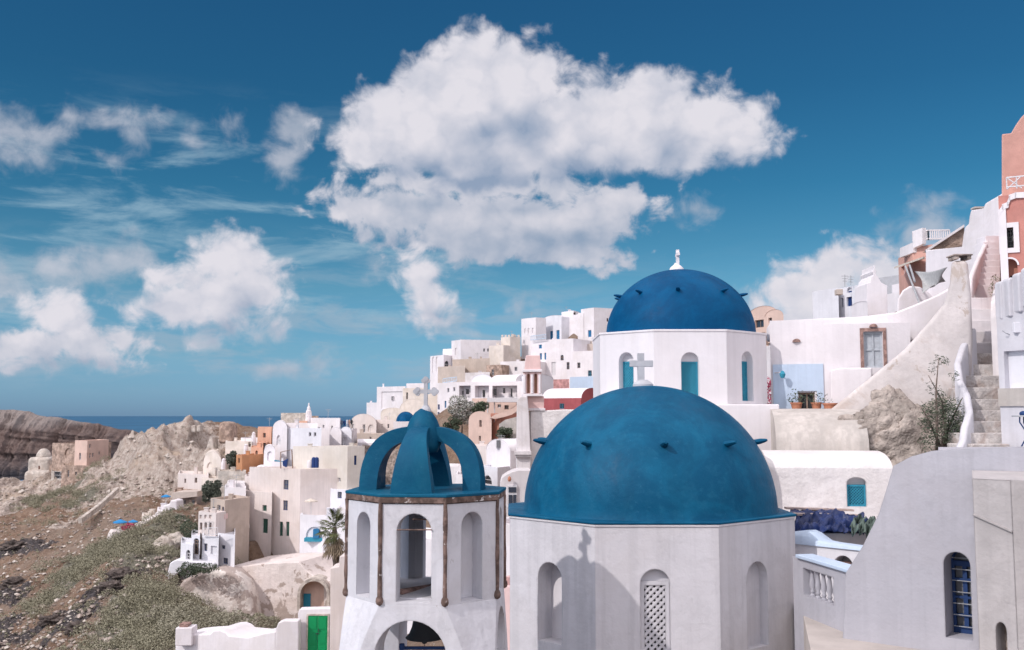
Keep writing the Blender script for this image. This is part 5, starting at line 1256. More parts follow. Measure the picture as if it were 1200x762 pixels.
# arched gateway in the base
gw = thing('archway', 'stone arch around a dark blue door in the stained plaster base', 'archway', P(365, 712, 119))
def archband(parent, name, cx_, w0, w1, ys, yb, Y, th, mat, rise=1.0):
    a0, a1, b0, b1 = P(cx_ - w1, yb, Y), P(cx_ + w1, yb, Y), P(cx_ - w0, yb, Y), P(cx_ + w0, yb, Y)
    zs = P(cx_, ys, Y).z; zb_ = a0.z; R1 = (a1.x - a0.x) / 2; R0 = (b1.x - b0.x) / 2; c = (a0.x + a1.x) / 2; n = 14
    o_ = [(c - R1, zb_)] + [(c - R1 * cos(pi*k/n), zs + R1 * rise * sin(pi*k/n)) for k in range(n+1)] + [(c + R1, zb_)]
    i_ = [(c - R0, zb_)] + [(c - R0 * cos(pi*k/n), zs + R0 * rise * sin(pi*k/n)) for k in range(n+1)] + [(c + R0, zb_)]
    m = MB()
    for k in range(len(o_) - 1):
        q = [o_[k], o_[k+1], i_[k+1], i_[k]]
        m.hexa([(u, Y, v) for u, v in q], [(u, Y + th, v) for u, v in q])
    m.build(name, mat, parent); return i_
i_ = archband(gw, 'arch', 367, 15.5, 19, 697, 716, 117.6, 3, 'palestone')
m2 = MB(); m2.poly([(u, 119.2, v) for u, v in i_]); m2.build('back_wall', 'peach', gw)
m2 = MB(); p, q = P(355.5, 713, 119), P(364, 696, 119); m2.box(p.x, 119.0, p.z, q.x, 119.18, q.z); m2.build('door', 'tealpaint', gw)
# white block in front with arch window, umbrella, house behind
house('white block with a wide arched recess and teal sill below the palm', [(351, 131), (412, 127)], 603, 679, 'coolwhite', d=7, group=G1_, extra=7, ctrl=False, wins=[(0, 358.5, 617.5, 378, 633.5, 'niche', .9)])
m2 = MB(); p, q = P(367, 631, 129.4), P(374, 620, 129.4); m2.box(p.x, 129.2, p.z, q.x, 129.9, q.z); m2.build('window', 'blue', HOUSES[-1][0])
m2 = MB(); p, q = P(358, 634, 130.2), P(379, 631, 129); m2.box(p.x, 129.3, p.z, q.x, 130.4, q.z); m2.build('sill', 'teal', HOUSES[-1][0])
house('white vaulted house behind the cream parasol', [(364, 137), (389, 134)], 580, 604, 'coolwhite', roof='vy', rise=7, d=6, group=G1_, extra=2, wins=[(0, 381, 582, 385, 587, 'glass')])
house('small white house with a grey window beside the belfry ledge', [(387, 133), (412, 131)], 573, 606, 'coolwhite', d=6, group=G1_, extra=2, wins=[(0, 395.5, 576.5, 400.5, 584, 'greyglass')])
def umbrella(label, px, pyt, w, pyb, Y, mat, cat='parasol'):
    root = thing('parasol', label, cat, P(px, pyb, Y)); t = P(px, pyt, Y); b = P(px, pyb, Y); R = w / F * Y / 2; m2 = MB(); n = 8
    rim_ = [t + Vector((R * cos(2*pi*k/n), R * sin(2*pi*k/n), -R * .38)) for k in range(n)]
    m2.add([t] + rim_ + [v + Vector((0, 0, -.12)) for v in rim_], [(0, 1+k, 1+(k+1) % n) for k in range(n)] + [(1+k, 9+k, 9+(k+1) % n, 1+(k+1) % n) for k in range(n)])
    m2.build('canopy', mat, root); m2 = MB(); m2.tube([t + Vector((0,0,-.05)), b], .04, 6); m2.build('pole', 'offwhite', root); return root
umbrella('cream parasol on the white terrace beside the tall cream building', 364.5, 584, 16, 603, 129.5, 'canvas')
house('low white parapet house right of the parasol with steps', [(396, 129.5), (412, 129)], 595, 640, 'white', d=3, group=G1_, extra=2)
# hanging chair frame, blue loungers on the roof terrace
hc = thing('swing_chair', 'blue canvas swing hung from a thin frame on the cream roof terrace', 'swing', P(332, 550, 134.5))
m2 = MB(); m2.tube([P(329, 549, 134.5), P(329, 530, 134.5), P(342, 527, 134.5), P(343, 549, 134.5)], .09, 6); m2.build('frame', 'wood', hc)
m2 = MB(); p = [P(331, 541, 134.3), P(337, 538.5, 134.3), P(335.5, 548, 134.3), P(331.5, 546, 134.3)]; m2.hexa(p, [v + Vector((0, .6, .1)) for v in p]); m2.build('seat', 'navy', hc)
for i, x in enumerate((367.5, 371)):
    m2 = MB(); p = P(x, 548, 133.9); m2.lathe([(.001, -.3), (.3, -.28), (.3, .8), (.24, 1.05), (.001, 1.15)], p + Vector((0, 0, .25)), 14); tag(m2.build('water_tank', 'navy', loc=p, smooth=True, auto=50), ('left one of two dark blue tanks on the cream roof', 'right one of two dark blue tanks on the cream roof')[i], 'tank')
m2 = MB(); p = P(363, 546, 134); m2.lathe([(.001, -.3), (.38, -.28), (.4, .5), (.3, .72), (.001, .78)], p, 14); tag(m2.build('water_tank', 'white2', loc=p, smooth=True, auto=50), 'white tank left of the two dark blue tanks', 'tank')
# ---------- tan building left
house('tan building with a pink balcony and a dark balcony door, left of the cream one', [(246, 130), (263, 126.5), (292, 132)], 586.5, 650, 'tan', d=6, group=G1_, extra=6, wins=[(0, 254.7, 592, 258.4, 603, 'glass', 0, True), (0, 249, 594, 251.6, 600.5, 'greyglass'), (0, 260.2, 594, 262.4, 600.5, 'greyglass')])
HT = HOUSES[-1][0]
house('lower cream storey with three open bays and pink panels', [(232, 126), (252.5, 123.5), (264, 126)], 601.5, 655, 'pinkcream', group=G1_, extra=5, wins=[(0, 234, 612.5, 237, 621, 'brown'), (0, 239.3, 612.5, 242.4, 621, 'brown'), (0, 244.6, 612.5, 247.8, 621, 'brown'), (0, 233.8, 603.5, 236.8, 608, 'niche'), (0, 239.3, 603.5, 242.6, 608, 'niche'), (0, 244.8, 603.5, 248.2, 608, 'niche')])
m2 = MB(); p, q = P(254.5, 608.5, 126), P(264.5, 602.5, 126); m2.box(p.x, 125.6, p.z, q.x, 127, q.z); m2.build('balcony', 'palepink', HT)
house('white house with two small grey windows under the tan building', [(255, 123.5), (275, 121.5)], 625, 674, 'coolwhite', d=5, group=G1_, extra=4, wins=[(0, 259.3, 639, 263.8, 643.5, 'greyglass'), (0, 261, 654, 267, 661, 'greyglass')])
house('white house with an arched bay at the left end of the terraces', [(211.5, 122), (226, 120.5)], 637, 664, 'coolwhite', d=4, group=G1_, extra=3, wins=[(0, 217.8, 644.5, 223, 661, 'dark', .9)])
house('slim white house with a tall brown bay beside the terraces', [(224, 122.5), (234, 121.5)], 627.5, 655, 'coolwhite', d=4, group=G1_, extra=3, wins=[(0, 226.8, 631, 233, 650, 'brown', .5)])
house('white balcony block with railings beside the two grey windows', [(236.5, 122), (256, 121)], 628, 667, 'coolwhite', d=4, group=G1_, extra=4, wins=[(0, 239, 637, 243, 646, 'greyglass'), (0, 247, 640, 254, 650, 'niche')])
railing('thin white railing on the balcony block', [(237, 628), (255, 627)], .9, 'offwhite', 8, [121.5, 120.6], fat=.05)
slab('stair_wall', 'white stepped wall running down left from the arched bay house', 'wall', [(186, 686), (190, 678), (196, 672), (199, 660), (204, 657), (208, 656), (226, 658), (250, 661), (250, 667), (222, 664), (208, 672), (198, 679), (190, 688)], 120, 2.2, 'coolwhite', bevel=.15)
# ---------- orange / brown house
house('orange brown walled house with one small window', [(276.6, 152), (283.2, 149), (312, 157)], 534, 560, 'orange', d=6, group=G1_, extra=4, wins=[(0, 278.8, 537, 281, 543, 'brown')])
house('little orange house with arched hatch behind the brown wall', [(294, 158), (308, 156)], 524, 545, 'salmon', d=5, group=G1_, wins=[(0, 299, 528, 302, 536, 'brown', .9)])
house('salmon tower house with one brown window against the sea', [(301.8, 172), (318, 169), (320, 172)], 500.5, 530, 'salmon', group=G1_, wins=[(0, 308, 507.5, 311.4, 513, 'brown')])
house('dark doorway annex under the salmon tower', [(303, 165), (313, 164)], 518, 535, 'salmon', d=4, group=G1_, wins=[(0, 304, 520, 307, 527, 'dark'), (0, 308, 519, 312.5, 531, 'brown', 0, True)])
# ---------- white houses of the headland
house('white vault fronted house with a cream door, left of the long box house', [(319, 158), (336, 154)], 502, 552, 'white', roof='vy', rise=9, d=9, group=G3_, wins=[(0, 324, 510, 329, 522, 'white', .9), (0, 323, 500.5, 326, 503, 'brown')])
house('long white box house with two small windows and a moulded sill', [(334, 155), (376.5, 151)], 501.5, 530, 'coolwhite', d=8, group=G3_, wins=[(0, 361.8, 506.8, 364.6, 511.6, 'dark'), (0, 367.6, 506.8, 370.4, 511.6, 'dark')])
house('sloping white roof house top behind the long box house', [(335, 162), (372, 158)], 496, 520, 'white2', d=6, group=G3_)
house('pale stone block on the skyline of the headland', [(329, 186), (359, 182)], 484, 505, 'palestone', d=8, group=G3_)
house('small orange roof box beside the slim white belfry', [(348, 176), (360, 175)], 493.5, 504, 'salmon', d=4, group=G3_)
house('big white house with a plain gabled side right of the slim belfry', [(364, 176), (398, 170), (399, 176)], 490, 525, 'white', d=9, group=G3_, wins=[(0, 378, 498, 380, 502, 'dark'), (0, 388, 499, 390, 503, 'dark')])
house('tan roof behind the big white gabled house', [(365, 186), (373, 185)], 487.5, 500, 'ruinstone', d=4, group=G3_)
sp = thing('belfry', 'slim white tapering belfry standing against the sea', 'belfry', P(361.5, 496, 178))
m2 = MB(); c = P(361.5, 498, 178); k = 178 / F
m2.lathe([(4.2*k, -2), (4.0*k, 6*k), (3.6*k, 9*k), (3.8*k, 9.5*k), (3.2*k, 16*k), (2.2*k, 17*k), (2.0*k, 20*k), (.9*k, 22*k), (.8*k, 24.5*k), (.001, 26*k)], c, 10); m2.build('shaft', 'white', sp)
house('white twin vault left one below the big white house', [(386, 160), (400, 158)], 507, 530, 'white', roof='vy', rise=6, d=7, group=G3_)
house('white twin vault right one beside the people', [(398, 162), (412, 160)], 506, 530, 'coolwhite', roof='vy', rise=5, d=7, group=G3_, wins=[(0, 402, 512, 407, 522, 'niche', .9)])
house('small white barrel room with arched niche under the salmon tower', [(309, 148), (322, 147)], 528, 560, 'white', roof='vy', rise=6, d=5, group=G3_, wins=[(0, 313, 529, 319, 540, 'niche', .9)])
house('white roof terrace with a small blue awning behind the tall cream building', [(313, 144), (335, 143)], 541, 560, 'white', d=5, group=G3_)
m2 = MB(); p = [P(321.5, 539, 144), P(334, 541, 143), P(334, 543, 145), P(322, 541, 146)]; m2.hexa([v - Vector((0,0,.15)) for v in p], p); tag(m2.build('awning', 'tealpaint', loc=p[0]), 'small flat teal awning on the white roof terrace', 'awning')
house('white stepped wall house in front of the brown orange wall', [(298, 143), (316, 142)], 553, 580, 'white', roof='vy', rise=6, d=5, group=G3_)
house('pinkish flat house left of the tall cream building', [(286.6, 141), (312, 140)], 558, 590, 'pinkcream', d=5, group=G1_, wins=[(0, 296, 571, 299, 576, 'dark')])
cloth('awning', 'dark blue cloth canopy on the pinkish flat roof', [(309, 317, 561, 139.5), (309, 317, 557.5, 141)], 'navy', 3, .15, 'canopy')
house('chalk white stepped block between the green tree and the pinkish house', [(263, 137), (288, 136)], 571, 600, 'white', d=6, group=G1_)
house('upper part of the chalk white stepped block', [(266, 140), (287, 139)], 565.5, 580, 'white2', d=4, group=G1_)
house('rough pale retaining wall above the chalk white block', [(255, 146), (288, 145)], 552, 575, 'palestone', d=4, group=G1_)
house('pale yellow vaulted house at the end of the pale wall', [(237.5, 165), (252, 161), (264, 163)], 548, 570, 'paleyellow', d=8, group=G1_, roof='flat', extra=3)
house('pale yellow barrel vault with a rounded front', [(238, 164), (259, 160.5)], 541, 570, 'paleyellow', roof='vy', rise=12, d=10, group=G1_, wins=[(0, 242.5, 534, 250, 549, 'niche', .9)], rmat='paleyellow')
house('long pinkish white wall house on the left shoulder', [(208, 160), (244, 156)], 555, 590, 'pinkcream', d=6, group=G1_, extra=4, wins=[(0, 228, 560, 231, 566, 'brown'), (0, 216, 561, 218, 566, 'brown')])
house('cream step block in front of the pinkish white wall', [(236, 155), (262, 152)], 560, 585, 'paleyellow', d=4, group=G1_)
house('flat cream roof house near the salmon tower', [(264, 170), (295, 167)], 517, 540, 'paleyellow', d=6, group=G3_, wins=[(0, 291, 516, 294, 524, 'brown')])
house('low white flat house with white chimneys by the salmon tower', [(282, 175), (306, 173)], 513.5, 530, 'white', d=5, group=G3_)
for i, (x, y0, y1) in enumerate(((297, 506, 522), (288, 520, 533), (262, 537, 549), (330, 486, 487))):
    if i == 3: continue
    m2 = MB(); c = P(x, y1, 168 - i * 4); h_ = P(x, y0, 168 - i * 4).z - c.z; m2.lathe([(.42, -1), (.40, h_ * .5), (.28, h_ * .85), (.34, h_ * .87), (.05, h_)], c, 8)
    tag(m2.build('chimney', 'white', loc=c), ('slim white chimney left of the salmon tower', 'short white chimney on the cream roof', 'small white chimney beside the olive tree')[i], 'chimney')
hut = house('flat tan roofed hut with a dark door at the slope edge', [(203, 150), (230.5, 148)], 577, 600, 'ruinstone', d=6, group=G1_, extra=3, wins=[(0, 215, 586, 217.4, 591, 'dark'), (0, 223.8, 586, 228, 594.5, 'dark', 0, True)])
slab('hut_roof', 'pale tan slab roof of the hut at the slope edge', 'roof', [(202, 577.5), (231, 576), (231, 582), (202, 585)], 147.5, 5, 'beige')
umbrella('small blue parasol left of the tan roofed hut', 194.5, 579.5, 11, 592, 149, 'parasol'); umbrella('small blue parasol right above the tan roofed hut', 212, 575.5, 9, 584, 156, 'parasol')
slab('terrace_wall', 'broken white terrace walls stepping down left of the hut', 'wall', [(180, 606), (183, 600), (190, 598), (192, 592), (198, 591), (200, 586), (207, 587), (208, 600), (200, 604), (190, 608), (182, 612)], 141, 3, 'white', bevel=.2)
slab('terrace_wall', 'white curving terrace wall running up the slope from the blue parasol', 'wall', [(126, 643), (129, 628), (132, 622), (150, 622), (160, 616), (170, 612), (182, 606), (196, 598), (200, 600), (199, 606), (180, 612), (164, 620), (150, 627), (138, 636), (130, 645)], 137, 2.5, 'pinkcream', Y2=141, bevel=.2)
house('low cream terrace room above the lowest blue parasols', [(166, 144), (186, 142.5)], 604, 616, 'paleyellow', d=3, group=G1_, extra=3, wins=[(0, 172, 607, 174, 612, 'dark')])
house('small white terrace room just below the small blue parasol', [(184, 147), (204, 145.5)], 597, 608, 'white', d=3, group=G1_, extra=3, wins=[(0, 190, 600, 192, 605, 'glass'), (0, 197, 599, 199, 606, 'blue', 0, True)])
umbrella('large blue parasol on the lowest white terrace', 141, 608.5, 17, 624, 139, 'parasol'); umbrella('blue parasol behind the large one on the lowest terrace', 156, 609, 11, 619, 141, 'parasol')
foliage('flower_bush', P(152, 619, 138.5), (1.0, .8, .7), 400, .14, 'bougain', seed=3, label='reddish flowering bush beside the large blue parasol', cat='bush')
# ---------- green gate and white walls low centre
gt = slab('gate_wall', 'white wall with rounded shoulder holding the green double gate', 'wall', [(349, 800), (349, 719), (351, 714), (388, 713), (388, 800)], 68, .8, 'white', bevel=.06)
boolean(gt, [(lambda: (lambda m: (m.box(P(360.5, 740, 68).x, 67.5, P(360, 780, 68).z, P(384, 740, 68).x, 68.35, P(360, 721.5, 68).z), m.build('cutter', 'white'))[1])(MB()))()]) if False else None
gd = thing('gate', 'bright green wooden double gate in the white wall', 'gate', P(372, 790, 67.9)); x0, x1 = P(360.8, 740, 67.9).x, P(383.8, 740, 67.9).x; zt_, zb_ = P(372, 721.5, 67.9).z, P(372, 790, 67.9).z; xm = (x0 + x1) / 2
for (u, v) in ((x0, xm - .012), (xm + .012, x1)):
    m2 = MB(); m2.box(u, 67.90, zb_, v, 67.99, zt_); 
    for q in range(3): z = zt_ - .12 - .95 * q; m2.box(u + .1, 67.87, z - .75, v - .1, 67.9, z)
    m2.build('leaf', 'green', gd)
m2 = MB(); m2.box(xm + .05, 67.80, zt_ - 1.05, xm + .09, 67.86, zt_ - .85); m2.box(xm - .12, 67.84, zt_ - 1.2, xm + .12, 67.868, zt_ - 1.14); m2.build('handle', 'bell', gd)
m2 = MB(); e = .10; m2.box(x0 - e, 67.86, zb_, x0, 67.999, zt_ + e); m2.box(x1, 67.86, zb_, x1 + e, 67.999, zt_ + e); m2.box(x0, 67.86, zt_, x1, 67.999, zt_ + e); m2.build('gate_frame', 'palestone', gd)
for nm in ('wall',): pass
MT['brightgreen'] = flat('bright green paint', (0.0, 0.27, 0.09), 0.5, 0.08)
for o in gd.children:
    if o.name.startswith('leaf'): o.data.materials[0] = MT['brightgreen']
slab('pillar_wall', 'tall cream white pillar wall between the green gate and the belfry', 'wall', [(386.5, 800), (387, 666), (397, 664), (398, 652), (412, 651), (412, 800)], 66, 2, 'pinkcream', bevel=.06)
slab('garden_wall', 'white wall with a big rounded top left of the green gate', 'wall', [(322, 800), (323, 738), (326, 730), (332, 727.5), (350, 727.5), (350, 800)], 67, .8, 'white', bevel=.08)
slab('garden_wall', 'long low white wall with a hump and chimney at the bottom edge', 'wall', [(205, 800), (205, 746), (224, 744), (246, 743), (250, 739), (258, 738.5), (264, 741), (268, 745), (290, 747), (310, 742), (323, 740), (323, 800)], 70, 3, 'white', Y2=67, bevel=.1)
cm = thing('chimney', 'square white chimney with a dark cap at the left end of the low wall', 'chimney', P(214, 746, 69.5)); m2 = MB(); p, q = P(205.3, 748, 69), P(225, 736, 69); m2.box(p.x, 69, p.z - .5, q.x, 70.2, q.z); m2.build('stack', 'white', cm, bevel=.05)
m2 = MB(); p, q = P(210, 735.9, 69.2), P(220, 731.5, 69.2); m2.box(p.x, 69.2, p.z + .02, q.x, 70, q.z); m2.build('cap', 'redstone', cm)
# ---------- centre hill --------------------------------------------------------
H_ = house
H_('cream vaulted house with a dark door, left of the belfry crown', [(410, 215), (441, 207)], 497, 515, 'pinkcream', roof='vy', rise=12, d=10, group=G2_, wins=[(0, 425, 496, 427.8, 507, 'dark', 0, True), (0, 413, 495, 415, 505, 'white'), (0, 428.5, 490.2, 431, 492.5, 'brown'), (0, 431, 496, 439, 506, 'niche', .8)])
H_('long beige retaining house under the cream vaulted one', [(403, 200), (450, 196)], 508, 535, 'beige', d=6, group=G2_, wins=[(0, 433, 512, 435, 517, 'dark'), (0, 412, 513, 415, 520, 'brown')])
H_('white barrel roof just above the cream stair tower', [(419, 170), (440, 168)], 519, 540, 'white', roof='vx', rise=4, d=5, group=G2_)
H_('small rubble stone wall house left of the belfry crown', [(424, 165), (448, 163)], 522, 590, 'stone', d=5, group=G2_)
H_('rubble stone gable seen between the crown ribs', [(446, 140), (480, 138)], 528, 590, 'stone', d=6, group=G2_)
H_('low grey white wall under the rubble gable', [(470, 120), (540, 116)], 545, 600, 'white2', d=6, group=G2_)
H_('white skyline house with a framed front and small window at the far left', [(441.5, 262), (475, 256)], 453.5, 490, 'white', d=9, group=G2_, wins=[(0, 447, 459, 471, 479, 'niche'), (0, 458.5, 464.5, 461.5, 469.5, 'dark')])
H_('lowest white house on the left end of the skyline', [(429.5, 270), (444, 267)], 472, 495, 'white', d=8, group=G2_)
H_('white house block behind the cross of the belfry', [(476, 270), (498, 267)], 449.5, 480, 'white', d=8, group=G2_)
H_('cream house behind the left arm of the cross', [(472, 255), (497, 252)], 455, 485, 'paleyellow', d=7, group=G2_, wins=[(0, 476, 460, 478, 468, 'brown')])
H_('cream vault roof left of the small blue dome', [(446, 240), (474, 236)], 484, 505, 'paleyellow', roof='vy', rise=6, d=8, group=G2_)
H_('cream vault roof right of the small blue dome', [(468, 232), (500, 228)], 480, 505, 'paleyellow', roof='vy', rise=12, d=9, group=G2_)
H_('pinkish white house right below the cream vault', [(440, 225), (462, 222)], 492, 520, 'pinkcream', d=6, group=G2_, wins=[(0, 454, 497, 456, 502, 'dark'), (0, 447, 497, 449, 503, 'niche')])
H_('beige terraced house by the right arm of the cross', [(500, 238), (516, 236)], 462, 500, 'paleyellow', d=7, group=G2_)
# small blue-domed chapel
cp = thing('chapel', 'tiny white chapel with a blue dome left of the belfry crown', 'chapel', P(475, 505, 205)); c = P(475, 494, 205); k = 205 / F
m2 = MB(); m2.box(c.x - 12.5*k, 203, c.z - 5, c.x + 12.5*k, 208, c.z); m2.build('body', 'white', cp); m2 = MB(); m2.lathe([(11*k*cos(t), 11.5*k*sin(t)) for t in [pi/2*q/14 for q in range(14)]] + [(.001, 11.5*k)], (c.x, 205.5, c.z), 28); m2.build('dome', 'dome2', cp, smooth=True)
CTRL.append((c.x, 205, c.z - 4))
H_('tall white plain walled house right of the cross with blue shutters', [(512.5, 206), (538, 200)], 449, 505, 'white', d=9, group=G2_, wins=[(0, 524, 455, 526.5, 460, 'glass'), (0, 531, 454, 533.5, 459, 'glass'), (0, 521, 470, 523, 478, 'blue'), (0, 513, 474, 515.3, 480, 'navy'), (0, 512.8, 483, 515, 487, 'navy')])
H_('beige stepped terrace house below the arched white one', [(513, 235), (545, 229)], 430, 460, 'beige', d=8, group=G2_)
H_('beige ramp wall house under the big white cube', [(530, 240), (574, 234)], 421.5, 445, 'tan', d=7, group=G2_)
railing('bright blue balcony railing below the beige terrace house', [(519, 449), (535, 447)], .9, 'skyrail', 8, [206, 205], fat=.09)
H_('white house with two tall pale arches on the skyline', [(504, 262), (520, 256), (540, 262)], 416, 450, 'white', group=G2_, wins=[(0, 506.5, 418, 509, 437, 'niche', 1), (0, 510.7, 418, 513.2, 437, 'niche', 1), (1, 521, 423, 526, 431, 'dark', .9)])
H_('white curved shoulder between the arched house and the big cube', [(519, 266), (545, 262)], 415, 445, 'white', d=7, group=G2_, roof='vx', rise=7)
H_('big white cube house with two small dark windows on the skyline', [(529, 259), (540, 254), (590, 256.5)], 398, 426, 'white', group=G2_, extra=8, wins=[(1, 566.4, 408.5, 568.4, 412.3, 'dark'), (1, 571, 408.5, 573, 412.3, 'dark'), (0, 533.3, 408, 535, 417, 'niche')])
H_('cream square house with crenellated top left of the tall white ones', [(587, 248), (598, 245), (610, 246.5)], 394.5, 430, 'paleyellow', group=G2_, extra=8)
m2 = MB()
for t in range(6): p = P(587.5 + t * 3.8, 394.6, 245.5 + (abs(t-3))*1.2); m2.box(p.x, p.y, p.z - .1, p.x + .5, p.y + .5, p.z + .45)
m2.build('crenel', 'paleyellow', HOUSES[-1][0])
H_('cream lower wing in front of the crenellated house', [(573, 246), (590, 243)], 405.5, 430, 'paleyellow', d=5, group=G2_)
H_('tan patched wall house under the cream wing', [(570, 226), (588, 224)], 428, 445, 'ruinstone', d=5, group=G2_, wins=[(0, 576, 433, 579, 440, 'dark')])
H_('white terrace wall house right of the tan patched one', [(586, 228), (624, 224)], 424, 452, 'white', d=7, group=G2_, wins=[(0, 592, 430, 594.5, 437, 'dark'), (0, 603, 430, 606, 435, 'glass')])
H_('low white roof terrace left of the tan patched one', [(545, 226), (574, 222)], 437, 455, 'white2', d=6, group=G2_)
H_('cream white tower house with three pale slits at the skyline', [(611, 250), (628, 246), (640, 247.5)], 372, 410, 'white', group=G2_, extra=9, wins=[(0, 614.5, 385, 616, 391, 'niche'), (0, 618.5, 385, 620.3, 392, 'niche'), (0, 623.5, 384.5, 625, 390.5, 'niche')])
H_('curved white gable top behind the two bright blue doors', [(637, 252), (658, 246)], 374, 402, 'coolwhite', d=8, group=G2_, roof='vy', rise=3, wins=[(0, 644.5, 388, 648, 399, 'blue', 0, True), (0, 652, 387, 655.7, 399.2, 'blue', 0, True)], rmat='white')
H_('white house right of the bright blue doors', [(658, 250), (684, 243)], 371, 405, 'white', d=9, group=G2_, wins=[(0, 677, 395, 681, 402, 'brown')])
H_('little rooftop room with a dark hatch on the skyline', [(658, 256), (672, 252), (679, 256)], 364, 375, 'white', d=4, group=G2_, wins=[(1, 671, 366, 675, 370, 'brown')])
H_('white skyline house with one blue window and pinkish side', [(681, 244), (696, 240), (721, 242.5)], 360.5, 405, 'white', group=G2_, wins=[(0, 689, 387, 693, 395, 'blue'), (1, 711, 373, 713, 377, 'brown')])
H_('white roof room left of the pinkish sided skyline house', [(677, 244), (684, 243)], 367, 378, 'white', d=4, group=G2_)
H_('wide white house with scattered small windows under the skyline houses', [(622, 232), (672, 226)], 399, 455, 'white', d=9, group=G2_, wins=[
    (0, 631.5, 404, 635, 408.5, 'blue'), (0, 632.5, 414, 635, 421.5, 'blue'), (0, 638, 413.5, 640, 421.5, 'blue'), (0, 656.8, 416, 660.5, 422.5, 'woodglass', .9), (0, 646.3, 424.5, 651.3, 440, 'white', 0, True), (0, 664, 424.5, 667.3, 433, 'woodglass')])
H_('white house with a four pane blue window left of the rear church', [(671, 224), (704, 220)], 412, 462, 'white', d=9, group=G2_, wins=[(0, 676.5, 425, 680, 431.5, 'woodglass'), (0, 689, 434.2, 693.5, 441, 'tealglass')])
H_('beige parapet strip house above the four pane window', [(671, 234), (702, 230)], 404, 430, 'beige', d=5, group=G2_)
railing('blue balustrade left of the two bright blue doors', [(622, 399), (640, 397)], 1.0, 'skyrail', 12, [231, 229], fat=.09)
H_('pale blue walled house left of the rear church', [(668, 190), (700, 186)], 442, 470, 'skyblue', d=6, group=G2_)
H_('weathered rose masonry block behind the red house', [(641, 196), (667, 193)], 445, 465, 'rosestone', d=5, group=G2_)
# red house with white vault
rv = H_('dark red house with a white barrel roof and one small blue window', [(636, 150), (681, 146)], 467, 482, 'darkred', roof='vx', rise=12, d=6, group='red and pink houses', rmat='white', wins=[(0, 655.8, 473, 661.2, 479, 'tealglass')], rev=.12)
# pink bell tower of the middle distance
pt = thing('bell_tower', 'slender pale pink and white bell tower in the middle distance', 'bell tower', P(625, 480, 84)); k = 84 / F
def pbx(x0, y0, x1, y1, Y0, Y1, mat, nm, bev=0): m = MB(); p, q = P(x0, y1, Y0), P(x1, y0, Y0); m.box(p.x, Y0, p.z, q.x, Y1, q.z); return m.build(nm, mat, pt, bevel=bev)
m2 = MB(); p, q = P(614.5, 434, 83.5), P(634, 416.5, 83.5); m2.hexa([(p.x, 83.5, p.z), (q.x, 83.5, p.z), (q.x, 85, p.z), (p.x, 85, p.z)], [(p.x + .14, 83.6, q.z), (q.x - .06, 83.6, q.z), (q.x - .06, 84.9, q.z), (p.x + .14, 84.9, q.z)]); m2.build('upper_block', 'palepink', pt, bevel=.05)
pbx(612.5, 433, 635.5, 436, 83.3, 85.2, 'white', 'cornice', .03)
a, b = Vat(613.5, 83.5, 450), Vat(634.5, 83.5, 450)
hs = [(pix_on(x0, 450, a, b)[0], P(x0, 461, 83.5).z, pix_on(x1, 450, a, b)[0], P(x0, 438, 83.5).z, 1.0) for x0, x1 in ((617.6, 621.0), (626.2, 629.6))]
m2 = MB(); W = facade(m2, a, b, P(614, 463, 83.5).z, P(614, 436, 83.5).z, hs, .5); ub = (b - a).length; z0_, z1_ = P(614, 463, 83.5).z, P(614, 436, 83.5).z
for u in (0, ub): m2.quad(W(u, z0_), W(u, z1_), W(u, z1_, 1.5), W(u, z0_, 1.5))
m2.build('arcade_wall', 'palepink', pt)
for h in hs: m2 = MB(); m2.poly([W(x, y, .49) for x, y in [(h[0], h[1])] + arc_pts(h[0], h[2], h[3]) + [(h[2], h[1])]]); m2.build('arch_back', 'salmon', pt)
for x in (614.6, 623.6, 632.6): m2 = MB(); p = P(x, 461, 83.4); m2.tube([p, P(x, 439, 83.4)], .12, 10); m2.build('pilaster', 'white', pt, smooth=True, auto=50)
pbx(612, 461.5, 636, 464.5, 83.2, 85.2, 'white', 'cornice', .03)
pbx(617.5, 464.5, 637.5, 480, 83.6, 86, 'palepink', 'base', .03); pbx(617, 478.5, 639, 481.5, 83.4, 86.2, 'white', 'cornice', .03)
wp = slab('bell_tower_pier', 'tall plain whitewashed pier below the pink bell tower with moulded ledge', 'pier', [(605, 640), (605, 532), (606, 470), (609, 465), (618, 464), (620, 485), (622, 531), (622, 640)], 82.5, 3, 'white2', bevel=.08)
slab('church_wall', 'broad whitewashed church wall with blind arch right of the pink bell tower', 'wall', [(621.5, 640), (621.5, 482), (660, 480), (682, 480), (720, 482), (720, 640)], 83.5, 3, 'lumpy', bevel=.1)
m2 = MB(); p, q = P(602.5, 533, 82), P(622.5, 529, 82); m2.box(p.x, 82, p.z, q.x, 83, q.z); p, q = P(604, 536, 82.2), P(622.4, 533, 82.2); m2.box(p.x, 82.2, p.z, q.x, 83, q.z); m2.build('ledge', 'white2', wp)
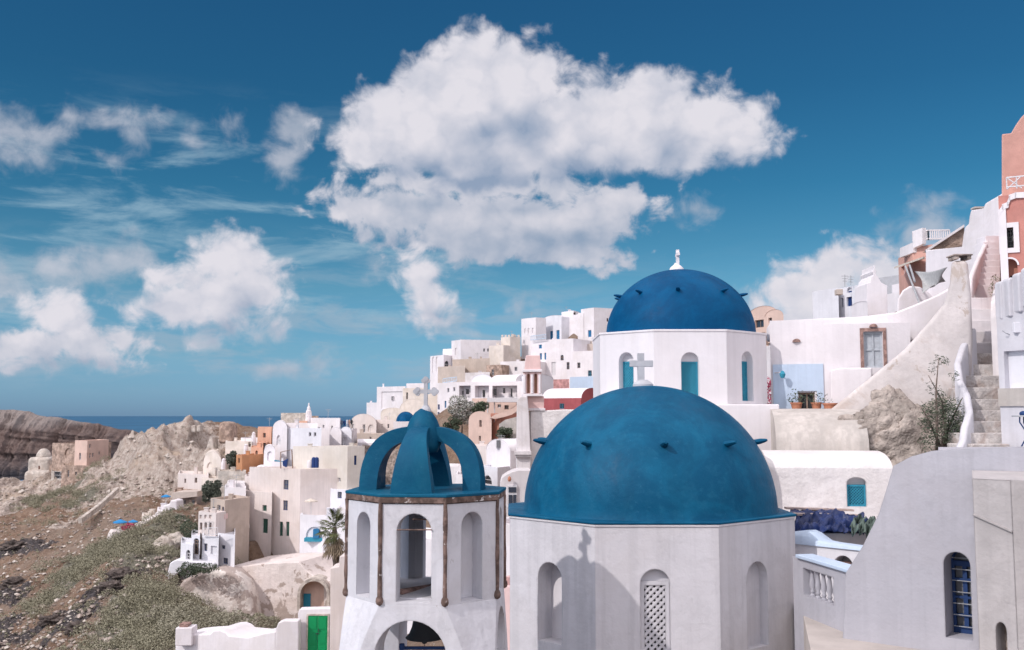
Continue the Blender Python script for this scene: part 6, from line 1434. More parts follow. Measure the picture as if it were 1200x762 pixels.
# porch house
po = house('white porch house with three shaded bays over a pink terrace', [(535, 178), (614, 172)], 448, 470, 'white', d=9, group=G2_, wins=[(0, 538, 452, 551.5, 466, 'niche'), (0, 556.5, 452, 573, 466, 'niche'), (0, 577, 452, 606, 466, 'niche')], rev=1.4, extra=1)[0]
for (x0_, x1_, y0_, y1_, kk) in ((541.5, 543.2, 458, 462.5, 'dark'), (546, 549.5, 456, 462, 'dark'), (565.5, 568.5, 457, 465.5, 'dark'), (578.5, 582, 455.5, 463.5, 'dark'), (589.5, 592, 455, 461, 'dark'), (598.5, 600.5, 455, 465, 'dark')):
    m = MB(); Yq = 176.4 - (x0_ - 535) / 79 * 6; p, q = P(x0_, y1_, Yq + 1.2), P(x1_, y0_, Yq + 1.2); m.box(p.x, Yq + 1.1, p.z, q.x, Yq + 1.9, q.z); m.build('door', kk, po)
H_('white vault front left over the porch', [(553, 183), (577, 181)], 446, 460, 'coolwhite', roof='vy', rise=7, d=6, group=G2_)
H_('low white vault front right over the porch', [(575, 181), (604, 178)], 447, 460, 'white', roof='vx', rise=8, d=6, group=G2_)
H_('white sloped roof at the right end of the porch', [(600, 181), (613, 179)], 444, 470, 'coolwhite', roof='vx', rise=6, d=8, group=G2_)
H_('pink terrace house wall under the porch', [(553, 170), (616, 165)], 467, 495, 'peach', d=5, group='red and pink houses', wins=[(0, 583, 474, 587, 478, 'dark'), (0, 591, 475, 596, 480, 'brown'), (0, 560, 474, 570, 481, 'brown')])
pg = thing('pergola', 'white beamed pergola on thin posts in front of the pink terrace', 'pergola', P(590, 482, 163))
m2 = MB(); p, q = P(571, 471.5, 163), P(616, 466.5, 161.5); m2.box(p.x, 161, p.z, q.x, 165, q.z); m2.build('beam', 'offwhite', pg)
for x in (571.5, 579.5, 606): m2 = MB(); m2.tube([P(x, 470, 162), P(x, 484, 162)], .1, 6); m2.build('post', 'offwhite', pg)
H_('pale peach house with a rounded front and two slit windows', [(549, 150), (576, 145)], 492, 550, 'peach', roof='vy', rise=10, d=7, group='red and pink houses', extra=6, wins=[(0, 561.5, 492, 564.5, 500.5, 'woodglass'), (0, 561, 511, 563.5, 520, 'woodglass')])
H_('terracotta side of the peach house with a small dark window', [(575, 147), (586, 145), (612, 151)], 484.5, 520, 'terra', d=5, group='red and pink houses', refi=0, wins=[(0, 577.5, 491, 580, 495, 'dark'), (1, 593, 484, 596.3, 487.5, 'dark')])
slab('wall_coping', 'pale curved wall top sweeping up right of the peach house', 'wall', [(574, 490), (580, 486), (590, 483), (600, 479), (607, 474), (607, 481), (600, 486), (590, 489), (580, 491)], 144.5, 1, 'peach')
slab('curved_wall', 'pale grey curved wall behind the dark bush', 'wall', [(583, 520), (585, 497), (592, 492), (600, 490), (607, 488), (607, 520)], 144, 1, 'greyroof')
H_('small white gabled house with curved top, two shutters and a glazed door', [(570, 124), (598, 119.5), (607, 124)], 526, 552, 'coolwhite', d=8, group=G2_, extra=3, wins=[(0, 574.5, 533.5, 578.5, 543.5, 'white'), (0, 581.5, 534, 587, 546.5, 'woodglass', 0, True), (0, 589.7, 533.5, 594, 543.5, 'white')], refi=1)
H_('curved upper gable of the small white house', [(570, 124), (598, 119.5)], 527, 545, 'white', roof='vy', rise=13, d=8, group=G2_, wins=[])
gh = HOUSES[-2][0]; m2 = MB(); p, q = P(582, 524.5, 121.5), P(586, 516, 121.5); m2.box(p.x, 121.2, p.z, q.x, 121.9, q.z); m2.build('attic_window', 'greyglass', gh)
m2 = MB(); p, q = P(581.2, 525.5, 121.5), P(586.8, 515, 121.5); m2.box(p.x, 121.4, p.z, q.x, 121.95, q.z); m2.build('window_frame', 'offwhite', gh)
H_('white lower storey with an arched cellar opening below the gabled house', [(563, 121), (583, 116.5), (607, 122)], 548, 575, 'coolwhite', d=5, group=G2_, extra=5, wins=[(0, 566.5, 557, 576.5, 568, 'dark', .9)], refi=1)
H_('pinkish house corner between the crown and the gabled house', [(548, 132), (572, 129)], 522, 575, 'pinkcream', d=5, group=G2_, wins=[(0, 556, 531, 559, 537, 'dark')])
H_('white block low behind the right crown rib', [(534, 110), (566, 107)], 556, 590, 'white', d=5, group=G2_, wins=[(0, 545, 563, 549, 570, 'glass')])
# house in the gap behind the front dome
hg = slab('house', 'white round fronted house with glazed door in the gap left of the large dome', 'house', [(586, 640), (586, 565), (588, 560), (594, 556), (600, 553), (608, 551), (622, 551), (622, 640)], 60, 3, 'white2', bevel=.05)
m2 = MB(); p, q = P(594.5, 595, 59.9), P(606, 569, 59.9); m2.box(p.x, 59.88, p.z, q.x, 60.05, q.z); m2.build('door_frame', 'offwhite', hg)
m2 = MB(); p, q = P(596, 594.5, 59.8), P(600.5, 580, 59.8); m2.box(p.x, 59.82, p.z, q.x, 60.1, q.z); p, q = P(601.5, 594.5, 59.8), P(605, 580, 59.8); m2.box(p.x, 59.82, p.z, q.x, 60.1, q.z); p, q = P(596, 577, 59.8), P(605, 571, 59.8); m2.box(p.x, 59.82, p.z, q.x, 60.1, q.z); m2.build('door_glass', 'glass', hg)
m2 = MB(); m2.lathe([(.06, -.12), (.11, 0), (.09, .12), (.02, .2)], P(597, 562, 59.7), 8); m2.build('lamp', 'clay', hg)
house('white wall behind the belfry in the gap beside the drum', [(560, 48), (640, 46)], 612, 700, 'white', d=4, group=G2_, extra=6)
house('rose pink wall low in the gap between belfry and drum', [(560, 36), (600, 34)], 678, 760, 'palepink', d=2, group='red and pink houses', extra=6)
house('white cube seen through the belfry opening', [(470, 60), (512, 58)], 628, 700, 'white', d=4, group=G2_, extra=6, wins=[(0, 492, 652, 498, 660, 'tealglass')])
# people on the far terrace
def person(label, px, py, Y, shirt, seed, h=1.7):
    root = P(px, py, Y); r_ = random.Random(seed)
    me = bpy.data.meshes.new('person'); s = h / 1.7; lx = .09
    vs = [(0, 0, .92), (0, 0, 1.15), (0, 0, 1.38), (0, 0, 1.47), (0, -.01, 1.60), (-lx, 0, .86), (-.1, .05, .48), (-.11, .0, .06), (-.11, -.14, .03), (lx, 0, .86), (.1, -.08, .48), (.11, .02, .06), (.11, -.12, .03),
          (-.19, 0, 1.37), (-.24, .03, 1.1), (-.22, -.06, .85), (.19, 0, 1.37), (.24, .03, 1.1), (.2, -.12, .92)]
    es = [(0, 1), (1, 2), (2, 3), (3, 4), (0, 5), (5, 6), (6, 7), (7, 8), (0, 9), (9, 10), (10, 11), (11, 12), (2, 13), (13, 14), (14, 15), (2, 16), (16, 17), (17, 18)]
    rad = [.15, .13, .14, .06, .10, .09, .065, .045, .04, .09, .065, .045, .04, .06, .045, .035, .06, .045, .035]
    me.from_pydata([tuple(c * s for c in v) for v in vs], es, []); o = bpy.data.objects.new('person', me); COL.objects.link(o); o.location = root
    m = o.modifiers.new('skin', 'SKIN'); 
    for i, r_ in enumerate(rad): me.skin_vertices[0].data[i].radius = (r_ * s, r_ * s * .8)
    me.skin_vertices[0].data[0].use_root = True
    sb = o.modifiers.new('sub', 'SUBSURF'); sb.levels = 1; sb.render_levels = 1
    me.materials.append(MT[shirt]); tag(o, label, 'person', 'people on the far terrace'); o.rotation_euler.z = seed
    return o
for i, (x, y, m_, l_) in enumerate(((400.5, 503, 'cloth', 'leftmost person in dark clothes'), (403.5, 503.2, 'navy', 'person in navy standing second from the left'), (406.5, 502.6, 'white', 'person in white standing in the middle'), (409.2, 502.5, 'skin', 'person in a tan top'), (412, 502.2, 'bell', 'rightmost person in black clothes'))):
    person(l_ + ' on the terrace above the sea', x, y, 172, m_, i)
slab('terrace_block', 'narrow white terrace where small figures stand above the sea', 'wall', [(396, 520), (396, 503.2), (414, 502.4), (414, 520)], 171, 4, 'white2')
# ================================================================== ruin on the left ridge
G4_ = 'ruined buildings on the left ridge'
rn = thing('ruined_chapel', 'pale ruined chapel with a small round dome at the far left of the ridge', 'chapel', P(47, 590, 215), G4_); k = 215 / F
def rb(x0, y0, x1, y1, Y0, d, mat, nm, bev=.3): m = MB(); p, q = P(x0, y1, Y0), P(x1, y0, Y0); m.box(p.x, Y0, p.z - 3, q.x, Y0 + d, q.z); return m.build(nm, mat, rn, bevel=bev)
rb(26, 552, 60, 585, 214, 12, 'palestone', 'lower_body', .8); rb(31, 536, 58, 556, 217, 8, 'palestone', 'upper_body', .8)
m = MB(); c = P(51, 541, 220); m.lathe([(8.2*k, -2), (8.2*k, 6*k), (8.6*k, 6.2*k), (7.8*k, 9*k), (5.6*k, 13*k), (3*k, 15*k), (.001, 15.6*k)], c, 20); m.build('dome', 'palestone', rn, smooth=True, auto=50)
m = MB(); c = P(66, 549, 214); R_ = 7 * k; n = 10
f_ = [Vector((c.x - R_, 213.5, c.z - 4))] + [Vector((c.x - R_*cos(pi*j/n), 213.5, c.z + R_*sin(pi*j/n))) for j in range(n+1)] + [Vector((c.x + R_, 213.5, c.z - 4))]; g_ = [v + Vector((0, 8, 0)) for v in f_]; nn = len(f_)
m.add(f_ + g_, [tuple(range(nn)), tuple(range(nn, 2*nn))[::-1]] + [(j, (j+1) % nn, nn+(j+1) % nn, nn+j) for j in range(nn)]); m.build('side_vault', 'ruinstone', rn)
for (x0, y0, x1, y1) in ((45, 546, 46.6, 550), (33, 575, 41, 590), (45.5, 574, 49, 583)):
    m = MB(); p, q = P(x0, y1, 213.9), P(x1, y0, 213.9); m.box(p.x, 213.85, p.z, q.x, 214.1, q.z); m.build('opening', 'brown', rn)
house('ruined pinkish masonry house with a blind arch and dark doors', [(61, 206), (88, 201), (130, 213)], 520, 545, 'ruinstone', d=10, group=G4_, extra=6, refi=1, wins=[(0, 76, 525, 85, 534, 'niche', .9)])
house('tall pale front of the ruined house with three windows', [(87.5, 199), (102, 197), (127, 206)], 516.5, 542, 'peach', d=8, group=G4_, extra=4, refi=1, wins=[(0, 92.5, 531, 95, 539, 'dark', 0, True), (1, 104.5, 520.5, 106.8, 525, 'dark'), (1, 101, 531, 103, 536, 'dark'), (1, 104.7, 531, 106.8, 537, 'dark', .8), (1, 108, 531, 110.2, 536, 'dark'), (1, 115.5, 529, 117.6, 533, 'dark')])
house('low ruined vaults below the pinkish masonry house', [(72, 197), (112, 194)], 545, 562, 'ruinstone', d=6, group=G4_, extra=4, wins=[(0, 79, 551, 81, 559, 'dark', .8), (0, 88, 553, 90, 557, 'dark'), (0, 97, 552, 99, 557, 'dark')])
house('flat roofed ruin with a wide dark opening right of the ruined chapel', [(60, 200), (77, 198)], 552, 563, 'palestone', d=6, group=G4_, extra=4, wins=[(0, 63, 552.8, 76, 561.5, 'dark')])
for i, (x0, y0, x1, y1) in enumerate(((225, 499, 228, 504), (231, 499, 234, 503.5))):
    p = P(x0, y0, 176); slab('ruin_fragment', ('left white ruin fragment with opening on the pale ridge', 'right white ruin fragment with opening on the pale ridge')[i], 'ruin', [(x0 - 1, y1 + 3), (x0 - 1, y0), (x1 + 1, y0 - 1), (x1 + 1, y1 + 3)], 182, 1.5, 'palestone', bevel=.2)
slab('ruin_wall', 'broken stone wall on the right end of the pale ridge', 'wall', [(256, 520), (256, 497), (262, 494), (270, 495), (272, 502), (271, 520)], 176, 4, 'ruinstone', bevel=.4)
slab('steep_wall', 'steep grey buttress wall running down right of the pale ridge', 'wall', [(237, 545), (240, 530), (246, 511), (249, 512), (251, 530), (250, 545)], 174, 3, 'palestone', bevel=.3)
# white path wall on the scree
ribbon('path_wall', 'thin pale path wall slanting down the brown slope', [(138, 571, 165), (128, 580, 160), (118, 589, 156), (105, 599, 151), (94, 607, 147)], .5, 'palestone', drop=.8)
ribbon('path_wall', 'thin broken pale kerb among the lower shrubs', [(182, 709, 100), (172, 722, 98), (160, 737, 96), (150, 752, 94)], .35, 'palestone', drop=.3)

# ================================================================== terrain through the feet of the buildings
def g(px, py, Y, n=1):
    v = P(px, py, Y); CTRL.extend([(v.x, v.y, v.z)] * n)
for q in [(0, 762, 112), (0, 700, 132), (0, 650, 150), (0, 610, 172), (0, 590, 190), (60, 762, 102), (120, 762, 94), (180, 762, 88), (210, 762, 84), (60, 700, 124), (120, 700, 112), (180, 700, 104),
          (100, 650, 138), (160, 650, 126), (200, 660, 116), (60, 620, 158), (120, 632, 142), (40, 590, 196), (90, 580, 176), (130, 560, 180), (170, 580, 160), (200, 607, 142), (225, 607, 140), (247, 602, 137), (235, 606, 135), (150, 540, 186), (190, 545, 176), (225, 545, 166),
          (120, 545, 192), (110, 556, 186), (150, 520, 192), (175, 508, 190), (200, 501, 188), (225, 498, 184), (250, 496, 180), (262, 498, 177), (185, 525, 178), (215, 522, 174), (240, 520, 172),
          (250, 745, 90), (300, 748, 88), (340, 750, 86), (215, 738, 117), (250, 742, 117), (290, 744, 115), (330, 744, 113), (370, 742, 112), (370, 750, 95), (195, 722, 118), (400, 745, 105), (300, 748, 119), (340, 748, 118), (375, 746, 117), (20, 566, 215), (0, 574, 218), (-60, 590, 215), (135, 523, 196), (110, 530, 205), (170, 650, 122), (150, 640, 130),
          (-100, 762, 120), (-100, 650, 160), (-250, 762, 140)]: g(*q)
# beyond the ridge the ground falls to the sea
CTRL += [(-250, 300, ZC - 100), (-120, 330, ZC - 75), (-60, 330, ZC - 40), (-160, 260, ZC - 80), (-300, 180, ZC - 110), (-200, 60, ZC - 105), (-110, 40, ZC - 70), (-60, 20, ZC - 40), (-60, 60, ZC - 40), (-35, 30, ZC - 24), (-20, 15, ZC - 14), (-30, 60, ZC - 24),
         (0, 0, ZC - 6), (15, 10, ZC - 6), (10, -20, ZC - 4), (-20, -10, ZC - 12), (30, 20, ZC - 1), (60, 40, ZC + 12), (60, 100, ZC + 16), (100, 80, ZC + 18), (100, 200, ZC + 20), (0, 420, ZC - 30), (100, 420, ZC - 10), (-60, 420, ZC - 90), (-150, 430, ZC - 112), (40, 60, ZC + 3),
         (3, 30, ZC - 6), (0, 50, ZC - 9), (-6, 40, ZC - 14), (-8, 50, ZC - 17), (-11, 50, ZC - 18), (-14, 50, ZC - 19), (-10, 40, ZC - 17), (-14, 40, ZC - 19), (-10, 30, ZC - 15), (-6, 30, ZC - 12), (-18, 56, ZC - 20), (-11, 63, ZC - 21), (-9, 60, ZC - 20), (-9, 55, ZC - 19), (-13, 64, ZC - 22), (-12, 58, ZC - 17), (5, 24, ZC - 7), (-3, 60, ZC - 11), (10, 60, ZC - 4), (0, 90, ZC - 11), (15, 90, ZC + 2), (200, 300, ZC + 10), (-20, 330, ZC - 20), (0, 300, ZC + 2)]
pts = np.array(CTRL, float)
key = np.round(pts[:, :2] / 2.5).astype(int); _, idx = np.unique(key, axis=0, return_inverse=True); idx = idx.ravel()
agg = np.zeros((idx.max() + 1, 4))
for i, p in zip(idx, pts): agg[i, :2] += p[:2]; agg[i, 3] += 1
agg[:, :2] /= agg[:, 3:4]; zmin = np.full(len(agg), 1e9)
for i, p in zip(idx, pts): zmin[i] = min(zmin[i], p[2])
CX, CY, CZ = agg[:, 0], agg[:, 1], zmin
S_ = 60.0
def tps(d2): d2 = d2 / S_**2; return np.where(d2 > 0, 0.5 * d2 * np.log(d2 + 1e-12), 0)
n_ = len(CX); A = np.zeros((n_ + 3, n_ + 3)); D2 = (CX[:, None] - CX) ** 2 + (CY[:, None] - CY) ** 2
A[:n_, :n_] = tps(D2) + np.eye(n_) * 0.0012; A[:n_, n_] = 1; A[:n_, n_+1] = CX / S_; A[:n_, n_+2] = CY / S_; A[n_:, :n_] = A[:n_, n_:].T
wts = np.linalg.solve(A, np.r_[CZ, 0, 0, 0])
def hgt(X, Y):
    X = np.asarray(X, float); Y = np.asarray(Y, float); sh = X.shape; x = X.ravel(); y = Y.ravel(); out = np.empty_like(x)
    for i in range(0, len(x), 20000):
        a, b = x[i:i+20000], y[i:i+20000]; out[i:i+20000] = tps((a[:, None] - CX) ** 2 + (b[:, None] - CY) ** 2) @ wts[:n_] + wts[n_] + wts[n_+1] * a / S_ + wts[n_+2] * b / S_
    return out.reshape(sh)
rs = np.random.RandomState(5); PERM = rs.rand(256, 256)
def vnoise(x, y):
    xi = np.floor(x).astype(int); yi = np.floor(y).astype(int); fx = x - xi; fy = y - yi; fx = fx*fx*(3-2*fx); fy = fy*fy*(3-2*fy)
    a = PERM[xi % 256, yi % 256]; b = PERM[(xi+1) % 256, yi % 256]; c = PERM[xi % 256, (yi+1) % 256]; d = PERM[(xi+1) % 256, (yi+1) % 256]
    return (a*(1-fx)+b*fx)*(1-fy) + (c*(1-fx)+d*fx)*fy
def fbm(x, y, o=5, g_=.5): 
    s = 0; a = 1; t = 0
    for k in range(o): s = s + a * vnoise(x*2**k + 17*k, y*2**k + 31*k); t += a; a *= g_
    return s / t
def ridged(x, y, o=5):
    s = 0; a = 1; t = 0
    for k in range(o): s = s + a * (1 - np.abs(2*vnoise(x*2**k + 11*k, y*2**k + 5*k) - 1)); t += a; a *= .55
    return s / t
def gridmesh(name, X, Y, Z, mat, attrs=None):
    r, c = X.shape; v = np.stack([X, Y, Z], -1).reshape(-1, 3); me = bpy.data.meshes.new(name)
    i = np.arange(r * c).reshape(r, c); f = np.stack([i[:-1, :-1], i[:-1, 1:], i[1:, 1:], i[1:, :-1]], -1).reshape(-1, 4)
    me.vertices.add(len(v)); me.vertices.foreach_set('co', v.ravel()); me.loops.add(f.size); me.loops.foreach_set('vertex_index', f.ravel().astype(np.int32))
    me.polygons.add(len(f)); me.polygons.foreach_set('loop_start', np.arange(0, f.size, 4, dtype=np.int32)); me.polygons.foreach_set('loop_total', np.full(len(f), 4, np.int32))
    me.update(calc_edges=True); me.polygons.foreach_set('use_smooth', np.ones(len(f), bool))
    if attrs is not None:
        at = me.color_attributes.new('mask', 'FLOAT_COLOR', 'POINT'); col = np.ones((r*c, 4)); 
        for k, a_ in enumerate(attrs): col[:, k] = a_.ravel()
        at.data.foreach_set('color', col.ravel())
    me.materials.append(mat); o = bpy.data.objects.new(name, me); COL.objects.link(o); return o
# surface kinds by place: pale tuff, scrub, dark lava
def blob(X, Y, lst):
    m = np.zeros_like(X)
    for (px, py, Yd, r) in lst:
        v = P(px, py, Yd); m = np.maximum(m, np.exp(-((X - v.x)**2 + (Y - v.y)**2) / (r*r)))
    return m
PALE = [(150, 520, 190, 10), (175, 515, 186, 12), (200, 510, 180, 12), (225, 508, 178, 12), (250, 505, 176, 12), (185, 535, 178, 10), (215, 535, 172, 10), (235, 535, 168, 8), (130, 550, 184, 7), (110, 575, 172, 5), (100, 590, 160, 5), (50, 560, 210, 12), (20, 590, 195, 8), (60, 590, 200, 8), (0, 600, 185, 8), (0, 580, 210, 12), (-40, 590, 210, 16), (205, 640, 122, 3), (262, 515, 172, 6),(110, 545, 190, 7)]
SCRUB = [(110, 640, 136, 5), (130, 650, 130, 5), (150, 640, 130, 5), (175, 625, 132, 5), (90, 665, 128, 4), (70, 690, 122, 3.5), (170, 650, 122, 4), (190, 670, 108, 4), (150, 720, 99, 4), (170, 700, 103, 4), (130, 750, 94, 4), (200, 700, 100, 5), (240, 720, 92, 5), (210, 735, 88, 4), (185, 745, 88, 3), (90, 585, 172, 4), (75, 575, 185, 4), (55, 600, 185, 4), (215, 600, 130, 4)]
DARK = [(15, 638, 150, 3.5), (35, 640, 148, 2.6), (50, 645, 146, 2), (18, 685, 130, 2.6), (130, 690, 112, 4), (145, 680, 113, 3.5), (110, 700, 112, 3), (60, 730, 110, 2.2), (75, 745, 104, 3), (95, 735, 104, 3), (10, 735, 118, 3), (0, 755, 112, 3.5), (30, 750, 110, 2.5), (155, 665, 115, 2.5), (120, 710, 108, 2.5)]
xs_ = np.concatenate([np.linspace(-700, -60, 60), np.linspace(-58, 300, 330), np.linspace(302, 1700, 220)]); Ys = np.concatenate([np.linspace(-30, 4, 10), np.geomspace(5, 85, 90), np.linspace(85.5, 260, 330), np.geomspace(262, 470, 40)])
PX, YY = np.meshgrid(xs_, Ys); XX = (PX - 600) / F * np.maximum(YY, 40) * 1.0
XX = np.where(YY < 40, (PX - 600) / F * 40, XX)
Z = hgt(XX, YY)
pale = blob(XX, YY, PALE); scr = blob(XX, YY, SCRUB); drk = blob(XX, YY, DARK)
hill = np.clip((150 - (XX + 0.0)) / 20, 0, 1)
lf = np.clip((-XX - 18) / 12, 0, 1) * np.clip((YY - 60) / 20, 0, 1)
rg = ridged(XX / 16 + YY / 60, YY / 22 + XX/40, 6)
Z = Z + lf * ((fbm(XX / 9, YY / 9, 6, .55) - .5) * 3.0 + pale * ((ridged(XX / 11 + YY / 40, Z / 7 + XX / 30, 5) - .66) * 5.5 + (ridged(XX / 3.6, Z / 2.6 + YY / 12, 4) - .62) * 2.6 + (ridged(XX / 1.5, Z / 1.1 + YY / 6, 3) - .6) * .8) + drk * ((ridged(XX/2.5, YY/2.5, 4) - .5) * 2.6 + .6) + (ridged(XX/3.2, YY/3.2, 4) - .6) * .8)
Z = Z + (1 - lf) * (fbm(XX / 5, YY / 5, 4) - .5) * .5
far_ = np.clip((YY - 232) / 60, 0, 1); Z = Z - far_ * far_ * (3 - 2 * far_) * 110 * np.clip((-XX - 5) / 40, 0, 1)
Z = np.maximum(Z, -14)
m, t, b = newmat('hillside ground')
at = N('ShaderNodeVertexColor', t); at.layer_name = 'mask'; sp_ = N('ShaderNodeSeparateColor', t); LK(at.outputs[0], sp_.inputs[0], t)
nA = noise(t, .12, 8, .65, .4); nB = noise(t, .9, 7, .7, .2); nC = noise(t, 3.0, 6, .7)
soil = MIX(MR(nB, .35, .68, tree=t), (0.165, 0.105, 0.075), (0.285, 0.20, 0.145), t); soil = MIX(MR(nA, .42, .66, tree=t), soil, MIX(nB, (0.19, 0.14, 0.11), (0.30, 0.235, 0.19), t), t)
soil = MIX(MR(noise(t, 1.7, 5, .8, seed=6), .60, .66, tree=t), soil, (0.11, 0.085, 0.075), t); soil = MIX(MR(noise(t, 2.3, 4, .8, seed=9), .645, .68, tree=t), soil, (0.50, 0.45, 0.41), t)
palec = MIX(MR(nB, .35, .65, tree=t), (0.31, 0.245, 0.21), (0.53, 0.46, 0.41), t); palec = MIX(MR(nA, .5, .7, tree=t), palec, (0.42, 0.33, 0.26), t); palec = MIX(MR(noise(t, 1.1, 6, .75, seed=3), .55, .63, tree=t), palec, (0.20, 0.17, 0.14), t)
scc = MIX(MR(nC, .35, .65, tree=t), (0.13, 0.125, 0.10), (0.24, 0.225, 0.18), t); dkc = MIX(MR(nC, .4, .7, tree=t), (0.05, 0.045, 0.047), (0.15, 0.13, 0.13), t)
def msk(o_, lo=.35, hi=.55, amp=.55): return MR(M('ADD', o_, M('MULTIPLY', M('SUBTRACT', nB, .5, tree=t), amp, tree=t), tree=t), lo, hi, tree=t)
c_ = MIX(msk(sp_.outputs[0], .25, .5, 1.1), soil, palec, t); c_ = MIX(msk(sp_.outputs[1], .35, .6, 1.2), c_, scc, t); c_ = MIX(msk(sp_.outputs[2], .45, .6, 1.6), c_, dkc, t)
LK(c_, b.inputs['Base Color'], t); b.inputs['Roughness'].default_value = .95; b.inputs['Specular IOR Level'].default_value = .1
bumpn(t, b, M('ADD', M('MULTIPLY', nB, 1.5, tree=t), nC, tree=t), .9, .35)
terrain = struct(gridmesh('hillside', XX, YY, Z, m, [pale, scr, drk]))
def ground(x, y):
    return float(hgt(np.array([x]), np.array([y]))[0])
# terrain sampling for things that stand on the relief
from mathutils.bvhtree import BVHTree
tb_ = BVHTree.FromPolygons([v.co[:] for v in terrain.data.vertices], [p.vertices[:] for p in terrain.data.polygons])
def drop(px, py):
    """first hit of the photo ray with the hillside"""
    r = ray(px, py); h = tb_.ray_cast(Vector((0, 0, ZC)) + r * 60, r); return h[0]
def gz(x, y):
    h = tb_.ray_cast(Vector((x, y, 400)), Vector((0, 0, -1))); return h[0].z if h[0] else ground(x, y)
# ================================================================== sea
m, t, b = newmat('sea water')
n1 = noise(t, .02, 6, .65, .3, (1, .35, 1)); n2 = noise(t, .0018, 4, .6, .2, (1, .25, 1))
LK(MIX(MR(n2, .35, .65, tree=t), (0.012, 0.075, 0.155), (0.02, 0.105, 0.20), t), b.inputs['Base Color'], t); b.inputs['Roughness'].default_value = .55; b.inputs['Specular IOR Level'].default_value = .25
bumpn(t, b, n1, .8, 2.0)
mb = MB(); mb.add([(-150000, -3000, 0), (150000, -3000, 0), (150000, 150000, 0), (-150000, 150000, 0)], [(0, 1, 2, 3)]); o = mb.build('sea', m, loc=(0, 0, 0)); struct(o)
# ================================================================== far caldera cliff
cols, rows = 1300, 90
u = np.linspace(-420, 215, cols); prof_x = [-900, -300, 0, 30, 60, 100, 130, 150, 165, 175, 190, 215]; prof_y = [466, 472, 479, 482, 487, 494, 499.5, 503, 507, 511, 520, 530]
top = np.interp(u, prof_x, prof_y); Y0 = 1900.0
Xc = (u - 600) / F * Y0; ztop = ZC + (486.6 - top) / F * Y0 * 1.0 + (fbm(u / 18, u * 0, 4) - .5) * 8
s = np.linspace(0, 1, rows)
XC, SS = np.meshgrid(Xc, s); ZT = np.tile(ztop, (rows, 1))
Zc_ = ZT * (1 - SS) ** 1.0 + SS * -6
gul = ridged((XC - 45 * SS) / 34, SS * .5, 3); gul2 = ridged((XC - 40 * SS) / 11, SS * 1.2 + 7, 3); band = fbm(XC / 300, SS * 9, 4)
YC = Y0 - SS * 170 - (gul - .5) * 95 * np.clip(SS * 7 + .15, 0, 1) * (1 - .5 * SS) - (gul2 - .5) * 20 * np.clip(SS * 6 + .1, 0, 1) - (band - .5) * 40 * np.clip(SS * 5, 0, 1)
bk = np.linspace(0, 1, 14)[1:][::-1]
XB, SB = np.meshgrid(Xc, bk); ZB = np.tile(ztop, (13, 1)) * (1 - .9 * SB); YB = Y0 + SB * 260 + (ridged(XB/95, 0*SB, 4) - .5) * 0
m, t, b = newmat('far volcanic cliff')
g_ = N('ShaderNodeNewGeometry', t); sx = N('ShaderNodeSeparateXYZ', t); LK(g_.outputs['Position'], sx.inputs[0], t)
zn = M('ADD', sx.outputs[2], M('MULTIPLY', M('SUBTRACT', noise(t, .006, 6, .6), .5, tree=t), 110.0, tree=t), tree=t)
cA = MIX(MR(zn, 20, 48, tree=t), (0.035, 0.033, 0.042), (0.12, 0.08, 0.07), t); cA = MIX(MR(zn, 76, 104, tree=t), cA, (0.25, 0.21, 0.195), t)  # near-black foot of the cliff: cloud shadow painted into the rock colour
cA = MIX(MR(noise(t, .05, 6, .7, 0, (1, 1, 2.5)), .45, .65, tree=t), cA, MIX(.5, cA, (0.22, 0.17, 0.15), t), t)
LK(cA, b.inputs['Base Color'], t); b.inputs['Roughness'].default_value = .95
bumpn(t, b, noise(t, .04, 7, .7), 1.0, 12.0)
o = gridmesh('caldera_cliff', np.vstack([XB, XC]), np.vstack([YB, YC]), np.vstack([ZB, Zc_]), m); struct(o)
# ================================================================== plants
def tree(label, c, r, h, n, size, mat, seed, group=None, name='tree', cat='tree', trunk_r=.15, clumps=14):
    root = thing(name, label, cat, c, group); c = Vector(c); top = c + Vector((0, 0, h))
    rr_ = random.Random(seed); m = MB(); m.tube([c + Vector((0, 0, -.8)), c + Vector((.1, 0, h * .3)), c + Vector((-.05, .1, h * .65))], [trunk_r, trunk_r * .8, trunk_r * .55], 8)
    for k in range(5):
        a = rr_.uniform(0, 6.28); e = c + Vector((cos(a) * r[0] * .6, sin(a) * r[1] * .6, h + rr_.uniform(-.3, .5) * r[2])); s = c + Vector((0, .03, h * rr_.uniform(.35, .6)))
        m.tube([s, s.lerp(e, .5) + Vector((0, 0, .1)), e], [trunk_r * .45, trunk_r * .3, trunk_r * .12], 6)
    m.build('trunk', 'bark', root, smooth=True)
    foliage('crown', top, r, n, size, mat, root, seed=seed, clumps=clumps)
    return root
c = P(247, 596, 142); c.z = P(247, 600, 142).z
tree('large dark round tree standing left of the chalk white steps', c, (1.95, 1.9, 1.95), 2.6, 5200, .16, 'leaf', 11, clumps=18)
c = P(275, 552, 156); tree('loose olive tree between the pale yellow vault and the orange brown wall', c, (1.6, 1.4, 1.5), 1.7, 2600, .15, 'leaf', 12, clumps=12)
c = P(593, 515, 143); tree('round dark bush in front of the curved grey wall, right of the peach house', c, (1.5, 1.3, 1.15), .9, 2200, .12, 'leaf2', 13, name='bush', cat='bush', clumps=12, trunk_r=.08)
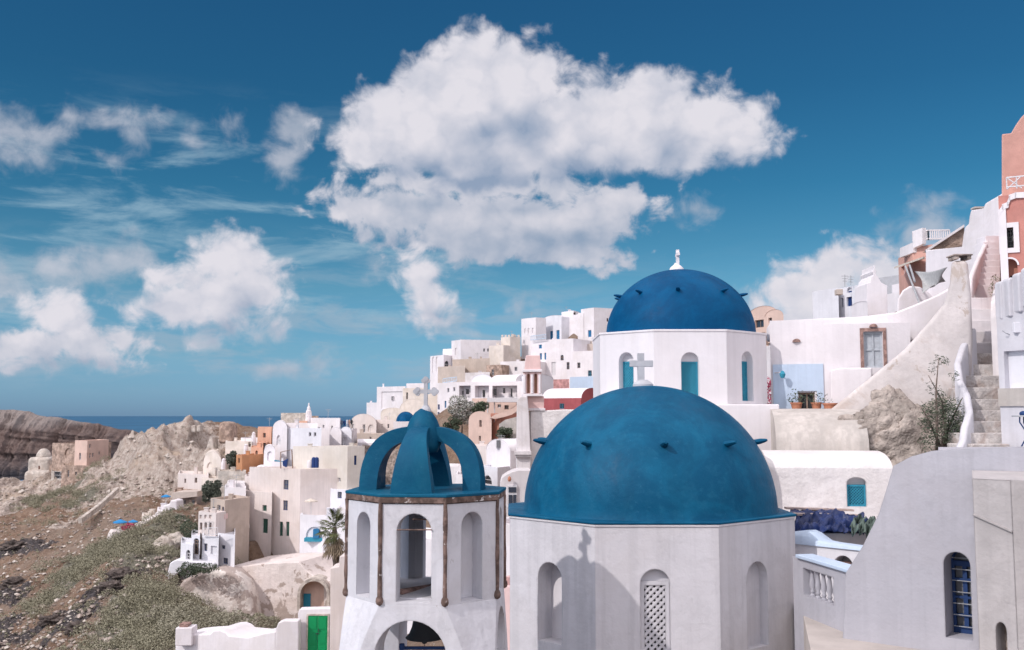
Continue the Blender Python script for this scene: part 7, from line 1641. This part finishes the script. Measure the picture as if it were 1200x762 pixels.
for i, (x, y, r_, s_, mt, lb) in enumerate(((541, 483, (2.6, 1.8, 2.7), 21, 'leafflower', 'tall pale flowering tree left of the pink terrace'), (531, 497, (1.6, 1.2, 1.2), 22, 'leaf2', 'dark lower shrub at the left foot of the pale flowering tree'), (563, 476, (1.8, 1.2, 1.6), 23, 'leaf2', 'feathery green shrub between the flowering tree and the pink terrace'))):
    c = P(x, y, 162 - i * 2); tree(lb, c - Vector((0, 0, r_[2] + .8)), r_, r_[2] + .8, 3600 if i == 0 else 1500, .17, mt, s_, clumps=14)
for i, (x, y, Yd, r_) in enumerate(((192, 733, 97, (3.0, 2.2, 1.7)), (228, 730, 93, (3.1, 2.2, 1.7)), (262, 730, 90, (1.5, 1.4, .9)), (278, 733, 88, (1.45, 1.3, 1.25)), (307, 735, 86.5, (1.7, 1.4, 1.05)), (213, 742, 88, (2.0, 1.5, 1.0)), (170, 745, 95, (2.2, 1.8, 1.3)))):
    lb = ('wide sage green shrub at the left foot of the stained plaster base', 'tallest sage shrub directly behind the square chimney', 'low brownish shrub between the tall sage shrubs', 'round olive brown ball shrub behind the long white wall',
          'broad grey green dome shrub left of the rounded white wall', 'small shrub tucked against the left end of the long white wall', 'leftmost of the sage shrubs above the bottom edge')[i]
    c = P(x, y, Yd); c.z = min(c.z, 1e9); foliage('shrub', c, r_, int(1500 * r_[0]), .085, ('leafsage', 'leafsage', 'leafsage', 'leafsage', 'leafgrey', 'leafsage', 'leafgrey')[i], seed=40 + i, label=lb, cat='shrub', group='dry sage shrubs along the bottom of the slope', hollow=.75)
    m = MB(); cc_ = c - Vector((0, 0, r_[2] * .2)); 
for i, (x, y, Yd, r_) in enumerate(((221, 668, 118, (1.3, 1, .9)), (238, 666, 117, (1.8, 1, .6)), (203, 603, 140, (1.1, .9, .8)), (212, 611, 134, (1.3, 1, .9)), (221, 601, 138, (1.1, .9, .9)), (222, 620, 128, (1.2, 1, 1.1)), (190, 612, 136, (1.0, .9, .7)))):
    lb = ('dark shrub on the rim of the stained base under the arched bay', 'low hedge on the rim of the stained base', 'leftmost green shrub below the tan roofed hut', 'middle green shrub below the tan roofed hut', 'upper green shrub below the tan roofed hut', 'tallest green shrub left of the cream storey with open bays', 'small grey shrub below the broken white terrace walls')[i]
    foliage('shrub', P(x, y, Yd), r_, 900, .1, 'leaf2' if i != 6 else 'leafgrey', seed=60 + i, label=lb, cat='shrub', group='green shrubs below the hut and terraces', hollow=.5)
# palm
pl = thing('palm_tree', 'shaggy fan palm with green top and dry hanging skirt beside the belfry', 'palm', P(393, 700, 88)); rr_ = random.Random(3)
c0 = P(392, 618, 88); m = MB(); b0 = P(393, 705, 88); m.tube([b0, b0.lerp(c0, .5) + Vector((.05, 0, 0)), c0], [.26, .22, .2], 10); m.build('trunk', 'bark', pl, smooth=True)
def frond(mb, o, d, L, droop, w, nb=13):
    """a fan of narrow leaflets on a drooping stalk"""
    d = d.normalized(); side = d.cross(Vector((0, 0, 1))).normalized(); up = side.cross(d)
    tip = o + d * L * .55 + Vector((0, 0, -droop * .3)); mb.tube([o, o.lerp(tip, .5) + Vector((0, 0, droop * .1)), tip], .02, 4)
    for k in range(nb):
        a = radians(-78 + 156 * k / (nb - 1)); e = (d * cos(a) + side * sin(a)); l = L * .5 * (1 - .25 * abs(sin(a)))
        m1 = tip + e * l * .6 + Vector((0, 0, -droop * .12)); m2_ = tip + e * l + Vector((0, 0, -droop * .45)); s = e.cross(Vector((0, 0, 1))).normalized() * w
        mb.add([tip, m1 + s, m2_, m1 - s], [(0, 1, 2, 3)])
gm, dm = MB(), MB()
for k in range(44):
    a = rr_.uniform(0, 6.283); e = rr_.uniform(-.35, 1.3); d = Vector((cos(a) * cos(e), sin(a) * cos(e), sin(e))); frond(gm, c0 + Vector((0, 0, rr_.uniform(-.1, .3))), d, rr_.uniform(1.5, 2.1), rr_.uniform(.3, .9), .045)
for k in range(46):
    a = rr_.uniform(0, 6.283); e = rr_.uniform(-1.35, -.55); d = Vector((cos(a) * cos(e), sin(a) * cos(e), sin(e))); frond(dm, c0 + Vector((0, 0, rr_.uniform(-1.2, 0))), d, rr_.uniform(1.3, 2.0), rr_.uniform(.4, .9), .05, 9)
gm.build('green_fronds', 'palmleaf', pl, merge=0); dm.build('dry_fronds', 'drypalm', pl, merge=0)
# straggly plant by the stained wall
ol = thing('young_tree', 'straggly young olive with bare stems against the tuff outcrop left of the stairs', 'tree', P(1102, 535, 29)); rr_ = random.Random(9)
base = P(1104, 535, 29); stems = [((1098, 500), (1097, 455), (1100, 420)), ((1108, 505), (1104, 470), (1088, 440)), ((1112, 500), (1122, 478), (1128, 466)), ((1096, 510), (1088, 492), (1080, 478)), ((1110, 515), (1116, 500), (1120, 492))]
for i, st_ in enumerate(stems):
    q = [base + Vector((.08 * i - .15, .02 * i, 0))] + [P(x, y, 28.8 + .1 * i) for x, y in st_]; m = MB(); m.tube(q, [.045, .035, .022, .01], 6); m.build('stem', 'bark', ol, smooth=True)
cl = [(1101, 421, .20, 60), (1094, 432, .18, 40), (1109, 424, .12, 30), (1092, 455, .22, 60), (1104, 462, .2, 50), (1118, 440, .18, 45), (1090, 478, .28, 170), (1105, 485, .42, 520), (1117, 480, .38, 420), (1124, 496, .36, 420), (1108, 505, .45, 520), (1094, 505, .40, 330), (1085, 492, .28, 140), (1120, 512, .35, 300), (1088, 520, .3, 160), (1130, 508, .22, 90), (1103, 470, .3, 160), (1134, 523, .25, 90)]
m = MB()
for (x, y, R_, n) in cl:
    c = P(x, y, 28.9)
    for k in range(n):
        d = Vector((rr_.gauss(0, 1), rr_.gauss(0, 1), rr_.gauss(0, 1))).normalized() * R_ * rr_.random() ** .5; a = Vector((rr_.gauss(0, 1), rr_.gauss(0, 1), rr_.gauss(0, 1))).normalized(); b_ = a.orthogonal().normalized(); s = rr_.uniform(.03, .06)
        q = c + d; m.add([q - a * s, q + b_ * s * .3, q + a * s, q - b_ * s * .3], [(0, 1, 2, 3)])
m.build('foliage', 'leaf2', ol, merge=0)
foliage('dry_weed', P(1168, 338, 35.5), (.25, .2, .5), 260, .045, 'leafsage', seed=4, label='dry weed growing beside the arched doorway of the rose house', cat='weed')
# scrub over the slope: far too many to count
rr_ = random.Random(12); m = MB(); cnt = 0
def clump(mb, p, R, n, s):
    for k in range(n):
        d = Vector((rr_.gauss(0, 1), rr_.gauss(0, 1), abs(rr_.gauss(0, 1)) * .8)).normalized() * R * rr_.uniform(.6, 1); a = Vector((rr_.gauss(0, 1), rr_.gauss(0, 1), rr_.gauss(0, 1))).normalized(); b_ = a.orthogonal().normalized(); ss = s * rr_.uniform(.6, 1.4)
        q = p + d; mb.add([q - a * ss, q + b_ * ss * .8, q + a * ss, q - b_ * ss * .8], [(0, 1, 2, 3)])
from random import Random
for (px, py, Yd, r_) in SCRUB:
    v = P(px, py, Yd)
    for k in range(int(16 + r_ * 4)):
        x = v.x + rr_.gauss(0, r_ * .75); y = v.y + rr_.gauss(0, r_ * .9); z = gz(x, y); R = rr_.uniform(.5, 1.5)
        clump(m, Vector((x, y, z + R * .1)), R, int(260 * R), .062)
for k in range(900):
    px = rr_.uniform(-30, 250); py = rr_.uniform(560, 762); q = drop(px, py)
    if q is None or q.x > -22: continue
    R = rr_.uniform(.12, .38); clump(m, q, R, 16, .07)
o = m.build('scrub', 'leafgrey', loc=P(120, 650, 130), merge=0); tag(o, 'low grey green scrub spread over the brown hillside', 'scrub', kind='stuff')
# loose stones, thousands of them
def stones(name, label, n, smin, smax, mat, test, seed):
    rr = random.Random(seed); m = MB(); 
    for k in range(n):
        q = test(rr)
        if q is None: continue
        s = smin * (smax / smin) ** (rr.random() ** 2.2); vs = []
        for (x, y, z) in ((1,0,0),(-1,0,0),(0,1,0),(0,-1,0),(0,0,1),(0,0,-1),(.7,.7,.5),(-.7,.6,.5),(.6,-.7,.5),(-.6,-.6,.5)): vs.append(q + Vector((x * rr.uniform(.6, 1.3), y * rr.uniform(.6, 1.3), z * rr.uniform(.4, 1.0))) * s)
        m.add(vs, [(4,6,7),(4,7,9),(4,9,8),(4,8,6),(6,0,2),(6,2,7),(7,2,1),(7,1,9),(9,1,3),(9,3,8),(8,3,0),(8,0,6),(5,2,0),(5,1,2),(5,3,1),(5,0,3)])
    o = m.build(name, mat, loc=P(120, 650, 130), merge=0); return tag(o, label, 'stones', kind='stuff')
def anyw(rr):
    q = drop(rr.uniform(-30, 230), rr.uniform(560, 765)); return q if q is not None and q.x < -22 and q.y < 230 else None
def darkw(rr):
    px, py, Yd, r_ = rr.choice(DARK); v = P(px, py, Yd); x, y = v.x + rr.gauss(0, r_ * .6), v.y + rr.gauss(0, r_ * .6); return Vector((x, y, gz(x, y)))
def palew(rr):
    px, py, Yd, r_ = rr.choice(PALE); v = P(px, py, Yd); x, y = v.x + rr.gauss(0, r_ * .5), v.y + rr.gauss(0, r_ * .5); return Vector((x, y, gz(x, y))) if x < -40 else None
stones('loose_stones', 'pale loose stones scattered over the brown slope', 1500, .05, .42, 'palestone', anyw, 1)
stones('brown_stones', 'brown loose stones scattered over the slope', 2600, .05, .5, 'stone', anyw, 4)
MT['lava'] = plaster('dark lava', (0.13, 0.105, 0.095), 0.4, (0.07, 0.055, 0.05), .7, 0, 1.5, bump=1, bd=.1)
stones('lava_rubble', 'dark lava rubble in heaps on the lower slope', 260, .10, .4, 'lava', darkw, 2)
stones('tuff_rubble', 'pale broken tuff on the ridge', 260, .12, .8, 'palestone', palew, 3)
for i, (x, y, s, l) in enumerate(((18, 685, 1.3, 'dark pointed lava boulder left of the scrub'), (60, 728, .9, 'squat dark lava boulder near the bottom left'), (17, 640, 1.3, 'dark lava boulder highest on the left edge'), (130, 690, 1.2, 'dark crag in the middle of the scrub'), (92, 738, 1.0, 'long low lava crag above the bottom edge'), (143, 675, 1.1, 'upper dark crag beside the scrub'))):
    q = drop(x, y)
    if q is not None: rock('lava_boulder', l, q, (s * 1.3, s * .9, s * .6), 'lava', 20 + i, 5, .6, 'lava boulders on the slope', 1.8)
for i, (x, y, s, l) in enumerate(((192, 640, 1.3, 'pale rounded boulder below the curving terrace wall'), (205, 636, 1.2, 'upright pale boulder left of the arched bay house'))):
    q = drop(x, y)
    if q is not None: rock('boulder', l, q, (s, s * .8, s * 1.0), 'palestone', 30 + i, 4, .3, None, 1.2)
